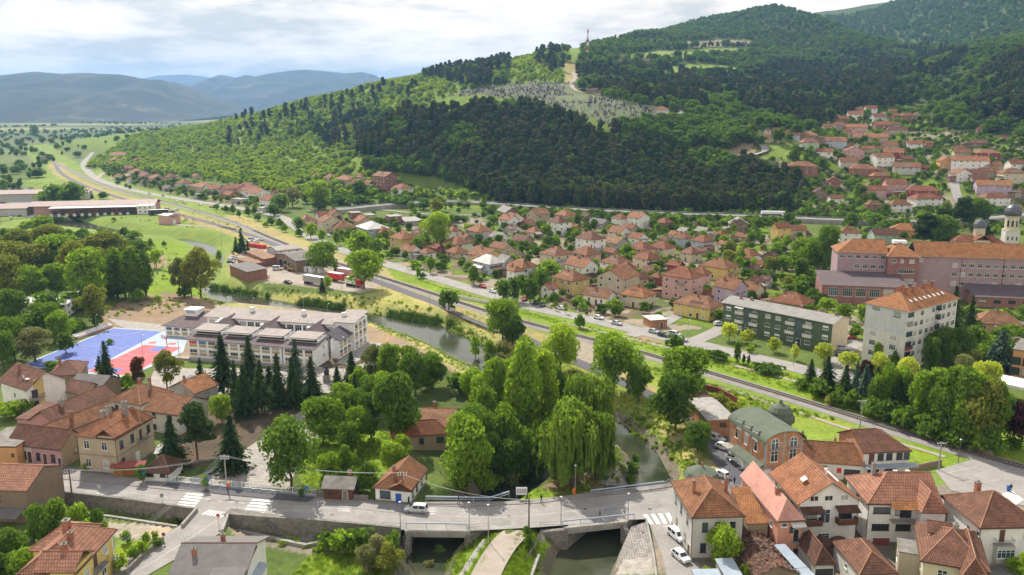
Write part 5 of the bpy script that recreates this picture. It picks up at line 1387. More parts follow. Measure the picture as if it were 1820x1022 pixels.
class Hs:
 """a house in its own frame: x along the front, front wall at y = -d/2"""
 def __init__(s,x,y,z,yaw,w,d,he,label=None,cat='house',name='house',group=None):
  s.t=thing(name,label,cat,(x,y,z),yaw,group);s.w,s.d,s.he,s.yaw,s.x,s.y,s.z=w,d,he,yaw,x,y,z
  HOUSE_DISCS.append((x,y,max(w,d)*0.58))
 def walls(s,mat,rt='hip',axis='x',rise=2,plinth=None,z0=-1.5,mats=None):
  q=MB();a,b,h=s.w/2,s.d/2,s.he
  q.box(-a,a,-b,b,z0,h)
  if rt in('gable','hipL','hipR','halfhip','shed'):
   e=0.0
   if rt=='shed':
    q.raw([(-a,-b,h),(a,-b,h),(a,b,h),(-a,b,h),(-a,b,h+rise),(a,b,h+rise)],[(0,3,4),(1,5,2),(3,2,5,4),(0,4,5,1)])
   else:
    c=0.55 if rt=='halfhip' else 1.0
    def tri(sg):
     if axis=='x':
      p=[(sg*a,-b,h),(sg*a,b,h)];top=[(sg*a,b*(1-c),h+rise*c-0.1),(sg*a,-b*(1-c),h+rise*c-0.1)]
     else:
      p=[(-a,sg*b,h),(a,sg*b,h)];top=[(a*(1-c),sg*b,h+rise*c-0.1),(-a*(1-c),sg*b,h+rise*c-0.1)]
     pts=p+(top if c<1 else[((p[0][0]+p[1][0])/2,(p[0][1]+p[1][1])/2,h+rise-0.1)])
     if(axis=='x')==(sg<0):pts=pts[::-1]
     q.poly(pts)
    if rt!='hipL':tri(-1)
    if rt!='hipR':tri(1)
  s.wall=q.build('wall',[mat],s.t)
  if plinth:
   q=MB();q.box(-a-0.06,a+0.06,-b-0.06,b+0.06,z0,0.55);q.build('plinth',[plinth],s.t)
  return s
 def roof(s,mat,rt='hip',axis='x',rise=2,over=0.5,ridge=None,under='wood_brown',t=0.16,gutter=False,name='roof',box=None):
  w,d=(s.w,s.d)if box is None else(box[1]-box[0],box[3]-box[2])
  ox,oy=(0,0)if box is None else((box[0]+box[1])/2,(box[2]+box[3])/2)
  h=s.he if box is None or len(box)<5 else box[4]
  if axis=='y':w,d=d,w
  X,Y=w/2+over,d/2+over
  ze=h-rise*over/(d/2);zr=h+rise;R_=[];E_=[]
  P=[]
  if rt=='gable':
   P=[[(-X,-Y,ze),(X,-Y,ze),(X,0,zr),(-X,0,zr)],[(X,Y,ze),(-X,Y,ze),(-X,0,zr),(X,0,zr)]];R_=[((-X,0,zr),(X,0,zr))]
  elif rt in('hip','hipL','hipR'):
   i=min(Y*0.95,X*0.999);l=-X+i if rt!='hipR' else-X;r=X-i if rt!='hipL' else X
   P=[[(-X,-Y,ze),(X,-Y,ze),(r,0,zr),(l,0,zr)],[(X,Y,ze),(-X,Y,ze),(l,0,zr),(r,0,zr)]];R_=[((l,0,zr),(r,0,zr))]
   if rt!='hipR':P.append([(-X,Y,ze),(-X,-Y,ze),(l,0,zr)]);R_+=[((-X,-Y,ze),(l,0,zr)),((-X,Y,ze),(l,0,zr))]
   if rt!='hipL':P.append([(X,-Y,ze),(X,Y,ze),(r,0,zr)]);R_+=[((X,-Y,ze),(r,0,zr)),((X,Y,ze),(r,0,zr))]
  elif rt=='halfhip':
   c=0.55;yc=Y*(1-c);zc=ze+(zr-ze)*c;i=Y*0.4
   P=[[(-X,-Y,ze),(X,-Y,ze),(X,-yc,zc),(X-i,0,zr),(-X+i,0,zr),(-X,-yc,zc)],[(X,Y,ze),(-X,Y,ze),(-X,yc,zc),(-X+i,0,zr),(X-i,0,zr),(X,yc,zc)],[(X,-yc,zc),(X,yc,zc),(X-i,0,zr)],[(-X,yc,zc),(-X,-yc,zc),(-X+i,0,zr)]]
   R_=[((-X+i,0,zr),(X-i,0,zr)),((X,-yc,zc),(X-i,0,zr)),((X,yc,zc),(X-i,0,zr)),((-X,-yc,zc),(-X+i,0,zr)),((-X,yc,zc),(-X+i,0,zr))]
  elif rt=='shed':
   zb=h+rise+rise*over/d;ze=h-rise*over/d
   P=[[(-X,-Y,ze),(X,-Y,ze),(X,Y,zb),(-X,Y,zb)]]
  else:
   P=[[(-X,-Y,h+0.2),(X,-Y,h+0.2),(X,Y,h+0.2),(-X,Y,h+0.2)]]
  rot=(lambda p:(-p[1]+ox,p[0]+oy,p[2]))if axis=='y' else(lambda p:(p[0]+ox,p[1]+oy,p[2]))
  q=MB()
  for p in P:q.slab([rot((v[0],v[1],v[2]+t))for v in p],t,0,1)
  o=q.build(name,[mat,under],s.t)
  if ridge and R_:
   q=MB()
   for a,b in R_:q.tube(rot((a[0],a[1],a[2]+t)),rot((b[0],b[1],b[2]+t)),0.1,n=5)
   q.build('ridge_tiles',[ridge],o)
  if gutter and rt!='flat':
   q=MB();g=[((-X,-Y-0.07,ze),(X,-Y-0.07,ze))]+([((-X,Y+0.07,ze),(X,Y+0.07,ze))]if rt!='shed' else[])
   if rt in('hip','hipL'):g.append(((-X-0.07,-Y,ze),(-X-0.07,Y,ze)))
   if rt in('hip','hipR'):g.append(((X+0.07,-Y,ze),(X+0.07,Y,ze)))
   for a,b in g:q=MB();q.tube(rot(a),rot(b),0.08,n=5);q.build('gutter',['gutter'],o)
  s.rf=o;s.zr=zr
  return s
 def face(s,f,u,z):
  a,b=s.w/2,s.d/2
  return{'F':((u,-b-0.002,z),0.0),'B':((-u,b+0.002,z),math.pi),'L':((-a-0.002,-u,z),-math.pi/2),'R':((a+0.002,u,z),math.pi/2)}[f]
 def win(s,f,u,z,w=1.1,h=1.3,style='w',name='window'):
  l,r=s.face(f,u,z);return window(s.t,l,r,w,h,style,name)
 def auto(s,faces='FR',style='w',sh=2.9,w=1.1,h=1.3,gap=3.4,z0=1.5):
  n=max(1,int(round(s.he/sh)))
  for f in faces:
   L=s.w if f in 'FB' else s.d
   m=max(1,int((L-1.0)/gap))
   for k in range(n):
    for i in range(m):
     if rng.random()<0.12:continue
     s.win(f,-L/2+L*(i+0.5)/m+rng.uniform(-0.15,0.15),z0+k*sh+(s.he-n*sh)*0.5,w*(1 if rng.random()<0.8 else 1.5),h,style)
  return s
 def door(s,f,u,w=1.0,h=2.1,mat='wood_brown',z=0.0,name='door'):
  l,r=s.face(f,u,z);q=MB();q.box(-w/2,w/2,-0.07,0,0,h);q.box(-w/2-0.08,w/2+0.08,-0.045,0,0,h+0.08,1)
  o=q.build(name,[mat,'frame_white'],s.t,l,r)
  k=MB();k.box(w/2-0.18,w/2-0.1,-0.13,-0.07,1.0,1.14);k.build('handle',['metal_pole'],o)
  return o
 def chim(s,x,y,top,w=0.55,mat='chimney_brick',base=None):
  q=MB();q.box(x-w/2,x+w/2,y-w/2,y+w/2,base if base is not None else s.he-0.3,top)
  o=q.build('chimney',[mat],s.rf)
  q=MB();q.box(x-w/2-0.08,x+w/2+0.08,y-w/2-0.08,y+w/2+0.08,top+0.002,top+0.12);q.tube((x,y,top+0.12),(x,y,top+0.42),w*0.22,n=6)
  q.build('chimney_cap',['concrete_dark'],o)
  return o
 def balcony(s,f,u,z,w,dep,slab='concrete',rail='metal_dark',solid=False,roof=None):
  l,r=s.face(f,u,z);q=MB();q.box(-w/2,w/2,-dep,-0.003,-0.16,0)
  o=q.build('balcony',[slab],s.t,l,r);q=MB()
  if solid:
   q.box(-w/2,w/2,-dep-0.06,-dep,-0.14,0.95);q.box(-w/2-0.06,-w/2,-dep-0.06,-0.004,-0.14,0.95);q.box(w/2,w/2+0.06,-dep-0.06,-0.004,-0.14,0.95)
  else:
   for a,b in(((-w/2,-dep,0.95),(w/2,-dep,0.95)),((-w/2,-dep,0.95),(-w/2,0,0.95)),((w/2,-dep,0.95),(w/2,0,0.95))):q.tube(a,b,0.035,n=4)
   for i in range(int(w/0.22)+1):q.tube((-w/2+i*w/int(w/0.22),-dep,0),(-w/2+i*w/int(w/0.22),-dep,0.95),0.016,n=3)
   for sx in(-1,1):
    for i in range(int(dep/0.22)):q.tube((sx*w/2,-dep+i*0.22,0),(sx*w/2,-dep+i*0.22,0.95),0.016,n=3)
  q.build('balustrade',[rail],o)
  if roof:
   q=MB();q.slab([(-w/2-0.3,-dep-0.4,2.35),(w/2+0.3,-dep-0.4,2.35),(w/2+0.3,0,2.95),(-w/2-0.3,0,2.95)],0.1)
   for sx in(-1,1):q.tube((sx*(w/2-0.05),-dep+0.05,0),(sx*(w/2-0.05),-dep+0.05,2.4),0.05,n=4)
   q.build('balcony_roof',[roof],o)
  return o
 def pipe(s,corners='FL FR'):
  for c in corners.split():
   x=(s.w/2+0.07)*(1 if c[1]=='R' else-1);y=(s.d/2+0.07)*(-1 if c[0]=='F' else 1)
   q=MB();q.tube((x,y,0),(x,y,s.he-0.1),0.06,n=5);q.build('downpipe',['gutter'],s.t)
  return s
 def skylight(s,x,y,z,slope,w=0.8,h=1.2,axis=0):
  q=MB();q.box(-w/2,w/2,-h/2,h/2,0,0.09);q.box(-w/2+0.08,w/2-0.08,-h/2+0.08,h/2-0.08,0.09,0.1,1)
  o=q.build('skylight',['frame_white','light_clear'],s.rf,(x,y,z));o.rotation_euler=(slope,0,axis)
  return o
def eaves(A,B,C,he,label,back='B',z=0.0,d=None,**k):
 """a house from three eave corners in the photo: A left and B right of the facade, C behind B (or behind A)"""
 a,b,c=[flat(*p,z+he)for p in(A,B,C)]
 u=b-a;w=np.hypot(*u);u/=w;n=np.array((-u[1],u[0]))
 dd=abs(np.dot(c-(b if back=='B' else a),n))if d is None else d
 m_=(a+b)/2+n*dd/2
 return Hs(m_[0],m_[1],z,math.atan2(u[1],u[0]),w,dd,he,label,**k)
# - foreground, right of the bridges
h=eaves((1231.7,917.4),(1320.9,914.5),(1292.7,854.4),8.3,'grey two-storey corner house with hipped terracotta roof beside the alley',name='corner_house')
h.walls('wall_greywhite',plinth='concrete_dark').roof('tiles_m','hip','y',3.0,0.35,'ridge_clay',gutter=True).pipe('FL FR')
for u in(-h.w*0.25,0.1,h.w*0.3):
 h.win('F',u,6.2,1.0,1.7,'d')
for u in(-h.w*0.27,h.w*0.3):h.win('F',u,2.4,1.0,1.7,'d')
for u in(-4,-0.5,3.5):h.win('L',u,6.2,0.9,1.7,'d')
for u in(-3,2.5):h.win('L',u,2.2,0.9,1.5,'d')
h.door('L',5,1.1,2.3,'wood_brown');h.auto('R','d')
h.chim(-h.w*0.3,-0.5,11.9,0.5);h.chim(h.w*0.42,1.0,11.4,0.6)
h=eaves((1329,931.4),(1365,930.5),(1350,884.5),5.2,'narrow annex with bright orange tiled roof between the grey corner house and the salmon house',name='annex')
h.walls('wall_dirty','shed',rise=2.0).roof('tiles_br','shed','x',2.0,0.15,None);h.win('F',0.4,3.6,0.7,0.9,'b')
h=eaves((1383.8,923),(1428,921),(1371.6,858),7.4,'tall narrow salmon-pink house with pink ribbed metal roof',name='house',back='B',d=17.5)
h.walls('wall_salmon',plinth='concrete_dark').roof('sheet_salmon','hipL','y',2.6,0.3,None,gutter=True)
h.win('F',-h.w*0.25,6.3,1.0,0.7);h.door('F',h.w*0.25,0.9,2.1,'glass',3.3,'balcony_door');h.balcony('F',h.w*0.28,3.25,1.4,0.9);h.win('F',0.3,5.4,0.8,1.0,'b');h.win('F',h.w*0.3,1.4,1.0,0.8,'b')
q=MB();q.slab([(0,-h.d/2-1.0,6.3),(h.w/2+0.3,-h.d/2-1.0,6.3),(h.w/2+0.3,-h.d/2,6.7),(0,-h.d/2,6.7)],0.08);q.build('canopy',['wall_offwhite'],h.t)
for y in(-6,-2,2,6):h.win('L',y,5.2,0.9,1.1,'w')
h.chim(-0.4,-3.5,10.6,0.7);
h=eaves((1422,891),(1525,887),(1372,840),8.6,'white gabled house with two roofed brown balconies on its front',back='A',name='house')
h.walls('wall_white','gable','y',3.4).roof('tiles_o','gable','y',3.4,0.7,'ridge_clay','wood_brown',gutter=True).pipe('FR')
for u in(-h.w*0.26,-0.1,h.w*0.26):h.win('F',u,9.0,1.5,1.0,'w')
h.win('F',-0.5,5.6,1.8,2.6,'w');h.win('F',-0.5,1.6,2.0,1.4,'w')
for u in(-h.w*0.31,h.w*0.3):
 h.balcony('F',u,4.6,3.4,1.4,'concrete','wood_brown',True,'tiles_d');h.win('F',u,5.9,2.4,1.6,'d')
h.auto('LR','w',gap=4.5);h.skylight(-3.0,-2.0,10.9,0,1.0,1.3)
h.rf.children[-1].rotation_euler=(0,-math.atan2(3.4,h.w/2),0)
q=MB();q.tube((h.w*0.22,-h.d*0.35,11.2),(h.w*0.22,h.d*0.1,11.2),0.16,n=6,m=0);q.tube((h.w*0.12,-1.5,11.2),(h.w*0.12,-1.5,12.6),0.18,n=6);q.build('vent_pipe',['metal_white'],h.rf)
h=eaves((1545.5,891.7),(1669.7,893),(1491.7,846.2),8.2,'white two-storey L-shaped house with striped awning over its balcony',back='A',name='house')
fw=h.w
h.walls('wall_white',plinth='concrete_dark').roof('tiles_bigpan','hipL','x',3.2,0.5,'ridge_clay',gutter=True).pipe('FL')
q=MB();q.box(h.w*0.17,h.w/2-0.1,-h.d/2-2.6,-h.d/2+0.5,-1.5,8.15);q.build('wing',['wall_white'],h.t)
h.roof('tiles_bigpan','hip','y',2.3,0.5,'ridge_clay',box=(h.w*0.17,h.w/2-0.1,-h.d/2-2.6,h.d/2-1.0,8.2),name='wing_roof')
h.win('F',-h.w*0.31,6.6,3.0,1.2,'b');h.win('F',-h.w*0.31,3.4,3.0,1.2,'b');h.win('F',0.2,3.4,2.6,1.2,'b');h.door('F',0.4,2.0,2.2,'glass',5.1,'balcony_door');h.win('F',-h.w*0.05,6.4,1.6,1.3,'b')
h.door('F',-h.w*0.28,2.9,2.2,'wall_darkred',-0.9,'garage_door');h.balcony('F',0.2,5.0,5.0,1.5,'concrete','metal_pole')
q=MB();q.slab([(-2.6,-h.d/2-2.0,7.7),(3.2,-h.d/2-2.0,7.7),(3.2,-h.d/2-0.3,8.5),(-2.6,-h.d/2-0.3,8.5)],0.06);q.build('awning',['tiles_br'],h.t)
h.chim(-h.w*0.25,1.5,12.4,0.6,'chimney_grey');h.auto('LR','b',gap=5)
for x in(1.0,3.2):h.skylight(x,1.6,10.9,0.5,0.8,0.6)
h=eaves((1535.9,803),(1615.9,799.3),(1489,769),6.2,'white house with orange brick gable and long grey balcony above a shop',back='A',name='house')
h.walls('wall_offwhite','hipR','x',2.7).roof('tiles_b','hipR','x',2.7,0.4,'ridge_brown',gutter=True)
q=MB();b_=h.d/2;q.poly([(-h.w/2-0.02,b_,-0.5),(-h.w/2-0.02,-b_,-0.5),(-h.w/2-0.02,-b_,6.2),(-h.w/2-0.02,0,8.8),(-h.w/2-0.02,b_,6.2)]);q.build('gable_wall',['brick_orange'],h.t)
q=MB();q.box(-h.w/2-0.06,-h.w/2-0.021,-0.18,0.18,0,8.7);q.build('concrete_band',['concrete'],h.t);q=MB();q.box(-h.w/2-0.062,-h.w/2-0.021,-b_,b_,6.0,6.3);q.build('concrete_band',['concrete'],h.t)
for u in(-1.2,0.7,2.9,4.5):h.win('F',u,4.9,1.3,1.5,'d')
h.door('F',-3.2,1.2,2.3,'wood_brown',3.4);h.balcony('F',0.6,3.3,h.w+1.4,2.0,'sheet_blue','metal_pole')
for u in(-2.6,1.2):h.door('F',u,2.6,2.3,'glass',0,'shop_window')
h=eaves((1424.9,818),(1534.5,826),(1427,780),3.6,'low white shop with weathered tiled roof and red poster beside the brick-gabled house',back='A',d=9,name='shop')
h.walls('wall_offwhite','gable','x',2.6).roof('tiles_m','gable','x',2.6,0.4,'ridge_brown');h.door('F',h.w*0.33,3.2,2.4,'metal_dark',0,'garage_door');h.win('F',-2,2.2,2.4,1.5,'w');h.chim(-h.w*0.45,0.4,8.0,0.4);h.chim(h.w*0.1,0.6,7.0,0.4)
q=MB();q.box(1.0,1.9,-h.d/2-0.05,-h.d/2-0.003,1.4,2.5);q.build('poster',['cloth_red'],h.t)
h=eaves((1744,934.5),(1850,932),(1682,880.7),8.2,'white hip-roofed house with small black balcony at the right edge',back='A',name='house')
h.walls('wall_white').roof('tiles_b','hip','x',3.4,0.5,'ridge_clay',gutter=True).pipe('FL')
h.door('F',-h.w*0.13,0.9,2.2,'wood_brown',5.2,'balcony_door');h.balcony('F',-h.w*0.12,5.1,3.0,1.1);
q=MB();q.box(-h.w*0.25,h.w*0.05,-h.d/2-1.1,-h.d/2-0.004,2.0,4.9);q.build('bay',['wall_greywhite'],h.t)
window(h.t,(-h.w*0.1,-h.d/2-1.11,3.6),0,3.0,1.5,'w')
for u,z in((5.0,6.5),(2.2,6.2),(4.6,4.0),(2.2,4.0),(-1.0,3.6)):h.win('L',u,z,0.8,0.7,'w')
h.win('L',-4.6,4.0,1.6,4.2,'w');h.chim(-h.w*0.1,2.8,11.9,0.8);h.win('F',h.w*0.3,6.2,1.4,1.3)
q=MB();q.box(-h.w/2-0.5,h.w*0.2,-h.d/2-4.6,-h.d/2-1.2,1.6,1.75);q.build('terrace_roof',['concrete_dark'],h.t)
q=MB()
for x in(-h.w*0.45,-h.w*0.2,h.w*0.12):q.tube((x,-h.d/2-4.4,-0.5),(x,-h.d/2-4.4,1.6),0.12)
q.build('terrace_post',['concrete'],h.t)
h=eaves((1642,993.8),(1753.8,1013),(1625.5,938.6),6.0,'cream villa with folded brown tiled roof in the bottom right corner',back='A',d=12.5,name='villa')
h.walls('wall_cream').roof('tiles_b','hip','x',2.9,0.5,'ridge_clay',gutter=True)
q=MB();q.box(h.w*0.12,h.w/2-0.3,-h.d/2-2.2,-h.d/2+0.5,-1.5,5.9);q.build('wing',['wall_cream'],h.t);h.roof('tiles_b','hip','y',2.0,0.5,'ridge_clay',box=(h.w*0.12,h.w/2-0.3,-h.d/2-2.2,h.d/2-2,6.0),name='wing_roof')
q=MB();q.box(-h.w/2-3.2,-h.w/2-0.003,-2.5,2.0,-1.5,4.6);q.build('porch',['wall_beige'],h.t);q=MB();q.box(-h.w/2-3.4,-h.w/2-0.003,-2.7,2.2,4.602,4.8);q.build('porch_roof',['concrete_dark'],h.t)
h.win('F',-h.w*0.18,3.7,1.4,2.0,'w');h.win('L',3.6,3.8,1.0,1.6,'w');h.win('F',h.w*0.02,3.4,0.8,1.2,'b');window(h.t,(-h.w/2-3.21,-0.5,3.0),-math.pi/2,1.4,1.6,'w');h.chim(0.6,0.9,9.4,0.8,'chimney_grey')
q=MB();q.box(-h.w*0.32,-h.w*0.02,0.5,4.2,6.5,7.6);q.build('dormer',['wall_cream'],h.t);h.roof('tiles_b','gable','x',1.0,0.3,'ridge_clay',box=(-h.w*0.36,h.w*0.02,0.5,4.4,7.6),name='dormer_roof')
h=eaves((1529,1018.6),(1593.8,1017),(1484.8,963.4),4.0,'low white outbuilding with hipped brown roof in front of the white L-shaped house',back='A',name='outbuilding')
h.walls('wall_offwhite').roof('tiles_b','hip','y',2.0,0.35,'ridge_clay');h.win('L',0,2.4,0.9,0.8,'w');h.win('L',4,2.4,0.5,0.6,'w')
h=eaves((1450.5,999),(1482,998),(1422,955),3.4,'dark brown tiled garage at the foot of the white gabled house',back='A',name='garage')
h.walls('wall_greywhite').roof('tiles_d','hip','y',2.0,0.35,'ridge_brown');h.door('F',0,3.0,2.2,'metal_dark',0,'garage_door')
for px,lab in((1462,'small curved brown canopy left of the white gabled house door'),(1492,'small curved brown canopy right of the white gabled house door')):
 X,Y,Z=on_z(px,965,2.6)
 t_=thing('canopy',lab,'canopy',(X,Y,0));q=MB();q.lathe([(1.9,2.4),(1.7,2.9),(1.1,3.4),(0.1,3.6)],10);q.build('dome',['tiles_d'],t_);q=MB()
 for a in range(4):q.tube((1.5*math.cos(a*1.57+0.7),1.5*math.sin(a*1.57+0.7),-0.5),(1.5*math.cos(a*1.57+0.7),1.5*math.sin(a*1.57+0.7),2.5),0.07)
 q.build('posts',['wood_brown'],t_)
h=eaves((1345,1024),(1415,1019),(1328,962),2.6,'derelict shed with sagging roof buried in broken brown tiles',back='A',name='derelict_shed',cat='shed')
h.walls('wall_brownwall','gable','y',1.6)
nr_=np.random.RandomState(3);q=MB();gx=np.linspace(-h.w/2-0.4,h.w/2+0.4,13);gy=np.linspace(-h.d/2-0.3,h.d/2+0.3,15)
zz_={(i,j):2.7+1.6*(1-abs(gx[i])/(h.w/2+0.4))+nr_.normal()*0.13-0.5*math.exp(-((gx[i]-1)**2+(gy[j]+1)**2)/5)for i in range(13)for j in range(15)}
for i in range(12):
 for j in range(14):q.poly([(gx[i],gy[j],zz_[i,j]),(gx[i+1],gy[j],zz_[i+1,j]),(gx[i+1],gy[j+1],zz_[i+1,j+1]),(gx[i],gy[j+1],zz_[i,j+1])])
rf=q.build('roof',['tiles_d'],h.t);q=MB()
for k in range(700):
 i,j=nr_.randint(0,12),nr_.randint(0,14);a,b_=nr_.rand(2);x=gx[i]+(gx[1]-gx[0])*a;y=gy[j]+(gy[1]-gy[0])*b_
 z=zz_[i,j]+0.12;an=nr_.rand()*6.28;s_=nr_.uniform(0.14,0.3);dz_=nr_.uniform(-0.15,0.15)
 q.poly([(x+s_*math.cos(an),y+s_*math.sin(an),z+dz_),(x-0.7*s_*math.sin(an),y+0.7*s_*math.cos(an),z+0.03),(x-s_*math.cos(an),y-s_*math.sin(an),z-dz_),(x+0.7*s_*math.sin(an),y-0.7*s_*math.cos(an),z)],k%2)
lt=q.build('loose_tiles',['ridge_brown','pole_wood'],rf);lt['kind']='stuff'
X,Y,Z=on_z(1402,985,4.6);q=MB()
for k in range(8):
 z0_,z1_=-0.2*k,-0.2*(k+1)+nr_.uniform(-0.08,0.08);q.slab([(-1.3+0.3*k,3.6-0.9*k,z0_),(-1.0+0.3*k,2.7-0.9*k,z1_),(0.9+0.35*k,3.0-0.9*k,z1_),(0.6+0.35*k,3.9-0.9*k,z0_)][::1],0.03)
tag(q.build('metal_sheet',['sheet_blue'],None,(X,Y,Z-0.3)),'crumpled blue-grey metal sheet lying across the derelict tiled roof','metal sheet')
h=eaves((1290,1026),(1318,1024),(1284,1000),2.6,'small lean-to with pale blue metal roof behind the bright tree',back='A',name='lean_to',cat='shed');h.walls('wall_greywhite','shed',rise=0.5).roof('sheet_blue','shed','x',0.5,0.2);h.door('F',0,0.9,2.0)
h=eaves((1238,1032),(1282,1031),(1237,1016),2.4,'pale flat shed roof at the bottom edge beside the grey corner house',back='A',name='shed',cat='shed');h.walls('wall_greywhite').roof('sheet_blue','flat',over=0.2);h.door('F',0,0.9,2.0)
# - foreground, left
h=eaves((137,773),(204,779),(282,741.5),8.4,'ochre-grey old townhouse with cross-gabled roof and iron balcony on the main road',name='townhouse')
h.walls('wall_tan',plinth='concrete_dark').roof('tiles_o','hip','y',2.9,0.35,'ridge_clay',gutter=True).pipe('FL FR')
for z in(6.4,2.4):
 for u in(-h.w*0.27,h.w*0.2):h.win('F',u,z,1.3,1.8,'w')
for u,z in((-h.d*0.36,6.3),(-h.d*0.08,6.3),(h.d*0.36,6.3),(-h.d*0.36,2.4)):h.win('R',u,z,1.1,1.8,'d')
h.door('R',h.d*0.14,1.1,2.4,'wood_brown',4.9,'balcony_door');h.balcony('R',h.d*0.14,4.8,3.0,1.0);h.door('R',h.d*0.02,1.2,2.4,'frame_white',0.3)
q=MB();a_=h.w/2;b_=h.d/2;q.box(-a_-0.08,a_+0.08,-b_-0.08,-b_-0.003,4.1,4.4);q.box(a_+0.003,a_+0.08,-b_-0.08,b_+0.08,4.1,4.4);q.build('cornice',['wall_dirty'],h.t)
q=MB();q.box(a_*0.15,a_*0.95,-b_-0.25,-b_+3.5,8.0,8.75);q.build('gable_base',['wall_tan'],h.t);h.roof('tiles_o','gable','y',1.4,0.3,'ridge_clay',box=(a_*0.1,a_*1.0,-b_-0.3,b_*0.2,8.75),name='gable_roof')
h.roof('tiles_o','hip','x',2.2,0.3,'ridge_clay',box=(-a_*0.3,a_+0.3,b_*0.25,b_*0.9,8.75),name='side_roof')
for x,y,tp in((-a_*0.2,-b_*0.1,12.9),(a_*0.3,b_*0.25,13.3),(-a_*0.75,b_*0.1,11.2)):h.chim(x,y,tp,0.95,'chimney_grey')
h=eaves((14,786.5),(107.5,798),(137,774),4.3,'low row house painted half white and half pink with long brown roof',name='row_house')
h.walls('wall_rose','gable','x',2.9).roof('tiles_b','gable','x',2.9,0.35,'ridge_brown',gutter=True)
q=MB();q.box(-h.w/2-0.03,-h.w*0.06,-h.d/2-0.03,-h.d/2-0.003,-0.5,4.3);q.build('white_front',['wall_offwhite'],h.t)
q=MB();b_=h.d/2;q.poly([(h.w/2+0.012,-b_,-0.5),(h.w/2+0.012,b_,-0.5),(h.w/2+0.012,b_,4.3),(h.w/2+0.012,0,7.1),(h.w/2+0.012,-b_,4.3)]);q.build('gable_wall',['wall_dirty'],h.t)
for u,dr in((-0.42,0),(-0.32,1),(-0.2,0),(-0.1,1),(0.06,0),(0.19,1),(0.34,0)):
 if dr:o=h.door('F',u*h.w,1.0,2.6,'wood_brown',0.2);o.location.y-=0.04
 else:o=h.win('F',u*h.w,1.9,1.0,1.8,'b');o.location.y-=0.04
h.door('F',h.w*0.46,0.8,2.2,'metal_dark');h.win('R',0.5,2.4,1.0,1.2,'b')
h=eaves((-40,795),(28,796),(28,762),4.6,'orange flat-roofed building at the left edge of the main road',name='house');h.walls('wall_orange').roof('concrete_dark','flat',over=0.1);h.win('F',h.w*0.4,3.0,0.5,0.7,'d');h.win('R',0,2.8,0.9,1.1,'d')
h=eaves((48.4,691),(115,673),(0,683),7.0,'tall white gabled house with open balconies above the courts',back='A',name='house',d=13)
h.walls('wall_white','gable','y',3.2).roof('tiles_b','gable','y',3.2,0.6,'ridge_brown',gutter=True)
q=MB();q.box(-h.w/2+1.6,-h.w/2+4.0,-h.d/2-0.12,-h.d/2-0.003,-0.5,8.8);q.build('yellow_pier',['wall_ochre'],h.t)
for z in(1.2,4.2):h.balcony('F',-h.w/2+1.8,z,3.6,1.2,'concrete','wood_brown');h.door('F',-h.w/2+1.6,1.6,2.1,'glass',z+0.05,'balcony_door').location.y-=0.13
h.win('L',0,4.2,0.5,0.8,'b');h.chim(-1.6,3.0,10.9,0.6);h.chim(-h.w*0.3,-1.5,9.2,0.3,'metal_white');h.skylight(-h.w*0.3,-3.5,8.5,0,1.0,1.3)
h=eaves((30,744),(82,748),(-10,708),4.0,'low pink-walled shed with long rusty roof left of the twin long roofs',back='A',d=9,name='shed',cat='shed');h.walls('wall_rose').roof('tiles_b','shed','x',0.8,0.3)
h=eaves((96,750),(203,703),(79,738),4.4,'long low building with dark brown ridged roof and open timber gable',d=6.8,name='outbuilding')
h.walls('wall_rose','gable','x',2.2).roof('tiles_b','gable','x',2.2,0.6,'ridge_brown');h.chim(-h.w*0.22,-0.6,7.6,0.9,'chimney_grey');h.auto('F','b',gap=5)
h=eaves((92,776),(206,730),(92,776),3.0,'long low pink building with rusty roof just behind the old townhouse',d=6.0,name='outbuilding')
h.walls('wall_rose','gable','x',1.9).roof('tiles_m','gable','x',1.9,0.4,'ridge_brown');h.auto('F','b',gap=5);h.chim(-h.w*0.1,-1.0,6.2,0.6)
h=eaves((88,668),(140,664),(80,655),4.6,'rusty tiled house directly behind the tall white gabled house',back='A',d=11,name='house');h.walls('wall_dirty').roof('tiles_b','hip','x',2.4,0.5,'ridge_brown');h.chim(-2,0,8.0,0.5)
h=eaves((124,684),(178,688),(192,675),4.2,'shed with dark grey sheet roof beside the red court',d=8,name='shed',cat='shed');h.walls('wall_brownwall','gable','x',1.8).roof('corrugated_grey','gable','x',1.8,0.5)
h=eaves((112,694),(144,700),(162,688),3.6,'small lean-to with brown tiled roof below the dark grey sheet roof',d=7,name='shed',cat='shed');h.walls('wall_tan','gable','x',1.8).roof('tiles_b','gable','x',1.8,0.4,'ridge_brown');h.auto('R','b')
h=eaves((196,710),(249,718),(299,694),5.6,'cream house with square hipped orange roof and three chimneys near the red court',name='house')
h.walls('wall_offwhite').roof('tiles_m','hip','y',2.7,0.5,'ridge_clay',gutter=True).pipe('FR');h.win('F',2.2,3.8,1.2,1.3,'b');h.win('F',-2.8,3.8,1.1,1.3,'b')
for u in(-3,0.2,3.2):h.win('R',u,3.9,1.5,1.2,'b')
h.chim(-1.2,1.2,9.3,0.7);h.chim(1.0,2.2,9.5,0.6);h.chim(2.2,0.6,8.8,0.4,'chimney_grey')
h=eaves((258,728),(316,736),(366,710),5.2,'grey plastered gabled house with orange roof beside the dark conifers',name='house')
h.walls('wall_greywhite','gable','x',2.6).roof('tiles_m','gable','x',2.6,0.5,'ridge_clay',gutter=True);h.auto('F','b');h.win('R',0.2,5.2,0.7,0.9,'b');h.chim(h.w*0.2,1.2,8.8,0.5,'chimney_grey')
h=eaves((345,698),(386,682.5),(330,680),4.2,'small brick-fronted house with bright orange roof at the edge of the paved plaza',back='A',d=9,name='house')
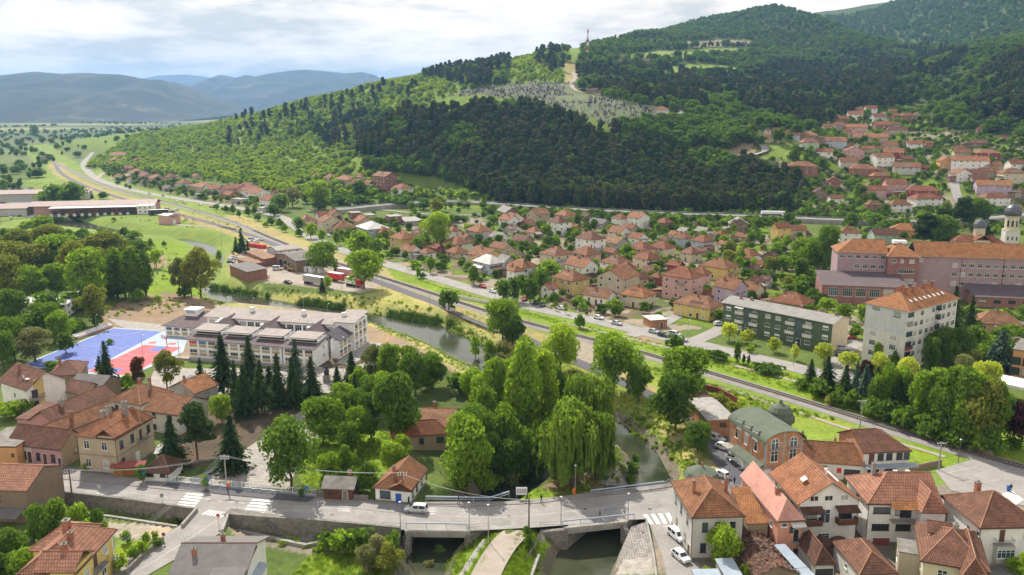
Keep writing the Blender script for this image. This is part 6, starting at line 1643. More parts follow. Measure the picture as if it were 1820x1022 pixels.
h.walls('wall_grey','gable','x',2.2).roof('tiles_br','gable','x',2.2,0.5,'ridge_clay');h.auto('F','b');h.chim(-h.w*0.3,0.5,7.4,0.5)
h=eaves((304,690),(326,694),(330,680),3.4,'shed with dark glossy panel roof left of the bright orange roof',d=7,name='shed',cat='shed');h.walls('wall_grey','shed',rise=1.4).roof('solar','shed','x',1.4,0.2);h.door('F',0)
h=eaves((256,836),(300,838),(256,815),2.4,'small brown tiled pavilion on a white base beside the townhouse',back='A',name='kiosk',cat='kiosk')
h.walls('wall_white').roof('tiles_d','hip','x',2.2,0.5,'ridge_brown');
for u in(-1.6,1.6):h.win('F',u,1.6,1.8,1.0,'d')
h=eaves((276,806),(302,806),(276,790),3.0,'small white flat-gabled shed under the conifers right of the townhouse',back='A',name='shed',cat='shed');h.walls('wall_white','gable','x',0.8).roof('corrugated_white','gable','x',0.8,0.3);h.door('F',0.5)
t_=thing('entrance_gate','orange-brown timber gate with red canopy at the townhouse side entrance','gate',(*flat(222,846),0),0.1)
for x in(-1.1,1.1):q=MB();q.box(x-1.0,x+1.0,-0.06,0.06,0.05,2.1);q.build('gate_leaf',['wood_orange'],t_)
q=MB();q.slab([(-2.6,-1.0,2.4),(4.4,-1.0,2.4),(4.4,1.0,2.9),(-2.6,1.0,2.9)],0.12);q.build('canopy',['wall_darkred'],t_)
h=eaves((39,1014.6),(129,1014.6),(205,941),7.2,'yellow two-storey house with folded red roof and corner balcony',name='house')
h.walls('wall_yellow').roof('tiles_bigpan','hip','y',2.6,0.6,'ridge_clay',gutter=True).pipe('FR');a_,b_=h.w/2,h.d/2
for u,z in((-b_*0.55,5.2),(-b_*0.1,2.0),(-b_*0.55,1.9),(b_*0.55,5.2),(b_*0.4,2.0)):h.win('R',u,z,1.5,1.6,'w')
h.balcony('R',b_*0.02,3.9,4.0,1.3,'concrete','metal_dark');h.door('R',0.2,1.2,2.2,'wood_brown',4.0,'balcony_door');h.win('F',-2,5.2,1.4,1.5,'w')
q=MB();q.box(a_-3.0,a_+0.5,-b_-0.8,-b_*0.25,-1.5,7.6);q.build('tower_bay',['wall_yellow'],h.t);h.roof('tiles_bigpan','gable','x',1.6,0.4,'ridge_clay',box=(a_-5,a_+0.5,-b_-0.8,-b_*0.25,7.7),name='bay_roof')
window(h.t,(a_+0.503,-b_*0.55,5.2),math.pi/2,1.4,1.6,'w');window(h.t,(a_+0.503,-b_*0.55,2.0),math.pi/2,1.4,1.5,'w')
q=MB();q.box(a_+0.004,a_+0.03,-b_,b_,6.9,7.1);q.box(a_+0.004,a_+0.06,b_-0.5,b_-0.1,0,6.9);q.build('white_trim',['wall_white'],h.t)
h.chim(-1.2,b_*0.35,11.0,1.0);h.chim(0.8,-0.5,10.4,0.7);h.chim(a_*0.4,-b_*0.6,10.2,0.7)
h2=eaves((58,975),(110,980),(135,935),6.4,None,name='rear_wing',d=9);h2 .walls('wall_yellow').roof('tiles_bigpan','hip','x',2.2,0.5,'ridge_clay');h2 .t['label']='rear wing of the yellow house under its own hipped red roof';h2 .t['category']='house'
h=eaves((-60,868),(46,872),(30,840),6.4,'brown roughcast building with red tiled roof cut off by the left edge',d=11,name='house')
h.walls('wall_brownwall','gable','x',2.4).roof('tiles_bigpan','gable','x',2.4,0.3,'ridge_clay');h.auto('F','b',gap=7)
q=MB();q.slab([(h.w/2-7,-h.d/2-3,2.2),(h.w/2-0.5,-h.d/2-3,2.2),(h.w/2-0.5,-h.d/2,2.9),(h.w/2-7,-h.d/2,2.9)],0.1);q.build('lean_to_roof',['corrugated_grey'],h.t)
h=eaves((304,1030),(428,1030),(482.6,955),5.2,'large workshop with grey corrugated roof and white gable on the side street',name='workshop')
h.walls('wall_white','gable','x',2.4).roof('corrugated_grey','gable','x',2.4,0.7,'ridge_brown');h.chim(-h.w*0.3,-2.2,7.9,0.6);h.chim(0.0,1.9,8.2,0.6)
q=MB();q.slab([(h.w/2,-h.d*0.42,3.0),(h.w/2+1.5,-h.d*0.42,2.7),(h.w/2+1.5,h.d*0.2,2.7),(h.w/2,h.d*0.2,3.0)],0.1);q.build('canopy',['sheet_blue'],h.t)
for u in(-2.5,0.5):h.win('R',u,1.7,1.8,1.3,'d')
h.win('R',-3.4,4.6,0.6,0.6,'w');h.roof('corrugated_grey','shed','x',1.0,0.3,box=(h.w*0.08,h.w/2+0.2,-h.d/2-0.5,0.5,5.6),name='raised_roof')
h=eaves((667,864.5),(729,870.7),(775,835.5),3.2,'small white shop with blue door and worn tiled roof beside the minivan',name='shop')
h.walls('wall_white',plinth='concrete_dark').roof('tiles_m','hipL','y',2.4,0.35,'ridge_clay',gutter=True);h.win('F',-h.w*0.22,1.7,2.2,1.6,'d');h.door('F',h.w*0.16,1.2,2.1,'plastic_blue',0.1)
for u in(-6,-3.5,-1,2,5):h.win('R',u,1.7,0.9,1.2,'d')
h.chim(-0.5,-2.5,6.6,0.5);q=MB();q.prism([(-0.4,-h.d/2-0.4),(h.w/2+0.3,-h.d/2-0.4),(h.w/2+0.3,-h.d/2+2.4),(-0.4,-h.d/2+2.4)],3.2,3.35);q.build('porch_slab',['wood_brown'],h.t)
h.roof('tiles_m','gable','y',1.1,0.25,'ridge_clay',box=(-0.4,h.w/2+0.2,-h.d/2-0.3,-h.d/2+4.0,3.35),name='porch_roof')
h=eaves((575,866),(626,868),(578,846),2.6,'dark timber shed with black felt roof beside the big foreground tree',back='A',name='shed',cat='shed');h.walls('wood_brown','gable','x',1.2).roof('concrete_dark','gable','x',1.2,0.5);h.chim(1.5,1.0,4.6,0.7);h.door('F',1.4,1.0,2.0,'wood_grey');h.win('F',-1.5,1.5,1.0,0.8,'b')
h=eaves((698,775),(800,768),(698,760),3.4,'front wing of the overgrown old house with broken tiled roof',back='A',d=6.5,name='house');h.walls('wall_dirty').roof('tiles_r','hip','x',2.0,0.5,'ridge_clay');h.auto('F','d')
h=eaves((745,758),(803,760),(806,726),4.0,'rear part of the overgrown old house with red tiled roof among trees',name='house');h.walls('wall_dirty').roof('tiles_p','gable','x',2.2,0.5,'ridge_clay');h.chim(-1.5,1.0,7.4,0.6);h.auto('FR','d')
h=eaves((1361,789),(1427,781),(1305,746),8.6,'orange brick building with green barrel roof, dormers and arched windows',back='A',name='brick_building',cat='building')
a_,b_=h.w/2,h.d/2
q=MB();q.box(-a_,a_,-b_,b_,3.4,8.6)
n=14;arc=[(-a_*math.cos(math.pi*k/n),8.6+2.3*math.sin(math.pi*k/n))for k in range(n+1)]
q.poly([(x,-b_,z)for x,z in arc]);q.poly([(x,b_,z)for x,z in arc][::-1]);q.build('wall',['brick_orange'],h.t)
q=MB();q.box(-a_-0.02,a_+0.02,-b_-0.02,b_+0.02,-0.5,3.397);q.build('ground_floor',['wall_offwhite'],h.t)
q=MB()
for k in range(n):
 (x0,z0),(x1,z1)=arc[k],arc[k+1];f_=(a_+0.5)/a_
 q.slab([(x0*f_,-b_-0.6,z0+0.16),(x1*f_,-b_-0.6,z1+0.16),(x1*f_,b_+0.4,z1+0.16),(x0*f_,b_+0.4,z0+0.16)],0.15)
h.rf=q.build('roof',['shingle_green'],h.t)
q=MB();
CB=[(x,x+0.4,-b_-0.04,-b_-0.003,3.401,8.3 if abs(x)>1 else 10.7)for x in(-a_-0.01,-0.2,a_-0.39)]+[(-a_,a_,-b_-0.045,-b_-0.0045,8.3,8.6),(-a_-0.25,a_+0.25,-b_-0.5,-b_-0.003,3.2,3.4)]+[(-a_-0.05,-a_-0.003,y,y+0.4,3.4,8.5)for y in(-b_+0.01,-b_*0.3,b_*0.35,b_-0.4)]
for c_ in CB:q=MB();q.box(*c_);q.build('concrete_band',['concrete'],h.t)
def arched(parent,x,y,z,w,hh):
 q=MB();m_=8;pts=[(-w/2,-hh/2),(w/2,-hh/2)]+[(w/2*math.cos(math.pi*k/m_),hh/2-w/2+w/2*math.sin(math.pi*k/m_))for k in range(m_+1)]
 pts=[(p,q_)for p,q_ in pts]
 q.poly([(p,-0.05,q_)for p,q_ in pts]);q.poly([(p*1.16,-0.02,q_*1.06+0.03)for p,q_ in pts],1);q.box(-0.06,0.06,-0.09,-0.051,-hh/2,hh/2,1);q.box(-w/2,w/2,-0.085,-0.052,0.15,0.25,1);q.box(-w/2-0.5,w/2+0.5,-0.8,0,-hh/2-0.3,-hh/2-0.1,2)
 return q.build('arched_window',['glass_blue','frame_white','concrete'],parent,(x,y,z))
for x in(-a_*0.5,a_*0.5):arched(h.t,x,-b_-0.01,8.4,1.6,2.1);h.win('F',x,5.6,1.7,2.3,'w')
for u in(-b_*0.6,-b_*0.05,b_*0.5):h.win('L',u,6.6,1.1,2.0,'w')
for y in(-b_*0.45,-b_*0.02,b_*0.45):
 q=MB();q.box(-0.5,0.0,-0.9,0.9,-1.0,1.3);q.slab([(-0.7,-1.1,1.35),(2.6,-1.1,1.35),(2.6,1.1,1.35),(-0.7,1.1,1.35)],0.15,1);q.box(0.0,2.6,-0.85,0.85,-0.5,1.2,1);q.build('dormer',['frame_white','shingle_green'],h.rf,(-a_+0.3,y,8.9))
q=MB();q.slab([(-a_-1.9,-b_,3.3),(-a_,-b_,4.2),(-a_,b_*0.55,4.2),(-a_-1.9,b_*0.55,3.3)],0.15);q.build('canopy',['shingle_green'],h.t)
for y in(-b_*0.7,-b_*0.2,b_*0.3):l_,r_=h.face('L',-y,0.1);q=MB();q.box(-1.9,1.9,-0.07,-0.03,0,2.7);q.build('shutter_door',['metal_white'],h.t,l_,r_)
h.door('F',-0.6,1.6,2.3,'glass',0.1);h.win('F',a_*0.5,1.7,2.2,1.9,'d');q=MB();q.box(-a_*0.6,a_*0.35,-b_-0.3,-b_-0.023,2.6,3.1);q.build('shop_sign',['wall_darkred'],h.t)
q=MB();q.box(-a_-2.0,-a_-0.03,b_*0.62,b_+0.5,3.0,3.25);q.build('terrace',['concrete'],h.t)
X,Y=flat(1386,742,8)
t_=thing('round_tower','round brick tower with green onion-shaped roof behind the green barrel roof','tower',(X,Y,0));t_.scale=(.78,.78,.82);q=MB();q.lathe([(3.4,-0.5),(3.4,9.2)],8);q.build('wall',['brick_orange'],t_)
q=MB();q.lathe([(4.2,9.0),(4.2,10.2),(3.6,10.9),(3.4,11.8),(2.4,13.0),(1.0,13.7),(0.05,13.9)],12);q.lathe([(0.5,13.8),(0.5,14.5),(0.1,14.9)],8);q.build('roof',['shingle_green'],t_)
for k in range(3):q=MB();q.box(-0.5,0.5,-0.12,0,0,1.5);q.build('window',['glass'],t_,(3.38*math.sin(k*0.785-0.39),-3.38*math.cos(k*0.785-0.39)+0.2,6.9),k*0.785-0.39)
X,Y=flat(1246,868);t_=thing('pavilion','octagonal white pavilion with green felt roof beside the river','pavilion',(X,Y,0),R(22.5));t_.scale=(.6,.6,.8)
q=MB();q.lathe([(5.6,-0.6),(5.6,3.1)],8);q.build('wall',['wall_white'],t_);q=MB();q.lathe([(6.4,3.1),(6.4,3.3),(5.2,4.7),(0.2,6.1)],8);o=q.build('roof',['shingle_green'],t_);q=MB();q.box(-0.3,0.3,-0.3,0.3,5.6,7.0);q.build('chimney',['chimney_brick'],o)
for k in range(8):
 an=R(22.5)+k*math.pi/4
 for u in(-1.3,0.0,1.3):
  ra=5.6*math.cos(math.pi/8)+0.005;window(t_,(ra*math.cos(an)-u*math.sin(an),ra*math.sin(an)+u*math.cos(an),2.1),an+math.pi/2,1.15,1.2,'w')
h=eaves((1260,748),(1303,746),(1240,716),4.0,'flat-roofed orange brick garage with grey concrete slab roof behind the parked cars',back='A',d=14,name='garage')
h.walls('brick_orange').roof('concrete','flat',over=0.6,t=0.25,under='concrete');h.win('F',0.5,2.9,1.6,0.9,'d');h.win('L',2,2.4,2.6,2.0,'d');q=MB();q.box(-h.w/2-0.02,h.w/2+0.02,-h.d/2-0.03,-h.d/2-0.003,1.4,1.65);q.build('concrete_band',['concrete'],h.t)
h=eaves((1250,716),(1272,714),(1236,700),3.2,'small brown-roofed shed behind the flat brick garage',back='A',name='shed',cat='shed');h.walls('wall_darkred').roof('tiles_d','shed','x',0.6,0.3)
# - middle distance: houses between the road and the highway, and on the slopes
def road_yaw(x,y):
 best=None
 for i in range(len(ROADN_W)-1):
  m_=((ROADN_W[i][0]+ROADN_W[i+1][0])/2,(ROADN_W[i][1]+ROADN_W[i+1][1])/2);d=math.hypot(m_[0]-x,m_[1]-y)
  if best is None or d<best[0]:best=(d,math.atan2(ROADN_W[i+1][1]-ROADN_W[i][1],ROADN_W[i+1][0]-ROADN_W[i][0]))
 return best[1]
WNAME=dict(white='white',cream='cream',grey='grey',beige='beige',pink='pink',yellow='yellow',lilac='lilac',green='mint green',blue='pale blue',tan='tan',orange='orange',darkred='dark red',salmon='salmon',palegreen='pale green',rose='rose',dirty='weathered',ochre='ochre',greywhite='grey-white',offwhite='off-white',brick='red brick',obrick='orange brick',brownwall='brown')
RNAME=dict(o='orange',b='brown',r='red',br='bright orange',d='dark brown',t='tan',p='faded pink',m='rust-coloured')
HSIZED=[]
def midhouse(T,cx,cy,W,rt,axis,he,wall,roof,asp=0.85,yaw=None,rise=None,chim=1,nm='house'):
 px,py=T[0]+cx/T[2],T[1]+cy/T[2]
 rise_=2.0 if rise is None else rise
 X,Y,Z=at(px,py,he+rise_*0.35)
 ry=(road_yaw(X,Y)if yaw is None else R(yaw))+R(rng.uniform(-5,5))
 mw=W/T[2]/pxm(Y,Z+he)
 va=math.atan2(X,Y);c,s=abs(math.cos(ry+va)),abs(math.sin(ry+va))
 w=max(3.0,(mw*1.12-0.8)/(c+asp*s));d=max(3.0,w*asp)
 rise_=rise if rise is not None else min(3.2,0.30*(d if axis=='x' else w)+0.3)
 far=Y>430
 h=Hs(X,Y,Z,ry,w,d,he,None,cat='house' if nm=='house' else 'shed',name=nm)
 h.walls('wall_'+wall,rt,axis,rise_,z0=-2.5)
 rm=roof if roof in M else 'tiles_'+roof
 h.roof(rm,rt,axis,rise_,0.5,None if far else('ridge_clay' if roof in 'ombrtrp' else None),gutter=False)
 if he>2.3:h.auto('FRL' if not far else 'FR','f' if far else 'w',w=1.2 if far else 1.1,h=1.4 if far else 1.3,gap=3.6 if not far else 4.2)
 if not far and he>2.6:h.door('F',rng.uniform(-0.2,0.2)*w)
 if rt!='flat' and roof not in M:
  for k in range(chim):
   u=rng.uniform(-0.28,0.28)*w;v=rng.uniform(-0.15,0.15)*d;h.chim(u,v,he+rise_+0.7,0.55,'chimney_brick' if rng.random()<0.7 else 'chimney_grey')
 if not far and he>5 and rng.random()<0.6:h.balcony('R' if rng.random()<0.5 else 'F',rng.uniform(-0.2,0.2)*w,he-2.75,3.0,1.1,'concrete','metal_dark')
 if nm=='house' and W>60 and rng.random()<0.6:
  sx=rng.choice((-1,1));aw,ad,ah=w*rng.uniform(.25,.45),d*rng.uniform(.45,.8),min(he-.6,rng.uniform(2.3,3.2));x0=sx*w/2;x0,x1=(x0+.004,x0+aw)if sx>0 else(x0-aw,x0-.004)
  q=MB();q.box(x0,x1,-d/2+.1,-d/2+ad,-2.5,ah);q.build('lean_to',['wall_'+rng.choice((wall,'dirty','greywhite','tan','brownwall'))],h.t)
  za,zb=(ah+.9,ah)if sx>0 else(ah,ah+.9);q=MB();q.slab([(x0-.2*(sx<0),-d/2-.2,za+.1),(x1+.2*(sx>0),-d/2-.2,zb+.1),(x1+.2*(sx>0),-d/2+ad+.2,zb+.1),(x0-.2*(sx<0),-d/2+ad+.2,za+.1)],.1);q.build('lean_to_roof',[rng.choice(('tiles_b','tiles_m','corrugated_grey','tiles_d','eternit','tiles_r'))],h.t)
 if roof not in M and rt in('gable','hip')and rng.random()<.45:
  hw=(d if axis=='x' else w)/2;pl=(w if axis=='x' else d)*.18;f0=rng.uniform(.15,.4);f1=f0+rng.uniform(.2,.35);u=rng.uniform(-.6,.6)*pl;pp=[]
  for a_,f_ in((u-pl,f0),(u+pl,f0),(u+pl,f1),(u-pl,f1)):pp.append((a_ if axis=='x' else hw*(1-f_),-hw*(1-f_)if axis=='x' else a_,he+rise_*f_+.19))
  q=MB();q.poly(pp);q.build('roof_patch',[rng.choice(('tiles_o','tiles_b','tiles_p','tiles_d','tiles_t','corrugated_grey'))],h.rf)
 if not far and rng.random()<.4:l_,r_=h.face('F',rng.uniform(-.35,.35)*w,he-.8);q=MB();q.lathe([(.05,0),(.3,.06),(.42,.16)],10);o=q.build('satellite_dish',['metal_white'],h.t,(l_[0],l_[1]-.25,l_[2]));o.rotation_euler=(R(70),0,0)
 st='two-storey' if he>4.8 else 'low'
 rdesc={'gable':'gabled','hip':'hipped','halfhip':'half-hipped','flat':'flat','shed':'sloping','hipL':'hipped','hipR':'hipped'}[rt]
 rc=RNAME.get(roof,{'corrugated_grey':'grey sheet','eternit':'grey','corrugated_white':'white sheet','sheet_roof_pink':'pink sheet','concrete':'concrete','sheet_blue':'blue-grey sheet'}.get(roof,'grey'))
 HSIZED.append((h.t,f'{st} {WNAME[wall]} {"house" if nm == "house" else "shed"} with {rdesc} {rc} roof',X,Y,Z+he))
 return h
T3=(900,280,3.006)
for a in[(40,316,104,'gable','x',5.5,'white','o',.8),(170,292,118,'gable','y',6,'tan','m',.9),(320,298,118,'hip','x',5,'greywhite','o',.9),(432,304,60,'gable','x',4.0,'brownwall','d',.8),(280,334,120,'hip','x',8.0,'white','b',.9),(610,316,92,'hip','x',6,'white','m',.9),(708,310,112,'gable','x',7.5,'white','o',.8),(841,337,92,'hip','x',5.0,'brick','r',.9),(150,388,96,'hip','x',3.2,'offwhite','o',.9),(88,432,118,'gable','x',3.2,'dirty','b',.8),(605,388,120,'gable','x',5.0,'offwhite','m',.9),(662,366,84,'gable','x',4.0,'tan','r',.7),(705,418,104,'gable','x',4.0,'white','r',.8),(450,420,152,'hip','x',8.5,'white','b',.85),(586,442,128,'gable','x',4.0,'grey','t',.8),(905,404,76,'gable','x',3.6,'offwhite','o',.8),(945,418,108,'hip','x',5.5,'blue','m',.85),(1050,434,118,'hip','x',5.6,'blue','r',.85),(1144,405,84,'hip','x',3.4,'grey','r',.9),(1052,384,84,'gable','x',3.4,'brownwall','eternit',.8),(1165,452,62,'gable','x',3,'offwhite','br',.8),(1265,412,86,'gable','x',3.0,'dirty','m',.6),(1238,344,84,'gable','y',6.0,'brownwall','corrugated_grey',.9),(265,502,162,'hip','x',5.8,'cream','m',.9),(428,500,146,'hip','x',5.0,'pink','m',.9),(722,474,140,'hip','x',4.6,'yellow','r',.9),(835,468,136,'hip','x',4.6,'cream','r',.9),(754,524,148,'hip','x',5.0,'cream','r',.9),(985,498,112,'hip','x',4.4,'cream','m',.9),(402,562,164,'gable','x',6.4,'white','o',.75),(585,548,160,'hip','x',4.6,'white','m',.9),(640,580,124,'hip','x',4.2,'tan','r',.9),(82,566,154,'hip','x',6.0,'white','o',.8),(344,630,190,'hip','x',6.0,'ochre','m',.8),(232,684,92,'gable','y',4.4,'white','o',.9),(598,618,208,'gable','y',7.4,'beige','m',1.1),(500,722,170,'gable','x',3.6,'white','m',.55),(700,716,184,'hip','x',4.6,'cream','br',.85),(945,616,202,'hip','x',9.6,'pink','r',.8),(1035,604,112,'hip','x',8.0,'pink','r',.9),(1138,566,188,'hip','x',5.8,'yellow','m',.85),(1280,514,168,'hip','x',3.4,'tan','r',.8),(1200,676,164,'gable','x',7.0,'lilac','m',.9),(1312,688,120,'gable','x',4.4,'cream','m',.9),(1025,768,240,'hip','x',4.6,'yellow','p',.6),(765,596,90,'gable','x',3.4,'darkred','b',.8),(715,630,90,'gable','y',3.4,'tan','b',.8),(805,625,80,'hip','x',3.4,'darkred','m',.8),(905,562,90,'gable','x',4.2,'darkred','r',.7),(1320,652,100,'gable','y',4.0,'dirty','b',.9),(560,492,90,'gable','x',3.2,'dirty','m',.7),(1092,716,70,'gable','x',3.0,'dirty','m',.8),(1390,640,70,'gable','x',3.2,'greywhite','d',.9),(1048,486,70,'gable','x',3.0,'dirty','b',.7),(365,362,60,'gable','x',3.0,'obrick','o',.7),(40,375,90,'gable','x',3.4,'offwhite','d',.7),(1410,520,90,'gable','y',4.6,'brownwall','d',.9),(1375,560,70,'gable','x',3.0,'dirty','r',.8),(1320,590,80,'gable','y',3.2,'brownwall','b',.8),(60,510,80,'gable','x',3.0,'grey','d',.7),(115,350,80,'gable','y',3.2,'darkred','r',.7),(500,340,110,'gable','x',3.2,'wood_grey' if 0 else 'grey','corrugated_grey',.5),(940,385,60,'shed','x',2.6,'grey','eternit',.7),(850,430,60,'gable','x',2.6,'tan','b',.8),(1205,640,80,'gable','x',3.0,'tan','m',.7),(990,720,60,'gable','x',2.6,'dirty','b',.7)]:
 midhouse(T3,*a)
T2=(440,280,3.006)
for a in[(380,92,68,'hip','x',3.6,'white','o',.8),(448,100,78,'hip','x',3.8,'offwhite','o',.8),(530,110,134,'hip','x',4.2,'tan','o',.7),(622,134,136,'gable','x',3.2,'brick','r',.5),(735,92,128,'gable','x',9.0,'brick','m',.8),(826,156,112,'hip','x',5.4,'white','r',.8),(608,98,64,'gable','x',4.0,'grey','m',.8),(30,168,120,'gable','x',5.6,'white','r',.8),(125,218,112,'gable','x',4.6,'white','r',.7),(322,328,100,'hip','x',4.0,'tan','p',.8),(440,330,128,'gable','x',6.4,'cream','m',.9),(398,304,70,'gable','y',5.0,'offwhite','r',.8),(465,296,84,'gable','x',5.0,'tan','r',.8),(510,358,118,'hip','x',4.0,'cream','m',.8),(574,288,62,'flat','x',4.2,'brick','concrete',.8),(620,330,100,'gable','x',5.2,'tan','o',.9),(668,364,164,'hip','x',5.2,'blue','corrugated_white',.8),(720,388,122,'hip','x',3.2,'orange','m',.7),(780,306,84,'flat','x',5.0,'brick','concrete',.8),(835,418,142,'hip','x',5.8,'ochre','o',.85),(872,484,118,'gable','x',3.6,'white','m',.6),(960,496,88,'hip','x',3.6,'white','p',.8),(1100,380,78,'hip','x',5.0,'white','o',.8),(1240,380,140,'hip','x',5.4,'grey','o',.85),(1120,446,148,'hip','x',4.8,'palegreen','m',.85),(1118,492,110,'hip','x',3.0,'tan','o',.8),(1345,414,100,'gable','x',3.4,'white','eternit',.8),(1396,322,104,'gable','x',5.6,'white','o',.7),(1272,508,176,'gable','x',4.6,'ochre','m',.7),(1290,545,160,'hip','x',5.2,'blue','corrugated_white',.7),(1380,535,90,'gable','x',5.2,'grey','eternit',.9),(1240,575,80,'shed','x',3.0,'grey','corrugated_white',.7),(1430,590,90,'hip','x',5.6,'white','o',.8),(650,300,64,'flat','x',3.2,'grey','concrete',.7),(920,400,90,'gable','x',3.0,'tan','d',.7),(870,325,120,'flat','x',2.6,'grey','concrete',.5),(1160,420,90,'gable','x',3.4,'dirty','m',.7),(1355,470,120,'gable','x',3.8,'tan','m',.6),(1010,470,80,'gable','x',3.2,'darkred','r',.7),(1390,280,110,'gable','x',3.6,'brownwall','eternit',.6),(920,455,70,'gable','y',3.0,'dirty','b',.8),(1420,370,70,'gable','x',3.0,'white','d',.7)]:
 midhouse(T2,*a)
T5=(0,80,3.033)
for a in[(642,584,90,'hip','x',4,'white','r',.7),(622,622,90,'gable','x',4,'tan','r',.6),(740,622,54,'gable','x',4,'obrick','o',.8),(690,660,50,'gable','y',3.6,'darkred','m',.7),(745,682,90,'gable','x',4,'offwhite','r',.6),(790,700,80,'gable','x',4.2,'tan','r',.7),(850,712,90,'gable','x',4.4,'tan','r',.7),(925,706,66,'hip','x',4,'offwhite','r',.8),(995,738,84,'hip','x',4.6,'greywhite','m',.8),(1100,756,140,'hip','x',5,'tan','o',.6),(1140,768,90,'gable','y',4.4,'offwhite','o',.7),(1235,768,90,'gable','y',5.2,'rose','r',.8),(1290,764,80,'gable','x',5.4,'rose','r',.8),(1340,756,90,'gable','x',5.0,'tan','m',.7),(1390,790,120,'gable','x',5.4,'white','o',.8),(1455,826,104,'gable','x',4.4,'white','r',.7),(640,706,50,'gable','x',3,'offwhite','o',.7),(708,722,50,'gable','x',3,'white','p',.7),(1060,702,50,'gable','x',3,'tan','p',.7),(1240,800,70,'gable','x',3.4,'obrick','o',.7),(1480,790,40,'gable','y',4,'tan','r',.8),(248,602,54,'gable','x',3.5,'tan','r',.6),(780,735,50,'gable','x',2.8,'grey','d',.6),(905,765,60,'gable','x',2.8,'grey','corrugated_grey',.6),(1080,800,60,'flat','x',3,'grey','concrete',.6),(1290,825,80,'flat','x',3.2,'grey','concrete',.5),(1420,872,66,'flat','x',3,'greywhite','concrete',.6)]:
 midhouse(T5,*a)
T7=(1280,140,3.37)
for k,a in enumerate([(492,514,166,'hip','x',6.0,'brick','m',.7),(596,670,80,'gable','y',4.5,'brownwall','d',.8),(690,708,92,'gable','x',4.2,'white','m',.7),(680,606,76,'gable','y',4,'brick','m',.8),(284,298,46,'hip','x',4,'offwhite','br',.7),(345,302,70,'gable','x',4,'tan','o',.6),(405,314,70,'gable','x',4,'tan','o',.6),(446,330,60,'gable','x',4,'blue','o',.6),(282,342,74,'hip','x',3.4,'tan','o',.8),(525,332,110,'hip','x',4.6,'brownwall','p',.7),(530,374,114,'hip','x',5.4,'green','o',.7),(680,366,136,'gable','x',4.4,'blue','o',.6),(625,430,90,'gable','x',3.2,'white','o',.6),(644,280,66,'gable','x',3.6,'tan','o',.7),(709,272,68,'gable','x',4,'grey','br',.8),(818,286,110,'gable','x',5.4,'pink','o',.7),(735,236,76,'gable','x',4,'brick','m',.7),(806,208,88,'gable','x',5,'white','o',.7),(820,186,76,'gable','x',4,'brownwall','m',.7),(900,174,74,'gable','x',7,'white','r',.8),(946,222,86,'gable','x',5,'greywhite','m',.7),(1032,190,46,'gable','x',3.6,'brick','r',.7),(1052,216,60,'gable','x',5,'brick','o',.8),(1124,218,84,'hip','x',5.4,'brick','r',.7),(1180,210,46,'gable','y',4.4,'tan','o',.7),(970,270,100,'gable','x',4.2,'brick','o',.6),(1046,268,62,'gable','x',4.6,'grey','m',.8),(898,344,184,'gable','x',5,'tan','o',.45),(1014,390,100,'gable','x',4.6,'tan','o',.6),(798,424,120,'gable','y',5,'pink','m',.9),(880,412,60,'gable','x',3.6,'tan','o',.7),(945,412,66,'gable','x',4,'blue','m',.7),(966,462,138,'gable','x',6.2,'white','m',.8),(1040,434,104,'gable','x',6,'darkred','o',.7),(1112,472,84,'gable','x',4,'brownwall','m',.7),(764,490,104,'gable','x',5,'greywhite','m',.8),(848,530,146,'hip','x',4.6,'brick','o',.6),(955,540,80,'hip','x',3.8,'tan','m',.7),(955,574,112,'hip','x',3.8,'brick','br',.5),(1118,520,140,'gable','x',5,'greywhite','m',.6),(1212,528,80,'gable','x',4,'brick','m',.7),(1046,620,130,'gable','x',6.4,'pink','m',.7),(920,656,130,'gable','x',4,'pink','r',.5),(922,744,98,'hip','x',5,'brick','m',.7),(1070,744,140,'hip','x',4.6,'white','m',.6),(1210,660,176,'hip','x',5.0,'darkred','r',.5),(1228,708,180,'hip','x',4.6,'white','r',.5),(1350,486,92,'gable','y',6.4,'orange','o',.9),(1488,482,204,'gable','x',7.4,'white','o',.55),(1634,512,98,'gable','x',5,'tan','o',.7),(1440,560,120,'gable','y',5.0,'white','m',.9),(1520,560,120,'gable','x',4.6,'tan','b',.6),(1605,548,120,'gable','x',4.2,'tan','m',.6),(1598,438,134,'hip','x',5,'darkred','o',.7),(1446,436,98,'gable','x',4.4,'tan','m',.7),(1745,556,150,'hip','x',6.4,'cream','m',.7),(1770,502,110,'gable','x',6,'white','r',.7),(1632,628,186,'gable','x',6,'lilac','br',.55),(1640,702,166,'hip','x',4.4,'white','m',.5),(1775,672,110,'gable','x',3.6,'brownwall','b',.5),(1550,592,100,'gable','x',4.2,'tan','b',.7),(1160,384,94,'gable','x',4.6,'white','o',.7),(1098,384,50,'gable','y',4,'tan','m',.7),(1545,378,90,'gable','x',3.6,'brownwall','b',.6),(1430,408,60,'gable','x',3.4,'tan','o',.7),(1250,380,50,'gable','x',4,'obrick','o',.7),(605,218,56,'gable','x',3.6,'tan','m',.7),(1560,296,50,'gable','x',3.6,'brick','m',.7),(215,268,40,'gable','x',3.4,'tan','o',.7),(1810,360,60,'gable','x',4,'tan','m',.7),(365,880,110,'gable','x',8.5,'yellow','r',.8),(462,894,100,'gable','x',5.4,'cream','m',.8),(110,856,110,'gable','y',6,'brownwall','eternit',.8),(775,908,130,'hip','x',5.4,'white','m',.8),(975,918,160,'gable','x',5.6,'green','b',.6),(1108,892,160,'hip','x',4.6,'orange','br',.7),(690,220,50,'gable','x',4,'tan','o',.7),(760,310,50,'gable','x',3.4,'tan','m',.7),(1060,300,110,'gable','x',3.6,'tan','b',.5),(1700,345,40,'gable','x',3.6,'pink','m',.7),(400,950,70,'gable','x',3.2,'rose','m',.7)]):
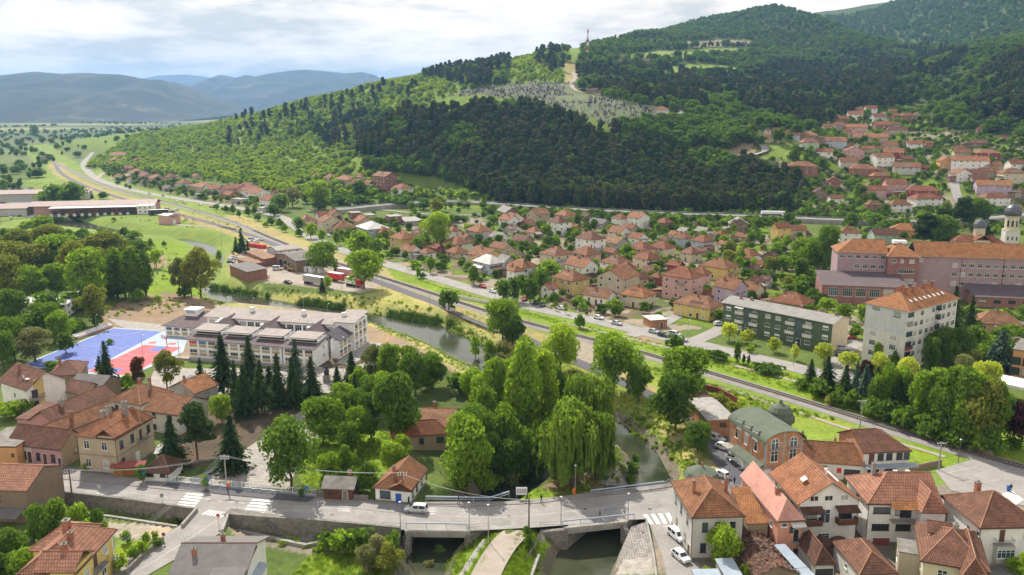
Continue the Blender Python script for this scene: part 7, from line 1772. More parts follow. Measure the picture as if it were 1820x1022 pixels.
 midhouse(T7,*a,yaw=[-14,-4,6,-22,10,-9][k%6])
T4=(1340,280,2.84)
midhouse(T4,190,712,200,'hip','x',3.8,'tan','r',.8);midhouse(T4,1225,812,215,'hip','x',3.4,'ochre','p',.7,yaw=-12)
T6=(760,40,3.37)
for a in[(1398,518,86,'hip','x',3.6,'offwhite','m',.8),(1512,574,140,'gable','x',3.2,'pink','corrugated_grey',.4),(1366,574,150,'flat','x',3.0,'grey','eternit',.3),(986,402,66,'gable','x',3.4,'brownwall','d',.6),(1310,226,56,'gable','x',5,'grey','d',.8),(1388,238,32,'gable','x',4,'white','corrugated_white',.8),(1520,544,60,'gable','y',3.4,'white','eternit',.8)]:
 midhouse(T6,*a,yaw=-8,chim=0)
for lab,pts,mt in[('low white wall in front of the white ruin beside the lane',[(815,530),(868,540),(915,556)],'wall_offwhite'),('grey garden wall in front of the modern house with white roof',[(1017-100,478),(960,498)],'concrete'),('red and white fence wall under the trees by the street',[(990,531),(1058,549)],'wall_rose'),('grey wall of the garden behind the orange brick kiosk',[(1078,540),(1105,546)],'concrete')]:
 wall_run('garden_wall',[tuple(flat(*p))for p in pts],-0.5,1.3,0.25,mt,lab)
h=eaves((1157,571),(1186,569),(1157,556),2.6,'orange brick kiosk with white sheet roof beside the north road',back='A',d=7,name='kiosk',cat='kiosk');h.walls('brick_orange').roof('corrugated_white','flat',over=0.3);h.door('F',1,1.0,2.0)
# = LARGE BUILDINGS
def pbox(t_,name,mat,*a,**k):
 q=MB();q.box(*a,**k);return q.build(name,[mat],t_)
def fw_(t_,x,y,z,w,h,rz=0,st='f',name='window'):
 return window(t_,(x,y,z),rz,w,h,st,name)
surf('panel_tan',(0.50,0.36,0.20),0.8,0.06);surf('wall_school',(0.86,0.87,0.88),0.85,0.04,0.5,5,0.03);surf('wall_block_green',(0.105,0.142,0.092),0.9,0.1,0.5,5,0.06,stain=0.15);surf('wall_mauve',(0.40,0.28,0.30),0.9,0.06,0.4,stain=0.12)
M['wall_maroon']=brickmat('maroon',(0.33,0.15,0.135),(0.29,0.13,0.12),(0.30,0.17,0.16),0.6,0.3)
# ---- the long white school, saw-tooth roofs of one sheeting, light and shade coloured in
X,Y=flat(334,634);S=thing('school','long white school with four stepped clerestory roofs and tan panels','school',(X,Y,0),R(-13.5))
for i in range(4):
 x0,x1=0.3+11*i,10.6+11*i;yo=-0.5*i
 pbox(S,'wall','wall_school',x0,x1,yo,yo+9,-1,5.7);pbox(S,'upper_wall','wall_school',x0+0.8,x1-0.4,yo+3.4,yo+9,5.7,7.6)
 q=MB();q.slab([(x0-0.5,yo-0.8,5.9),(x1+0.4,yo-0.8,5.9),(x1+0.4,yo+3.6,6.7),(x0-0.5,yo+3.6,6.7)],0.15);q.slab([(x1-0.5,yo+3.6,6.7),(x1+0.4,yo+3.6,6.7),(x1+0.4,yo+9.5,7.4),(x1-0.5,yo+9.5,7.4)],0.15);q.build('lower_roof',['sheet_roof_mauve'],S)  # same sheeting as above it; shadow painted in by the darker colour
 q=MB();q.slab([(x0+0.3,yo+2.2,7.85),(x1-1.0,yo+2.2,7.85),(x1-1.0,yo+9.3,8.5),(x0+0.3,yo+9.3,8.5)],0.16);o=q.build('upper_roof',['sheet_roof_pale'],S)  # paler colour stands for the sky's reflection on this slope
 q=MB();q.raw([(x1-0.39,yo+3.4,7.0),(x1-0.39,yo+9,7.0),(x1-0.39,yo+9,8.2),(x1-0.39,yo+3.4,7.7)],[(0,1,2,3)]);q.build('gable_wall',['wall_school'],S)
 pbox(S,'clerestory','glass',x0+1.2,x1-0.8,yo+3.36,yo+3.395,6.85,7.5)
 q=MB();q.box(x0+0.6,x1-0.4,yo+2.8,yo+2.9,7.9,8.06);q.build('snow_guard',['metal_dark'],o)
 for z in(1.6,4.3):
  for k in range(3):
   xc=x0+1.9+3.25*k
   w_=fw_(S,xc,yo-0.003,z+0.5,2.5,1.1,0,'w');pbox(S,'panel','panel_tan',xc-1.25,xc+1.25,yo-0.03,yo-0.003,z-0.95,z-0.12)
   if i==0 and z>4 and k<2:pbox(w_,'blind',('cloth_red','tarp_blue')[k],-1.15,1.15,-0.045,-0.031,-0.45,0.45)
for z in(2.4,5.0):fw_(S,43.604,4.5,z,0.8,1.0,math.pi/2,'w')
for xc,y1 in((4.5,17.49),(20.5,17.49),(36,17.49)):
 pbox(S,'link_wing','wall_school',xc-4,xc+4,9.01,y1,-1,5.8);q=MB();q.slab([(xc-4.6,8.9,5.7),(xc,8.9,8.6),(xc,y1+3,9.3),(xc-4.6,y1+3,5.7)],0.15);q.slab([(xc,8.9,8.6),(xc+4.6,8.9,5.7),(xc+4.6,y1+3,5.7),(xc,y1+3,9.3)],0.15);q.build('link_roof',['sheet_roof_mauve'],S)
 for k in range(4):fw_(S,xc+4.003,10.2+2.0*k,4.4,1.5,1.5,math.pi/2,'w')
pbox(S,'back_wing','wall_school',-4,41,17.5,25,-1,8.2);q=MB();q.slab([(-5,16.8,8.4),(41,16.8,8.4),(41,25.6,10.0),(-5,25.6,10.0)],0.18);o=q.build('back_roof',['sheet_roof_pale'],S)
for k in range(16):fw_(S,-2.2+2.8*k,17.497,6.3,2.3,2.2,0,'w')
for x in(9.5,28,42):pbox(o,'vent','metal_white',x-0.6,x+0.6,22.2,23.4,9.0,11.0)
pbox(S,'end_block','wall_school',41.01,47.5,18,28.5,-1,9.0);q=MB();q.slab([(40.6,17.5,9.2),(48.1,17.5,9.2),(48.1,29,10.6),(40.6,29,10.6)],0.18);q.build('end_roof',['sheet_roof_pale'],S)
for z in(1.6,4.5,7.2):
 for k in range(3):fw_(S,47.503,19.8+3.2*k,z+0.4,2.0,1.4,math.pi/2,'w');pbox(S,'panel','panel_tan',47.503,47.53,18.8+3.2*k,20.8+3.2*k,z-1.2,z-0.5)
pbox(S,'side_wing','wall_school',43.7,46.5,9,17.99,-1,5.8);q=MB();q.slab([(47.3,8.4,5.8),(47.3,18.4,5.8),(42.7,18.4,8.0),(42.7,8.4,8.0)],0.15);q.build('side_roof',['sheet_roof_dark'],S)
for z in(1.6,4.2):
 for k in range(3):fw_(S,46.503,10.4+2.9*k,z+0.4,2.2,1.1,math.pi/2,'w');pbox(S,'panel','panel_tan',46.503,46.53,9.3+2.9*k,11.5+2.9*k,z-1.1,z-0.3)
pbox(S,'hall','wall_school',-22,-4.01,20,34,-1,3.6);q=MB();q.slab([(-23,19.2,3.6),(-3.5,19.2,3.6),(-3.5,31,6.6),(-18,31,6.6)],0.16);q.slab([(-23,34.8,3.6),(-23,19.2,3.6),(-18,31,6.6)],0.16);q.slab([(-3.5,34.8,5.4),(-23,34.8,3.6),(-18,31,6.6),(-3.5,31,6.6)],0.16);q.build('hall_roof',['sheet_roof_mauve'],S)
for k in range(6):fw_(S,-20.4+2.9*k,19.997,2.5,2.1,1.0,0,'w');pbox(S,'panel','panel_tan',-21.4+2.9*k,-19.4+2.9*k,19.97,19.997,0.5,1.6)
pbox(S,'dormer','wall_school',-18.5,-14,26.5,30.5,4.8,7.6);pbox(S,'dormer_roof','metal_white',-18.9,-13.6,26.1,31,7.602,7.8);fw_(S,-16.3,26.497,6.9,3.6,1.0,0,'w')
for x,y in((2.5,15.5),(3.0,13.5),(3.6,11.5),(19,12),(35,12)):pbox(S,'roof_vent','metal_white',x-0.5,x+0.5,y-0.5,y+0.5,5.8,8.6)
pbox(S,'terrace','concrete',-3,46,-3.2,-0.02-1.6,-0.5,0.5);pbox(S,'terrace','concrete',47.51,53,4,28,-0.5,0.12)
# ---- the pink school
X,Y=flat(1490,447,18);S=thing('school','long pink secondary school with orange roof and maroon stair block','school',(X,Y,0),R(-11))
def wing(nm,x0,x1,y0,y1,he,mat,rt,axis,rise,rmat='tiles_br',over=0.6,**k):
 pbox(S,nm,mat,x0,x1,y0,y1,-2,he);s_=object.__new__(Hs);s_.t=S;s_.w=s_.d=1;s_.he=he
 s_.roof(rmat,rt,axis,rise,over,'ridge_clay' if rmat[:5]=='tiles' else None,box=(x0,x1,y0,y1,he),name=nm+'_roof',under='concrete',**k);return s_
wing('left_wing',0,18.5,0,14,18,'wall_mauve','hipL','x',4.2);wing('stair_block',18.6,30,-3,14.2,17.4,'wall_maroon','hip','x',4.2);wing('right_wing',30.1,84,0.3,14,17.4,'wall_mauve','hipR','x',4.6)
wing('gym',-8,23,-17,-1.2,7.6,'brick_pink','shed','x',2.4,'sheet_roof_mauve');wing('annex',49,84,-11,0.2,4.0,'brick_pink','shed','x',2.6,'sheet_roof_mauve')
pbox(S,'roof_hatch','metal_white',22,27,5,9,21,22.2)
for k in range(6):fw_(S,1.6+3.1*k,-0.003,16.2,1.8,1.4,0,'w')
for k in range(4):fw_(S,7.6+3.1*k,-0.003,12.3,1.9,1.7,0,'w')
for x in(20.6,23.8,27.4):fw_(S,x,-3.003,15.4,1.9 if x!=23.8 else 1.0,1.4,0,'w')
for z in(11.4,7.4):fw_(S,25.6,-3.003,z,6.2,1.8,0,'w')
fw_(S,31.6,0.297,15.6,1.3,1.4,0,'w')
for z in(13.9,10.3,6.6):
 for k in range(14):fw_(S,44.4+3.0*k,0.297,z,1.9,1.6,0,'w')
for k in range(5):fw_(S,-3.6+5.0*k,-17.003,4.9,3.7,3.2,0,'w')
for k in range(6):fw_(S,52+5.2*k,-11.003,2.2,2.6,1.2,0,'d')
for x in(30.3,46.6,62):q=MB();q.tube((x,0.2,-1),(x,0.2,17.3),0.09);q.build('downpipe',['gutter'],S)
# ---- green apartment block
h=eaves((1286,537),(1480,575),(1506,564),9.4,'dark green three-storey apartment block with grey roof and white balconies',name='apartment_block',cat='apartment block')
h.walls('wall_block_green','gable','x',1.4).roof('eternit','gable','x',1.4,0.7,None,under='concrete')
q=MB();b_=h.d/2;q.poly([(h.w/2+0.012,-b_,-0.5),(h.w/2+0.012,b_,-0.5),(h.w/2+0.012,b_,9.4),(h.w/2+0.012,0,10.7),(h.w/2+0.012,-b_,9.4)]);q.build('end_wall',['wall_beige'],h.t)
U=lambda f:(f-0.5)*h.w
for z in(1.6,4.6,7.6):
 for f in(0.055,0.436,0.53,0.945):h.win('F',U(f),z,1.9,1.3,'s' if rng.random()<0.4 else 'w')
 for f in(0.17,0.31,0.645,0.80):
  if z>2:h.balcony('F',U(f),z-1.1,2.9,0.9,'concrete','wall_offwhite',True)
  h.win('F',U(f),z,2.0,1.4,'w')
for f in(0.24,0.722):pbox(h.t,'stair_glazing','glass_blue',U(f)-1.0,U(f)+1.0,-b_-0.08,-b_-0.003,2.6,9.0);h.door('F',U(f),1.5,2.2,'metal_dark')
q=MB();q.slab([(U(0.17)-1.7,-b_-1.2,8.7),(U(0.17)+1.7,-b_-1.2,8.7),(U(0.17)+1.7,-b_,9.1),(U(0.17)-1.7,-b_,9.1)],0.06);q.build('awning',['wall_white'],h.t)
for f in(0.1,0.2,0.36,0.65,0.82,0.96):h.chim(U(f),rng.uniform(-1.5,1.5),11.6,0.7)
# ---- grey apartment tower
h=eaves((1540,537),(1615,552),(1668,523),18.2,'tall grey apartment building with orange roof, skylights and stacked loggias',name='apartment_tower',cat='apartment building')
h.walls('wall_offwhite').roof('tiles_br','hip','y',3.8,0.6,'ridge_clay',under='concrete');a_,b_=h.w/2,h.d/2
q=MB();q.box(-a_-0.0,a_,-b_-0.03,-b_-0.003,10.4,18.1);q.build('grey_panel',['wall_cladding'],h.t)
q=MB();q.box(-0.12,0.12,-b_-0.06,-b_-0.031,10.4,18.1);q.box(-a_,a_,-b_-0.055,-b_-0.032,14.0,14.2);q.build('cream_band',['wall_cream'],h.t)
for z in(3.2,6.4,9.2)[:3]:
 for u in(-a_*0.55,a_*0.42):h.win('F',u,z,2.0,1.6,'w')
h.win('F',-a_*0.5,17.0,2.2,0.8,'d').location.y-=0.04;h.win('F',a_*0.5,16.4,2.0,1.6,'d').location.y-=0.04;h.door('F',-0.4,1.2,2.4,'wall_darkred',4.0)
for z in(1.6,4.6,7.6,10.6,13.6,16.4):
 for k in range(9):
  u=-b_+h.d*(k+0.5)/9
  if k in(0,5):h.win('R',u,z,3.2,2.0,'d');(z>2 and h.balcony('R',u,z-1.2,3.4,0.5 if k==0 else 1.2,'concrete','wall_darkred' if z<9 else 'wall_offwhite',True))
  elif rng.random()<0.85:h.win('R',u,z,1.8,1.6,'w')
sl_=math.atan2(3.8,a_)
for k in range(8):o=h.skylight(a_*0.62,-b_*0.62+k*h.d*0.092,18.2+3.8*0.38+0.22,0,1.1,0.8);o.rotation_euler=(0,sl_,0)
for x,y in((-0.5,-b_*0.55),(-1.2,-b_*0.3),(1.6,-b_*0.5),(1.8,-b_*0.25),(0.2,0),(1.4,b_*0.25),(-0.4,b_*0.5),(1.2,b_*0.6)):h.chim(x,y,23.2,0.9)
# ---- church
X,Y=onY(1742,400,432)[:2];S=thing('church','cream church with two dark domes behind the pink school','church',(X,Y,0),R(-12));S.scale=(.88,.88,.9);G_=0
def cbox(nm,m_,*a):return pbox(S,nm,m_,*a)
cbox('nave','wall_cream',-14,12,-5,5,-1,8.5);s_=object.__new__(Hs);s_.t=S;s_.he=8.5
s_.roof('tiles_r','hip','x',3.0,0.5,None,box=(-14,12,-5,5,8.5),name='nave_roof');cbox('transept','wall_cream',-4,4,-8,8,-1,9.5);s_.roof('tiles_r','gable','y',2.8,0.4,None,box=(-4,4,-8,8,9.5),name='transept_roof')
q=MB();q.lathe([(3.3,9),(3.3,16)],8);q.build('drum',['wall_cream'],S);q=MB();q.lathe([(3.8,15.9),(3.9,16.3),(3.6,18),(2.6,19.6),(1.0,20.5),(0.25,20.9),(0.2,22)],14);q.build('small_dome',['lead'],S)
cbox('tower','wall_offwhite',13,20.5,-3.7,3.7,-1,15);q=MB();q.lathe([(4.3,15),(4.3,15.5),(3.7,15.6),(3.6,22.5),(4.1,22.8),(4.1,23.2)],12,0,(16.7,0));q.build('belfry',['wall_cream'],S)
q=MB();q.lathe([(4.3,23.2),(4.6,24.6),(4.5,26),(3.7,27.8),(2.2,29),(0.7,29.7),(0.4,30.6),(0.05,31)],16,0,(16.7,0));q.box(16.64,16.76,-0.06,0.06,30.8,33);q.box(16.1,17.3,-0.06,0.06,32.0,32.15);q.build('dome',['lead'],S)
for an in(-2.4,-1.75,-1.1,-0.4):q=MB();q.box(-0.5,0.5,-0.1,0.02,-1.9,1.6);q.build('belfry_window',['glass'],S,(16.7+3.62*math.cos(an),3.62*math.sin(an),19),an+math.pi/2)
for x in(14.4,16.7,19):q=MB();q.box(-0.35,0.35,-0.06,0,-1,1.1);q.build('window',['glass'],S,(x,-3.703,10.5))
for x in(-12,-9,-6.5,6.5,9.5):q=MB();q.box(-0.4,0.4,-0.06,0,-1.4,1.4);q.build('window',['glass'],S,(x,-5.003,4.8))
# ---- depot with long canopy
X,Y=flat(65,385);S=thing('depot','long depot hall with pinkish sheet roof and open loading canopy','warehouse',(X,Y,0),R(11.9))
pbox(S,'hall','wall_rose',-4,76,9,30,-1,6.0);q=MB();q.slab([(-8,7.5,6.2),(77,7.5,6.2),(77,19,8.6),(-8,19,8.6)],0.2);q.slab([(77,31,6.0),(-8,31,6.0),(-8,19,8.6),(77,19,8.6)],0.2);q.build('hall_roof',['sheet_roof_pink'],S)
q=MB();q.slab([(8,-0.5,5.4),(72,-0.5,5.4),(72,7.8,6.0),(8,7.8,6.0)],0.2);q.build('canopy_roof',['corrugated_white'],S)
for k in range(11):q=MB();q.tube((9+6.2*k,0.3,-0.5),(9+6.2*k,0.3,5.3),0.22);q.build('canopy_post',['wall_darkred'],S)
pbox(S,'office','wall_white',66,77,-1,8.9,-1,6.2)
for k in range(3):
 for z in(1.8,4.6):fw_(S,68+3.4*k,-1.003,z,1.4,1.3)
for k in range(11):
 if k%3!=2:pbox(S,'loading_bay','solar',9.5+5.0*k,13.6+5.0*k,2.0,2.3,0.4,3.4)
 pbox(S,'dock_block','wall_offwhite',8.6+5.0*k,10.6+5.0*k,-0.8,0.2,-0.5,1.5)
pbox(S,'side_shed','wall_greywhite',-36,-9,9,24,-1,5);q=MB();q.slab([(-37,8,5.1),(-8.2,8,5.1),(-8.2,25,7),(-37,25,7)],0.2);q.build('shed_roof',['sheet_roof_pink'],S)
X,Y=flat(20,364);S=thing('shed_hall','second long hall with pinkish roof behind the depot at the left edge','warehouse',(X-20,Y+26,0),R(11.9));pbox(S,'hall','wall_greywhite',-10,62,0,16,-1,5.5);q=MB();q.slab([(-11,-1,5.6),(63,-1,5.6),(63,17,7.4),(-11,17,7.4)],0.2);q.build('roof',['sheet_roof_pink'],S)
h=eaves((298,384),(320,381),(320,370),5.6,'small pink pump house with white gable front beside the lane',d=9,name='pump_house',cat='building');h.walls('wall_pink','gable','y',0.8).roof('corrugated_white','gable','y',0.8,0.3);h.door('F',0,2.0,2.6,'frame_white')
for u in(-2,-0.7,0.7,2):h.win('F',u,4.9,0.7,0.6,'d')
h=eaves((408,471),(439.6,483.7),(467,476.6),4.2,'brick workshop with grey sheet roof at the corner of the machine yard',name='workshop');h.walls('brick_red').roof('corrugated_grey','shed','x',0.5,0.4)
h=eaves((488,451),(526,464),(555,452),5.4,'open machine hall with wide grey sheet roof in the yard',name='machine_hall',cat='hall');h.walls('wall_brownwall','gable','y',1.6).roof('corrugated_grey','gable','y',1.6,0.5);h.door('R',0,4,3.6,'metal_dark')
for u in(-5,0,5):h.door('F',u,4,3.8,'glass',0,'bay_opening')
h=eaves((474,440),(492,446),(530,440),4.6,'long white hall with rounded pale roof behind the machine hall',name='hall');h.walls('wall_greywhite','gable','y',1.3).roof('sheet_roof_pale','gable','y',1.3,0.3);h.auto('FR','f')
h=eaves((438,447),(470,461),(488,457),3.4,'low shed with rusty brown sheet roof in the middle of the yard',name='shed',cat='shed');h.walls('brick_red').roof('tiles_t','shed','x',0.5,0.4);h.door('F',0,3,2.6,'metal_dark')
h=eaves((422,460),(448,470),(458,465),3.0,'small low shed with brown roof left of the rusty shed',name='shed',cat='shed');h.walls('brick_red').roof('tiles_t','shed','x',0.4,0.4);h.door('F',0,2.4,2.4,'metal_dark')
h=eaves((-60,548),(118,541),(112,522),4.6,'long white flat building at the left edge beside the bare tree',d=14,name='building',cat='building');h.walls('wall_offwhite','shed',rise=0.5).roof('corrugated_white','shed','x',0.5,0.4);h.auto('FR','w',w=1.8)
X,Y=flat(38,540);S=thing('chimney_tower','square grey chimney tower with three metal cowls among the trees','tower',(X,Y+8,0),0.2);pbox(S,'shaft','wall_grey',-2.0,2.0,-2,2,-1,11);pbox(S,'cap','concrete',-2.3,2.3,-2.3,2.3,11.002,11.3)
for x in(-1.2,0,1.2):q=MB();q.lathe([(0.3,11.3),(0.3,11.9),(0.6,12.1),(0.6,12.6),(0.2,12.9)],8,0,(x,0));q.build('cowl',['metal_white'],S)
for px,lab in((158,'left half of the pair of white plastic greenhouse tunnels'),(182,'right half of the pair of white plastic greenhouse tunnels')):
 X,Y=flat(px,527);q=MB();q.raw([(x,y,z)for y in(-4,4)for x,z in[(-3.2*math.cos(math.pi*k/8),2.6*math.sin(math.pi*k/8))for k in range(9)]],[(k,9+k,10+k,k+1)for k in range(8)][::1]+[tuple(range(9)),tuple(range(17,8,-1))]);tag(q.build('greenhouse',['metal_white'],None,(X,Y,0),1.3),lab,'greenhouse')
h=eaves((1458,590),(1488,596),(1496,586),2.8,'pale garage row behind the green apartment block',name='garage',d=7);h.walls('wall_greywhite').roof('concrete','flat',over=0.2);h.door('F',-2,2.4,2.2,'wall_darkred',0,'garage_door');h.door('F',2,2.4,2.2,'metal_white',0,'garage_door')
h=eaves((1802,622),(1880,634),(1880,590),8,'orange frame building with glazed front at the right edge',d=14,name='building',cat='building');h.walls('wall_orange').roof('concrete_dark','flat',over=0.3);
for z in(2,5):[h.win('F',u,z,2.6,2.2,'d')for u in(-4.5,-1.5,1.5,4.5)]
X,Y=flat(1806,712);S=thing('petrol_canopy','white flat station canopy at the right edge beside the trees','canopy',(X,Y,0),-0.8);pbox(S,'roof','metal_white',-5,9,-4,4,4.4,5.1)
for x,y in((-3,-2),(-3,2),(6,-2),(6,2)):q=MB();q.tube((x,y,-0.5),(x,y,4.4),0.16);q.build('post',['metal_pole'],S)
X,Y,Z=at(1044,104);S=thing('radio_mast','red and white lattice radio mast on the hill ridge','mast',(X,Y,Z));hh=onY(1044,52,Y)[2]-Z
for k in range(7):
 z0,z1=hh*k/7,hh*(k+1)/7;r0,r1=2.6-1.9*k/7,2.6-1.9*(k+1)/7;q=MB()
 for j in range(4):
  a,b=j*math.pi/2,(j+1)*math.pi/2
  p=lambda r,an,z:(r*math.cos(an),r*math.sin(an),z)
  q.tube(p(r0,a,z0),p(r1,a,z1),0.22,n=4);q.tube(p(r0,a,z0),p(r1,b,z1),0.14,n=3);q.tube(p(r0,b,z0),p(r1,a,z1),0.14,n=3)
 q.build('mast_section',['cloth_red' if k%2==0 else 'metal_white'],S)
# ---- cemetery
gm=[]
for mt in('wall_grey','metal_dark','concrete_dark','wall_greywhite'):
 q=MB();q.box(-0.5,0.5,-1.0,1.0,-0.4,0.35);q.box(-0.45,0.45,0.7,0.95,0.35,1.6);gm.append(q.mesh('gravestone',[mt]))
gpts=scatter_zone(CEMETERY,1500,31,700,1150,-150,330,[[(1005,150),(1090,168),(1100,180),(1000,165)],[(985,172),(1040,168),(1045,178),(985,182)]]);gpts.sort(key=lambda p:math.hypot(p[0],p[1]))
for x,y,z in gpts[:285]:
 o=put('gravestone',gm[rng.randrange(4)],None,(x,y,z),R(-20)+rng.uniform(-0.2,0.2),rng.uniform(0.9,1.4));tag(o,'small grey gravestone in the lower rows of the hillside cemetery','gravestone','gravestones of the lower cemetery rows')
o0=[o for o in col.objects if o.name.startswith('gravestone')];srcs=[]
for o in o0:
 if o.data not in[s.data for s in srcs]:srcs.append(o)
stuff_scatter('gravestone_rows',[(p[0],p[1],p[2])for p in gpts[285:]],srcs,1.0,1.6,1.0,seed=15)
# ---- sports courts
surf('court_blue',(0.115,0.165,0.44),0.8,0.13,0.3,4,0.08);surf('court_red',(0.55,0.11,0.13),0.8,0.13,0.3,4,0.08);surf('court_grey',(0.36,0.43,0.48),0.8,0.05)
CO=sheet('sports_court',pw([(201,582),(340,592),(330,612),(326,626),(222,673),(148,667),(84,655),(40,655),(40,648)]),'court_grey',0.04)
sheet('blue_court',pw([(202,584),(288,589),(156,659),(90,654),(52,650),(52,645)]),'court_blue',0.045,parent=CO);sheet('red_court',pw([(256,613),(323,618),(228,668),(154,661)]),'court_red',0.045,parent=CO)
for p in([(279,615.3),(297,616.3),(281,625),(263,623.5)],[(195,654),(220,655),(199,667),(182,664)]):sheet('key_area',pw(p),'court_blue',0.05,parent=CO)
for p in([(266,608),(280,607),(275,611),(262,611)],[(300,610),(314,609),(311,613),(298,613)]):sheet('red_patch',pw(p),'court_red',0.05,parent=CO)
def cl(pts):line(CO,pts,0.14,0.055,'paint_worn',name='court_line')
cl([(132,613),(222,620)]);cl([(200,636),(250,640)])
for c_,r_ in(((222,588),6),((130,647),6),((262,622),6),((201,658),6)):
 o_=flat(*c_);an0=-0.3 if c_[1]>630 else 3.0;P_=[o_+r_*np.array((math.cos(an0+0.26*k),math.sin(an0+0.26*k)))for k in range(13)]
 for a,b in zip(P_[:-1],P_[1:]):
  n_=np.array((-(b-a)[1],(b-a)[0]))/np.hypot(*(b-a))*0.07;sheet('court_line',[tuple(a-n_),tuple(b-n_),tuple(b+n_),tuple(a+n_)],'paint_worn',0.056,parent=CO)
A_,B_=flat(112,612),flat(203,580);d=(B_-A_)/np.hypot(*(B_-A_));S=thing('bleachers','white and pink spectator steps along the blue court','bleachers',(*A_,0),math.atan2(d[1],d[0]))
for k in range(3):pbox(S,'step',('wall_rose','metal_white','wall_offwhite')[k],0,np.hypot(*(B_-A_)),0.8*k+0.2,0.8*k+1.0-0.004,-0.3,0.4+0.4*k)
def hoop(px,py,lab,rz):
 t_=thing('basketball_hoop',lab,'basketball hoop',(*flat(px,py),0.04),rz);q=MB();q.tube((0,0,0),(0,0,2.6),0.13);q.tube((0,0,2.6),(1.2,0,3.4),0.12);q.tube((0,0,2.0),(1.2,0,3.0),0.08);q.build('frame',['cloth_red'],t_)
 pbox(t_,'backboard','metal_white',1.2,1.26,-0.9,0.9,2.9,3.95);q=MB()
 for k in range(10):q.tube((1.55+0.23*math.cos(k*0.628),0.23*math.sin(k*0.628),3.05),(1.55+0.23*math.cos(k*0.628+0.628),0.23*math.sin(k*0.628+0.628),3.05),0.02,n=4)
 q.build('rim',['plastic_orange'],t_)
hoop(297,615,'red basketball hoop at the far end of the red court',R(-118));hoop(181,668,'red basketball hoop at the near end of the red court',R(62))
X,Y=flat(581,678);S=thing('statue','dark bust on a pale stone pedestal beside the spruces','statue',(X,Y,0));pbox(S,'pedestal','concrete',-0.9,0.9,-0.9,0.9,-0.2,2.0);q=MB();q.lathe([(0.75,2.0),(0.7,2.6),(0.85,3.2),(0.45,3.6),(0.3,3.75),(0.42,4.1),(0.38,4.5),(0.1,4.7)],10);q.build('bust',['metal_dark'],S)
# = VEHICLES
CARC={'white':(0.75,0.76,0.77),'silver':(0.50,0.51,0.53),'red':(0.45,0.025,0.02),'black':(0.02,0.021,0.025),'blue':(0.05,0.09,0.22),'grey':(0.20,0.21,0.22),'dark blue':(0.03,0.045,0.09),'yellow':(0.6,0.36,0.03),'teal':(0.08,0.16,0.17)}
for k,c in CARC.items():
 m,t,b=_nodes('car_'+k);b.inputs['Base Color'].default_value=(*c,1);b.inputs['Roughness'].default_value=0.3;b.inputs['Coat Weight'].default_value=0.6;b.inputs['Metallic'].default_value=0.15 if k not in('white','red')else 0.0;MATS['car_'+k]=m
SHAPE={'hatch':[(-2.0,.45,.70,.72,.70,.55),(-1.92,.28,.80,.84,.80,.62),(-1.05,.24,.92,.97,.85,.74),(-.35,.24,.94,1.40,.86,.66),(.6,.24,.95,1.47,.86,.68),(1.5,.26,.97,1.38,.85,.66),(1.95,.32,.95,1.0,.80,.7),(2.0,.45,.8,.82,.74,.65)],'sedan':[(-2.25,.45,.66,.68,.72,.56),(-2.15,.28,.78,.82,.82,.62),(-1.1,.24,.90,.95,.87,.76),(-.4,.24,.92,1.36,.88,.66),(.7,.24,.93,1.40,.88,.66),(1.45,.25,.95,1.02,.87,.74),(2.15,.3,.92,.96,.82,.72),(2.25,.45,.8,.82,.76,.66)],'mpv':[(-2.2,.45,.74,.76,.74,.58),(-2.1,.28,.86,.9,.84,.66),(-1.35,.24,.98,1.04,.88,.76),(-.55,.24,1.0,1.58,.9,.70),(.6,.24,1.02,1.68,.9,.74),(1.9,.26,1.04,1.62,.88,.72),(2.15,.32,1.0,1.06,.84,.74),(2.2,.45,.84,.86,.78,.7)],'van':[(-2.4,.45,.9,.92,.84,.7),(-2.3,.3,1.0,1.04,.9,.76),(-1.75,.26,1.1,1.2,.95,.84),(-1.05,.26,1.15,1.95,.97,.82),(.6,.26,1.2,2.1,.97,.86),(2.3,.28,1.2,2.08,.96,.86),(2.45,.36,1.15,1.3,.93,.86),(2.48,.5,1.0,1.05,.9,.84)]}
CARM={}
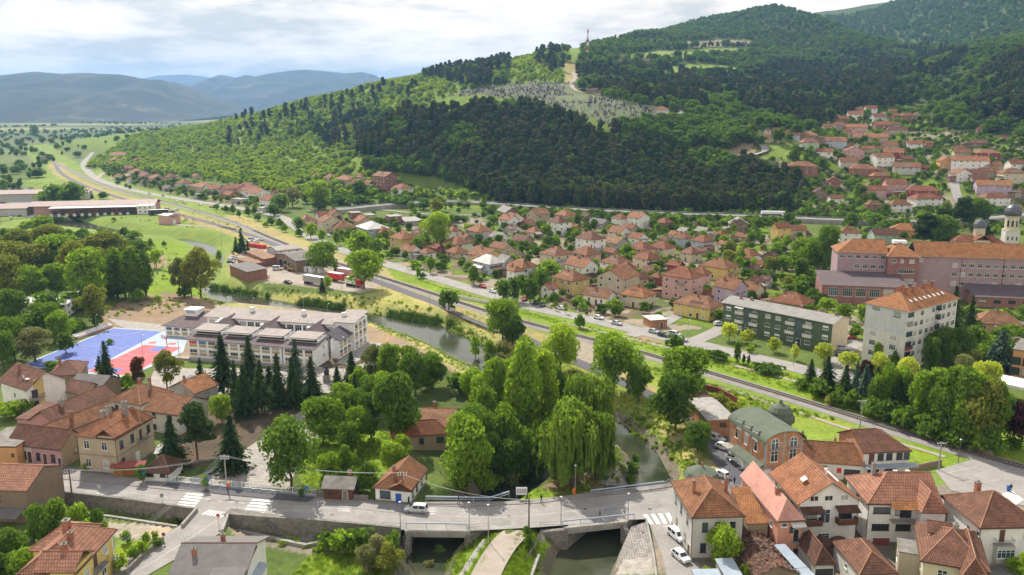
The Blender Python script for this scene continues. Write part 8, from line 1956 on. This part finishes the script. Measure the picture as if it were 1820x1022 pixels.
def car_parts(shape,colr):
 if(shape,colr)in CARM:return CARM[shape,colr]
 st=SHAPE[shape];q=MB();rings=[]
 for x,zb,zm,zt,wb,wt in st:rings.append([(x,-wb*.9,zb),(x,-wb,(zb+zm)/2),(x,-wb*.97,zm),(x,-wt,zt),(x,wt,zt),(x,wb*.97,zm),(x,wb,(zb+zm)/2),(x,wb*.9,zb)])
 v=[p for r in rings for p in r];f=[]
 for i in range(len(rings)-1):
  for k in range(8):a,b=i*8+k,i*8+(k+1)%8;f.append((a,b,b+8,a+8))
 f+=[tuple(range(7,-1,-1)),tuple(range(len(v)-8,len(v)))];q.raw(v,[t_[::-1]for t_ in f]);body=q.mesh('body',['car_'+colr])
 g=MB();L3=lambda a,b,t_:tuple(a[i]+(b[i]-a[i])*t_ for i in range(3))
 def pane(a,b,c,d,n,m_=.1):
  ce=[sum(p[i]for p in(a,b,c,d))/4 for i in range(3)];g.poly([tuple(p[i]+(ce[i]-p[i])*m_*1.3+n[i]*.012 for i in range(3))for p in(a,b,c,d)])
 pane(rings[2][3],rings[2][4],rings[3][4],rings[3][3],(-.6,0,.8));pane(rings[5][3],rings[5][4],rings[6][4],rings[6][3],(.7,0,.7))
 for s,(lo,up)in((-1,(2,3)),(1,(5,4))):
  for i in(3,4):pane(rings[i][lo],rings[i+1][lo],rings[i+1][up],rings[i][up],(0,s,.3))
 glass=g.mesh('windows',['glass']);w=MB();w.tube((0,-.1,0),(0,.1,0),.32,n=12);tyre=w.mesh('tyre',['rubber']);w=MB();w.tube((0,-.112,0),(0,.112,0),.2,n=10);rim=w.mesh('rim',['rim_grey'])
 l=MB();l.box(-.05,.05,-.17,.17,-.07,.07);hl=l.mesh('headlight',['light_clear']);tl=l.mesh('taillight',['light_red']);CARM[shape,colr]=(body,glass,tyre,rim,hl,tl,st);return CARM[shape,colr]
CNT={}
def car(px,py,shape,colr,yaw,label,z=None,near=True,group=None):
 """yaw: compass of the nose in degrees in the world plane (0 = +X)"""
 X,Y,Z=(*flat(px,py,z or 0),z or 0)if Y_near(px,py)else at(px,py)
 if z is not None:Z=z
 body,glass,tyre,rim,hl,tl,st=car_parts(shape,colr)
 t_=thing('van' if shape=='van' else 'car',label,'van' if shape=='van' else 'car',(X,Y,Z+.05),R(yaw)+math.pi,group)
 put('body',body,t_);put('windows',glass,t_);x0,x1,wb=st[0][0],st[-1][0],st[3][4]
 if near:
  for x in(x0+.78,x1-.75):
   for s in(-1,1):o=put('wheel',tyre,t_,(x,s*(wb-.1),.32));put('rim',rim,o)
  for s in(-1,1):put('headlight',hl,t_,(x0+.03,s*wb*.62,.68));put('taillight',tl,t_,(x1-.02,s*wb*.68,.78))
 else:
  q=MB()
  for x in(x0+.78,x1-.75):
   for s in(-1,1):q.tube((x,s*(wb-.2),.32),(x,s*(wb+.0),.32),.32,n=8)
  if('w',shape)not in CNT:CNT['w',shape]=q.mesh('wheels',['rubber'])
  o=put('wheels',CNT['w',shape],t_)
 return t_
def Y_near(px,py):return py>395
ry=lambda px,py:math.degrees(road_yaw(*flat(px,py)))
car(740,910,'mpv','silver',172,'silver minivan driving left along the main road by the white shop')
car(1203,957,'van' if 0 else 'mpv','white',-68,'white estate car parked in the alley, nearer the zebra crossing');car(1210,994,'hatch','white',-66,'white car with dark sunroof parked last in the alley')
car(1272,783,'mpv','silver',-50,'silver car parked first beside the flat brick garage');car(1286,799,'hatch','white',-48,'white car parked second beside the green-roofed brick building');car(1306,819,'hatch','white',-46,'white car parked nearest the people beside the brick building');car(1282,847,'hatch','white',120,'white car half hidden behind the octagonal pavilion')
for px,py,sh,c,lab,dy in[(998,550,'sedan','white','white saloon on the grass by the street saplings',0),(1064,567,'hatch','white','white hatchback on the grass left of the silver saloon',0),(1096,577,'sedan','silver','silver saloon on the grass beside the bare patch',0),(1162,592,'hatch','silver','silver hatchback behind the round bush by the zebra',0),(1178,598,'hatch','black','black hatchback beside the round bush',0),(1212,606,'hatch','silver','silver car parked right of the round bush',0),(1200,597,'mpv','silver','grey-silver car behind the round bush',0),(876,520,'hatch','white','white hatchback at the edge of the lawn left of the dark trees',0),(858,511,'hatch','red','red car at the edge of the street lawn',0),(898,529,'hatch','dark blue','dark blue car under the dark street trees',-50),(915,533,'hatch','black','black car parked under the dark street trees',-50),(932,534,'hatch','red','small red car between the dark parked cars',-50),(952,540,'sedan','dark blue','dark blue saloon right of the red car',-50),(965,544,'hatch','black','black hatchback last in the row under the trees',-50),(745,478,'van','white','white van standing on the north road',0),(584,420,'hatch','white','white car beside the small round street trees',0),(1278,578,'hatch','white','white car in the side lane left of the green block',60),(512,512-8,'hatch','black','black car in the middle of the machine yard',20),(350,352,'van','white','white van on the far part of the north road',0),(1512,602,'hatch','red','red car by the pale garages',70),(1498,622,'mpv','silver','silver car right of the green block',40),(1490,632,'sedan','dark blue','dark saloon right of the green block',40),(1776,706,'hatch','blue','blue car beside the white station canopy',60),(1350,535,'hatch','red','red car in front of the lilac house',30)]:car(px,py,sh,c,ry(px,py)+dy,lab,near=py>540)
for px,py,sh,c,yw,lab in[(1302,383,'hatch','blue',-4,'pale blue car on the highway left of the tanker truck'),(1702,353,'hatch','white',-70,'white car on the village road'),(1722,350,'hatch','grey',-75,'grey car parked beside the village road'),(1715,362,'hatch','dark blue',110,'dark car on the village road, lower one'),(1668,299,'hatch','white',20,'white car by the big white village house'),(1470,306,'hatch','white',10,'white car beside the red brick hillside house')]:car(px,py,sh,c,yw,lab,3.0 if py>375 else None,False)
for k,(px,py,c)in enumerate([(320,366,'white'),(333,368,'silver'),(362,372,'white'),(382,376,'red'),(402,380,'black'),(420,384,'white'),(272,352,'silver'),(296,356,'grey'),(470,386,'white')]):car(px-6,py-7,'hatch',c,ry(px,py),f'{c} car parked before the roadside terrace houses, {["first", "second", "third", "fourth", "fifth", "sixth", "seventh", "eighth", "ninth"][[6, 7, 0, 1, 2, 3, 4, 5, 8].index(k)]} from the left',None,False)
for k,(px,py,sh,c)in enumerate([(441,430,'hatch','silver'),(448,428,'van','white'),(455,432,'hatch','white'),(452,437,'sedan','silver'),(461,428,'sedan','white'),(446,436,'hatch','grey'),(418,454,'hatch','yellow'),(417,459,'hatch','white'),(413,463,'hatch','silver'),(411,468,'hatch','blue'),(460,470,'van','white'),(494,480,'van','white')]):
 car(px,py,sh,c,[-40,20,60,-10,40,0][k%6],f'{c} {"van" if sh == "van" else "car"} '+['at the back of the scrap cluster behind the spruces','in the scrap cluster beside the red container','in the middle of the scrap cluster by the lane','at the front of the scrap cluster by the red container','at the right end of the scrap cluster','left in the scrap cluster behind the spruces','at the west fence of the machine yard, topmost','at the west fence of the machine yard, second from top','at the west fence of the machine yard, third from top','at the west fence corner of the brick workshop','beside the brick workshop roof','flatbed beside the yellow digger'][k],None,False)
for k,(px,py)in enumerate([(14,384),(24,381),(34,385),(20,389),(275,377),(296,373),(305,377),(312,375)]):car(px,py,'mpv' if k%2 else 'hatch',['white','silver','grey','white'][k%4],20+30*k,('white','silver','grey','white')[k%4]+' vehicle '+['left of the depot, first','left of the depot, second','left of the depot, third','left of the depot, nearest','right of the depot office, first','right of the depot office, second','right of the depot office, third','right of the depot office, last'][k],None,False)
def lorry(px,py,yaw,label,box,L,cab,z=None,tank=False,name='truck'):
 X,Y=flat(px,py,z or 0);t_=thing(name,label,'truck',(X,Y,z or 0),R(yaw))
 if tank:
  q=MB();q.tube((-L/2,0,2.3),(L/2,0,2.3),1.25,n=14);q.build('tank',[box],t_)
 else:pbox(t_,'trailer',box,-L/2,L/2,-1.25,1.25,1.1,3.8);pbox(t_,'trailer_roof','metal_white',-L/2-.02,L/2+.02,-1.27,1.27,3.802,3.86)
 pbox(t_,'chassis','metal_dark',-L/2,L/2+.8,-.5,.5,.75,1.05)
 if cab:
  q=MB();q.prism([(L/2+.5,-1.2),(L/2+2.5,-1.2),(L/2+2.7,-.9),(L/2+2.7,.9),(L/2+2.5,1.2),(L/2+.5,1.2)],.6,3.2);o=q.build('cab',[cab],t_);pbox(o,'windscreen','glass',L/2+2.701,L/2+2.73,-.85,.85,1.8,2.9);pbox(o,'side_window','glass',L/2+1.4,L/2+2.3,-1.22,-1.201,1.8,2.7)
 w=MB();w.tube((0,-.18,0),(0,.18,0),.5,n=10);w=w.mesh('wheel',['rubber'])
 for x in[-L/2+1,-L/2+2.2,-L/2+3.4]+([L/2+1.6,L/2-.6]if cab else[]):
  for s in(-1,1):put('wheel',w,t_,(x,s*1.02,.5))
 return t_
lorry(1370,384,-4,'white tanker truck driving right along the highway','metal_white',13,'frame_white',3.0,True);lorry(282,382,14,'dark box truck with white cab parked by the depot office','metal_dark',13,None)
lorry(561,506,-34,'long grey semi-trailer with white roof at the edge of the machine yard','wall_grey',13,None,name='trailer');lorry(598,500,-34,'red trailer behind the grey semi-trailer','cloth_red',8,None,name='trailer');lorry(615,492,-34,'rust-red open trailer behind the big round tree','wall_rose',9,None,name='trailer');lorry(626,508,-34,'white box body on a red chassis beside the big round tree','metal_white',6,'cloth_red')
for px,py,lab,mt,dm in[(550,483,'white site container left of its twin in the machine yard','metal_white',(3.0,1.2,2.5)),(566,484,'smaller white site container right in the machine yard','metal_white',(2.0,1.2,2.5)),(458,440,'long red container in front of the scrap vehicles','cloth_red',(6.0,1.2,2.0))]:
 t_=thing('container',lab,'container',(*flat(px,py),0),R(-35));a,b,c=dm;pbox(t_,'body',mt,-a,a,-b,b,0,c);pbox(t_,'door','metal_dark',-.4,.4,-b-.04,-b-.002,.1,2.0*c/2.5)
for px,lab in((466,'long white gas tank lying at the front of the yard'),(449,'short blue-white gas tank lying before the brick workshop')):X,Y=flat(px,493);t_=thing('gas_tank',lab,'tank',(X,Y,0),R(-8));q=MB();q.tube((-3.2,0,.9),(3.2,0,.9),.8,n=12);q.build('shell',['metal_white'],t_);[pbox(t_,'saddle','concrete',x-.2,x+.2,-.6,.6,-.2,.4)for x in(-2,2)]
X,Y=flat(519,482);t_=thing('digger','yellow digger standing before the open machine hall','digger',(X,Y,0),R(20));pbox(t_,'body','car_yellow',-1.6,1.4,-.8,.8,.7,1.7);pbox(t_,'cab','car_yellow',-.6,.7,-.7,.7,1.702,2.9);pbox(t_,'cab_glass','glass',-.5,.6,-.72,-.701,1.9,2.7);q=MB();q.tube((-1.5,0,1.4),(-3.0,0,3.6),.16);q.tube((-3.0,0,3.6),(-4.2,0,1.4),.13);q.box(-4.6,-3.9,-.4,.4,.6,1.4);q.build('arm',['car_yellow'],t_);q=MB();q.box(1.5,2.3,-1.1,1.1,.2,.9);q.build('bucket',['car_yellow'],t_)
for x in(-1.2,1.0):
 for s in(-1,1):q=MB();q.tube((x,s*.75,.6),(x,s*1.1,.6),.6,n=10);q.build('wheel',['rubber'],t_)
# = PEOPLE
surf('skin',(0.42,0.25,0.18));surf('hair_dark',(0.02,0.015,0.012),0.7)
for k,c in{'navy':(0.02,0.03,0.07),'black':(0.015,0.015,0.017),'denim':(0.06,0.09,0.17),'white':(0.6,0.6,0.58),'grey':(0.15,0.15,0.16),'pink':(0.5,0.22,0.24),'red':(0.45,0.04,0.04)}.items():surf('cloth_'+k+'_p',c,0.9)
def body(step,arms):
 J={'pel':(0,0,.95,.15),'wst':(0,0,1.1,.125),'chs':(0,0,1.32,.16),'nck':(.01,0,1.49,.06),'hd0':(.02,0,1.6,.085),'hd1':(.025,0,1.7,.08)}
 E=[('pel','wst'),('wst','chs'),('chs','nck'),('nck','hd0'),('hd0','hd1')]
 for s,n in((-1,'l'),(1,'r')):
  f=step*s
  J.update({n+'hip':(0,s*.1,.9,.105),n+'kn':(f*.55+.03,s*.1,.49,.07),n+'an':(f*.95-.05,s*.1,.08,.045),n+'to':(f*.95+.12,s*.11,.035,.04),n+'sh':(0,s*.19,1.4,.07),n+'el':(-f*.35-.03,s*.25,1.12,.05),n+'wr':(-f*.6+arms,s*.24,.88,.036),n+'ha':(-f*.65+arms*1.2,s*.235,.8,.035)})
  E+=[('pel',n+'hip'),(n+'hip',n+'kn'),(n+'kn',n+'an'),(n+'an',n+'to'),('chs',n+'sh'),(n+'sh',n+'el'),(n+'el',n+'wr'),(n+'wr',n+'ha')]
 ks=list(J);me=bpy.data.meshes.new('body');me.from_pydata([J[k][:3]for k in ks],[(ks.index(a),ks.index(b))for a,b in E],[]);o=bpy.data.objects.new('tmp',me);col.objects.link(o);o.modifiers.new('s','SKIN');o.modifiers.new('d','SUBSURF').levels=1
 for v,k in zip(me.skin_vertices[0].data,ks):v.radius=(J[k][3],)*2;v.use_root=k=='pel'
 dg=bpy.context.evaluated_depsgraph_get();r=bpy.data.meshes.new_from_object(o.evaluated_get(dg));bpy.data.objects.remove(o);return r
BOD=[body(.26,.03),body(.0,.06),body(-.22,.02)]
hm_=MB();hm_.lathe([(.095,1.6),(.103,1.68),(.09,1.76),(.05,1.8),(.01,1.81)],10,0,(.01,0));hm_=hm_.mesh('hair',['hair_dark'],True)
def person(px,py,yaw,top,leg,pose,label,z=None,s=1.0):
 X,Y,Z=(*flat(px,py,z),z)if z is not None else at(px,py);me=BOD[pose].copy()
 me.materials.clear()
 for m_ in('skin','cloth_'+top+'_p','cloth_'+leg+'_p','rubber'):me.materials.append(M[m_])
 for p in me.polygons:
  c=p.center;p.material_index=3 if c.z<.1 else 2 if c.z<.97 and abs(c.y)<.2 else 1 if c.z<1.49 and(abs(c.y)<.21 or c.z>1.0)else 0;p.use_smooth=True
 t_=thing('person',label,'person',(X,Y,Z),R(yaw));t_.scale=(s,s,s);put('body',me,t_);put('hair',hm_,t_)
person(815,896,175,'navy','denim',0,'person in dark blue jacket walking along the far railing of the left bridge',0.15);person(937,891,20,'black','black',1,'person in black standing beside the white notice board',0.1);person(962,893,-160,'black','black',0,'person in dark clothes with pale bag walking past the notice board',0.13);person(1066,923,10,'black','grey',2,'person in black walking along the near railing of the right bridge',0.05)
person(1305,861,-60,'navy','navy',1,'person in dark blue standing left on the grey side yard',0.04);person(1328,859,100,'black','pink',0,'person in black top and pink shorts on the grey side yard',0.04);person(1050,618-60,-130,'red','black',0,'person in red walking along the north road',0.05,1.0);person(789,486,-120,'red','denim',1,'person with red top beside the north road near the ochre house',0.05);person(1450-118,640,30,'black','grey',2,'person on the pavement in front of the green block',0.05);person(1796,874,60,'black','denim',1,'person beside the blue bin at the crossing on the right',0.05)
# = POLES, LAMPS, SIGNS, BINS
def pole(px,py,top,label,kind='lamp',mat='metal_pole',z=0.0,arm=(0,0),name=None,cat=None):
 X,Y=flat(px,py,z);h=onY(px,top,Y)[2]-z
 t_=thing(name or('street_lamp' if kind=='lamp' else 'utility_pole'),label,cat or('street lamp' if kind=='lamp' else 'utility pole'),(X,Y,z));r=0.075 if kind=='lamp' else 0.15
 q=MB();q.tube((0,0,-.5),(0,0,h),r*1.25,r*.7,7);q.build('pole',[mat],t_)
 if kind=='lamp':
  ax,ay=arm;q=MB();q.tube((0,0,h-.05),(ax,ay,h+.12),.04,n=5);q.build('arm',[mat],t_);q=MB();q.lathe([(.08,h-.02),(.22,h+.05),(.22,h+.16),(.05,h+.24)],8,0,(ax,ay));q.build('lamp_head',['metal_white'],t_)
 elif kind in('wire','rail'):
  for k in range(2 if kind=='wire' else 1):q=MB();q.box(-.9,.9,-.05,.05,h-.5-.5*k,h-.4-.5*k);o=q.build('crossarm',[mat],t_);[pbox(o,'insulator','metal_white',x-.06,x+.06,-.06,.06,h-.398-.5*k,h-.2-.5*k)for x in(-.8,-.3,.3,.8)]
  if kind=='rail':q=MB();q.tube((0,0,h-2),(1.8,.6,h-.2),.06,n=4);q.tube((0,0,h-.6),(1.8,.6,h-.2),.05,n=4);q.build('bracket',[mat],t_)
 return(X,Y,z+h)
P1=pole(128,881,833,'dark leaning pole with two lamp heads on the channel wall','wire','pole_wood');P2=pole(403,866,808,'concrete utility pole beside the white school fence','wire','pole_concrete');P3=pole(716,893,838,'tall thin utility pole at the white shop corner','wire','pole_wood')
P4=pole(868,972,898,'concrete pole on the grass left of the gravel drive','lamp','pole_concrete',-1.0);P5=pole(940,944,886,'utility pole on the grass right of the gravel drive','wire','pole_wood');pole(712,942,893,'lamp post at the left end of the left bridge');pole(834,942,894,'lamp post at the right end of the left bridge');pole(997,932,884,'lamp post left of the right bridge');pole(1116,922,878,'lamp post at the right end of the right bridge');P6=pole(1022,876,828,'lamp post on the lawn under the weeping willow');pole(1295,862,818,'lamp post behind the octagonal pavilion')
pole(205,1016,986,'grey pole at the corner of the yellow house','wire','pole_concrete');pole(1527,775,710,'grey mast with bracket beside the railway','rail');P7=pole(1668,835,785,'grey lattice signal mast at the level crossing','rail');pole(1703,822,782,'rust-coloured post beside the level crossing','lamp','pole_wood');pole(1232-24,938,858,'thin pole along the left wall of the grey corner house','lamp','pole_wood')
for k,(px,py,tp)in enumerate([(764,560,516),(680,525,487),(608,518,475),(505,540,500),(450,455,415),(395,440,403),(345,402,372),(268,392,352),(880,560,520),(1028,560,540),(846,500,480),(940,575,545),(1222,606,570),(610,660,600),(540,560,528),(118,598,568),(172,588,560),(255,642,596),(318,628,592),(450,552,530),(404,548,528),(583,560,540),(230,380,358),(302,356,336),(1185,640,618),(1410,650,610),(1320,570,540)]):pole(px,py,tp,f'thin grey lamp post, {["beside the isolated dark lane tree", "by the lane before the round trees", "at the machine yard edge", "on the river meadow behind the school", "by the scrap vehicles", "on the lane before the spruces", "on the lane by the pump house", "beside the depot office", "by the rails near the loose green tree", "among the street saplings", "by the round street tree", "on the verge above the round bush", "by the kiosk garden", "right of the school spruces", "behind the school roof, middle", "left of the blue court, lower", "left of the blue court, upper", "between the blue and red courts", "at the corner of the red court", "behind the school roof, left", "behind the school roof, leftmost", "behind the school roof, right", "on the depot meadow", "by the far north road", "by the zebra on the north road", "in front of the green block", "in the side lane by the green block"][k]}','lamp',arm=(.5,.2))
def wires(a,b,n,label):
 q=MB();a,b=np.array(a),np.array(b)
 for k in range(n):
  o=np.array((-.8+.5*k,0,-.2-.1*(k%2)));pr=a+o
  for i in range(1,13):
   f=i/12;p=a+(b-a)*f+o;p[2]-=1.2*4*f*(1-f);q.tube(pr,p,.022,n=3,cap=False);pr=p
 tag(q.build('wires',['metal_pole']),label,'wires')
wires(P1,P2,4,'four sagging wires between the dark pole and the concrete pole');wires(P2,P3,4,'four sagging wires from the concrete pole to the shop corner pole');wires(P3,P5,2,'two sagging wires from the shop corner pole over the left bridge');wires(P1,(flat(-60,850)[0],flat(-60,850)[1],6),4,'sagging wires leaving the dark pole towards the left edge');wires((flat(205,1016)[0],flat(205,1016)[1],4.5),P2,3,'three wires from the yellow house pole up to the concrete pole')
def sign(px,py,h,label,shape,mat,face=0.0,z=0.0,w=.35,name='road_sign'):
 t_=thing(name,label,'sign',(*flat(px,py,z),z),face);q=MB();q.tube((0,0,-.3),(0,0,h),.04,n=5);q.build('post',['metal_pole'],t_);q=MB()
 if shape=='round':q.tube((0,-.06,h-.2),(0,-.03,h-.2),w,n=14)
 else:q.box(-w,w,-.06,-.03,h-.2-w*1.1,h-.2+w*1.1)
 q.build('plate',[mat],t_)
sign(178,885,2.6,'small white-backed sign on the channel wall left','sq','wall_greywhite');sign(289,897,2.2,'small grey-backed sign on the channel wall right','sq','metal_pole');sign(389,935,2.4,'red round sign by the right parapet of the side street','round','cloth_red');sign(292,965,1.9,'small dark red sign beside the villa garden hedge','round','wall_darkred');sign(257,860,2.6,'blue round sign on the pavement by the small pavilion','round','tarp_blue');sign(371,872,2.6,'blue sign by the white school fence','sq','tarp_blue',w=.3);sign(546,886,2.6,'small blue sign at the right end of the white fence','sq','tarp_blue',w=.3);sign(1208,930,2.4,'red round sign at the corner of the grey corner house','round','cloth_red');sign(422,906,2.0,'small post sign beside the zebra at the side street','sq','metal_pole',w=.15);sign(558,925,2.4,'thin sign on the stone wall right of the zebra','sq','wall_greywhite',w=.25);sign(1352,845,2.0,'purple round sign by the brick building corner','round','leaf_purple')
X,Y=flat(927,886);t_=thing('notice_board','white notice board on two posts on the lawn by the bridges','notice board',(X,Y,0));pbox(t_,'board','metal_white',-1.1,1.1,-.04,.04,.8,2.4)
for k in range(4):pbox(t_,'sheet','wall_grey',-.95+.5*k,-.55+.5*k,-.06,-.041,1.1,2.1)
for x in(-1.0,1.0):q=MB();q.tube((x,.06,-.3),(x,.06,2.4),.05,n=5);q.build('post',['metal_pole'],t_)
for px,py,m_,lab in((407,867,'plastic_orange','orange litter bin at the foot of the concrete utility pole'),(1020,878,'plastic_orange','orange litter bin on the lawn beside the willow lamp'),(1203,929,'plastic_blue','blue bin at the corner of the grey corner house'),(1792,873,'plastic_blue','blue wheeled bin at the crossing on the right')):
 t_=thing('litter_bin',lab,'bin',(*flat(px,py),0.05));q=MB();q.lathe([(.28,0),(.36,1.0)],10);q.build('tub',[m_],t_);q=MB();q.lathe([(.38,1.0),(.3,1.15),(.05,1.2)],10);q.build('lid',[m_],t_)
# ---- white school fence: posts, rails, ornamental panels
FP=pw([(296,858),(360,864),(430,870),(500,877),(562,884)]);t_=thing('fence','white ornamental metal fence in front of the school drive','fence',(*FP[0],0));o_=np.array(FP[0])
for i in range(len(FP)-1):
 a,b=np.array(FP[i])-o_,np.array(FP[i+1])-o_;L=np.hypot(*(b-a));d=(b-a)/L;rz=math.atan2(d[1],d[0]);n=max(1,round(L/2.2))
 for j in range(n):
  p=a+d*L*j/n;w=L/n;pbox(t_,'base','sheet_blue',0,w-.01,-.12,.12,-.2,.42).location=(*p,0);t_.children[-1].rotation_euler=(0,0,rz);pbox(t_,'post','metal_white',-.06,.06,-.06,.06,.42,1.75).location=(*p,0);q=MB()
  for z in(.55,1.6):q.box(.06,w-.06,-.025,.025,z-.03,z+.03)
  for k in range(9):q.box(.06+k*(w-.12)/8-.015,.06+k*(w-.12)/8+.015,-.015,.015,.58,1.57)
  for k in range(12):q.tube((w/2+.42*math.cos(k*.5236),0,1.07+.42*math.sin(k*.5236)),(w/2+.42*math.cos(k*.5236+.5236),0,1.07+.42*math.sin(k*.5236+.5236)),.035,n=4,cap=False)
  q.build('panel',['metal_white'],t_,(*p,0),rz)
railing('school_fence',[tuple(flat(*p))for p in[(400,545),(520,556),(640,572),(720,600),(790,632),(850,662)]],0,1.5,'metal_pole','grey mesh fence on the embankment behind the school',(1.0,.5),3.0,.03,cat='fence')
for lab,pts,mt,z1 in[('pale low wall beside the level crossing tree belt',[(1690,790),(1730,800),(1765,812)],'wall_brownwall',1.3),('brown brick wall behind the low shop lawn',[(1615,838),(1650,830),(1672,826)],'wall_brownwall',1.2),('pale garden wall of the yellow house towards the side street',[(292,962),(262,985),(225,1022)],'stone_wall',.9),('long pale wall behind the shrubs of the yellow house',[(0,1000),(30,985),(62,968)],'concrete',1.4),('dark stone garden wall beside the small timber shed',[(556,880),(610,886),(655,889)],'wood_grey',1.1),('brown wall behind the flat brick garage',[(1240,690),(1275,698),(1310,716)],'wall_darkred',1.6)]:wall_run('garden_wall',[tuple(flat(*p))for p in pts],-.5,z1,.3,mt,lab)
# = GARDENS AND LABELS
gk=[('round','d'),('round','m'),('bush','d'),('bush','m'),('round','d'),('loose','m'),('bush','b'),('round','o')]
garden([(590,372),(870,372),(1200,386),(1420,392),(1440,520),(1280,540),(1200,560),(960,530),(820,480),(690,450),(560,405)],95,41,300,640,-200,260,(3.5,8),gk)
garden([(1230,396),(1420,396),(1440,470),(1420,520),(1280,500),(1230,440)],30,47,330,620,60,260,(4,9),gk)
garden(VILLAGE,85,43,560,1000,150,480,(4,9.5),gk);garden([(1400,325),(1500,340),(1690,360),(1690,385),(1420,384)],34,44,570,720,150,420,(4,8),gk);garden([(190,290),(480,352),(480,384),(330,350),(200,318)],34,45,600,1150,-600,-150,(4,8),gk);garden([(1720,350),(1830,340),(1830,392),(1720,380)],10,46,540,700,300,460,(4,9),gk)
garden([(1500,396),(1830,396),(1830,420),(1500,425)],14,48,400,620,150,420,(5,10),gk);garden([(580,800),(620,770),(700,800),(680,850),(600,850)],7,49,150,220,-60,0,(1.5,3),[('bush','m'),('bush','b')])
gs=[]
for poly,n,sd,y0,y1,x0,x1 in((VILL_MID,520,51,270,640,-220,270),(VILL_HILL,900,52,560,1000,150,520),(VILL_LEFT,200,53,600,1250,-620,-150),([(1440,560),(1560,500),(1440,480),(1400,520)],40,54,280,420,90,200),([(1650,560),(1830,560),(1830,640),(1660,640)],60,55,240,330,110,200),([(1500,396),(1830,396),(1830,425),(1500,428)],60,56,400,620,150,420),([(545,330),(760,335),(870,350),(860,372),(660,370),(540,362)],150,57,600,850,-260,0),([(860,373),(1000,380),(1200,388),(1400,394),(1400,401),(1200,395),(1000,388),(860,382)],200,59,540,640,-60,260),([(860,352),(1200,362),(1420,380),(1400,392),(1100,388),(860,384)],160,58,560,700,-60,260)):
 for p in scatter_zone(poly,n*2,sd,y0,y1,x0,x1)[:n*2]:
  x,y,z=p
  if any((x-a)**2+(y-b_)**2<(r+.9)**2 for a,b_,r in HOUSE_DISCS)or min(segdist(np.array([x]),np.array([y]),L_)[0][0]for L_ in(ROADN_W,HW_W,VR_W))<6.5:continue
  gs.append(p)
stuff_scatter('garden_greenery',gs,wd_src[:2]+wd_src[:2]+[g_src],1.6,5.0,1.25,seed=19)
LAND=[('the octagonal pavilion',1246,850),('the left bridge',780,925),('the right bridge',1060,910),('the silver minivan',740,905),('the white shop',715,860),('the yellow house',120,980),('the old townhouse',205,775),('the sawtooth school',450,600),('the blue court',190,615),('the green apartment block',1385,580),('the grey apartment tower',1600,570),('the pink school',1600,470),('the church',1770,410),('the tanker truck',1375,380),('the green-roofed brick building',1360,770),('the level crossing',1740,820),('the machine yard',540,480),('the pink pump house',308,390),('the depot',160,372),('the unfinished brick house',683,318),('the red brick hillside house',1426,300),('the big white village house',1722,283),('the big pink house',1215,490),('the ochre house',718,420),('the white-roofed house',870,465),('the bare verge patch',1140,592),('the weeping willow',1030,770),('the overgrown old house',760,745),('the white balcony house',1475,880),('the corrugated workshop',390,980),('the chimney tower',38,505),('the poplars',232,490),('the mint green house',1570,412),('the old yellow house',1240,545),('the tall white village house',1548,192),('the lilac village house',1765,327),('the highway bend',900,364),('the terrace houses',400,330),('the cemetery',1000,180)]
def num(k):return['nearest','second nearest','third nearest','fourth nearest','fifth nearest','sixth nearest','seventh nearest','eighth nearest','ninth nearest','tenth nearest','eleventh nearest','twelfth nearest','thirteenth nearest','fourteenth nearest','fifteenth nearest','sixteenth nearest','seventeenth nearest','eighteenth nearest','nineteenth nearest','twentieth nearest'][k]if k<20 else f'number {k + 1} outwards'
def relabel(items):
 groups={}
 for o,base,px,py in items:
  n,lx,ly=min(LAND,key=lambda l:math.hypot(l[1]-px,(l[2]-py)*1.4));dx,dy=px-lx,(py-ly)*1.5
  rel=('right of' if dx>0 else 'left of')if abs(dx)>abs(dy)else('in front of' if dy>0 else 'behind')
  groups.setdefault((base,rel,n),[]).append((math.hypot(dx,dy),o))
 for(base,rel,n),L in groups.items():
  L.sort(key=lambda q:q[0]);base=base.replace('two-storey ','').replace('low ','').replace(' coloured','')if len(f'{base} {rel} {n}'.split())>14 else base
  for k,(_,o)in enumerate(L):o['label']=f'{base} {rel} {n}' if len(L)==1 else f'{base} {rel} {n}, {num(k)}'
it=[]
for o,kind,c,x,y,hgt_ in SIZED:
 px,py=proj(x,y,o.location.z+hgt_/2);sz='tall ' if hgt_>(12 if kind!='bush' else 4)else 'small ' if hgt_<(5 if kind!='bush' else 1.8)else ''
 if kind=='tall':sz=''
 it.append((o,sz+KCOL[c]+' '+KNAME[kind][2],float(px),float(py)));o['group']={'bush':'shrubs in the gardens and verges','spruce':'spruces around the town','slim':'spruces around the town','pine':'single pines in the town','willow':'weeping willows by the water','poplar':'slender poplars'}.get(kind,'broadleaf trees of the town')
relabel(it)
it=[]
for o,base,x,y,z in HSIZED:px,py=proj(x,y,z);it.append((o,base,float(px),float(py)));o['group']='small houses of the town'
relabel(it)
print('script seconds',round(time.time()-T0,1),'objects',len(bpy.data.objects))
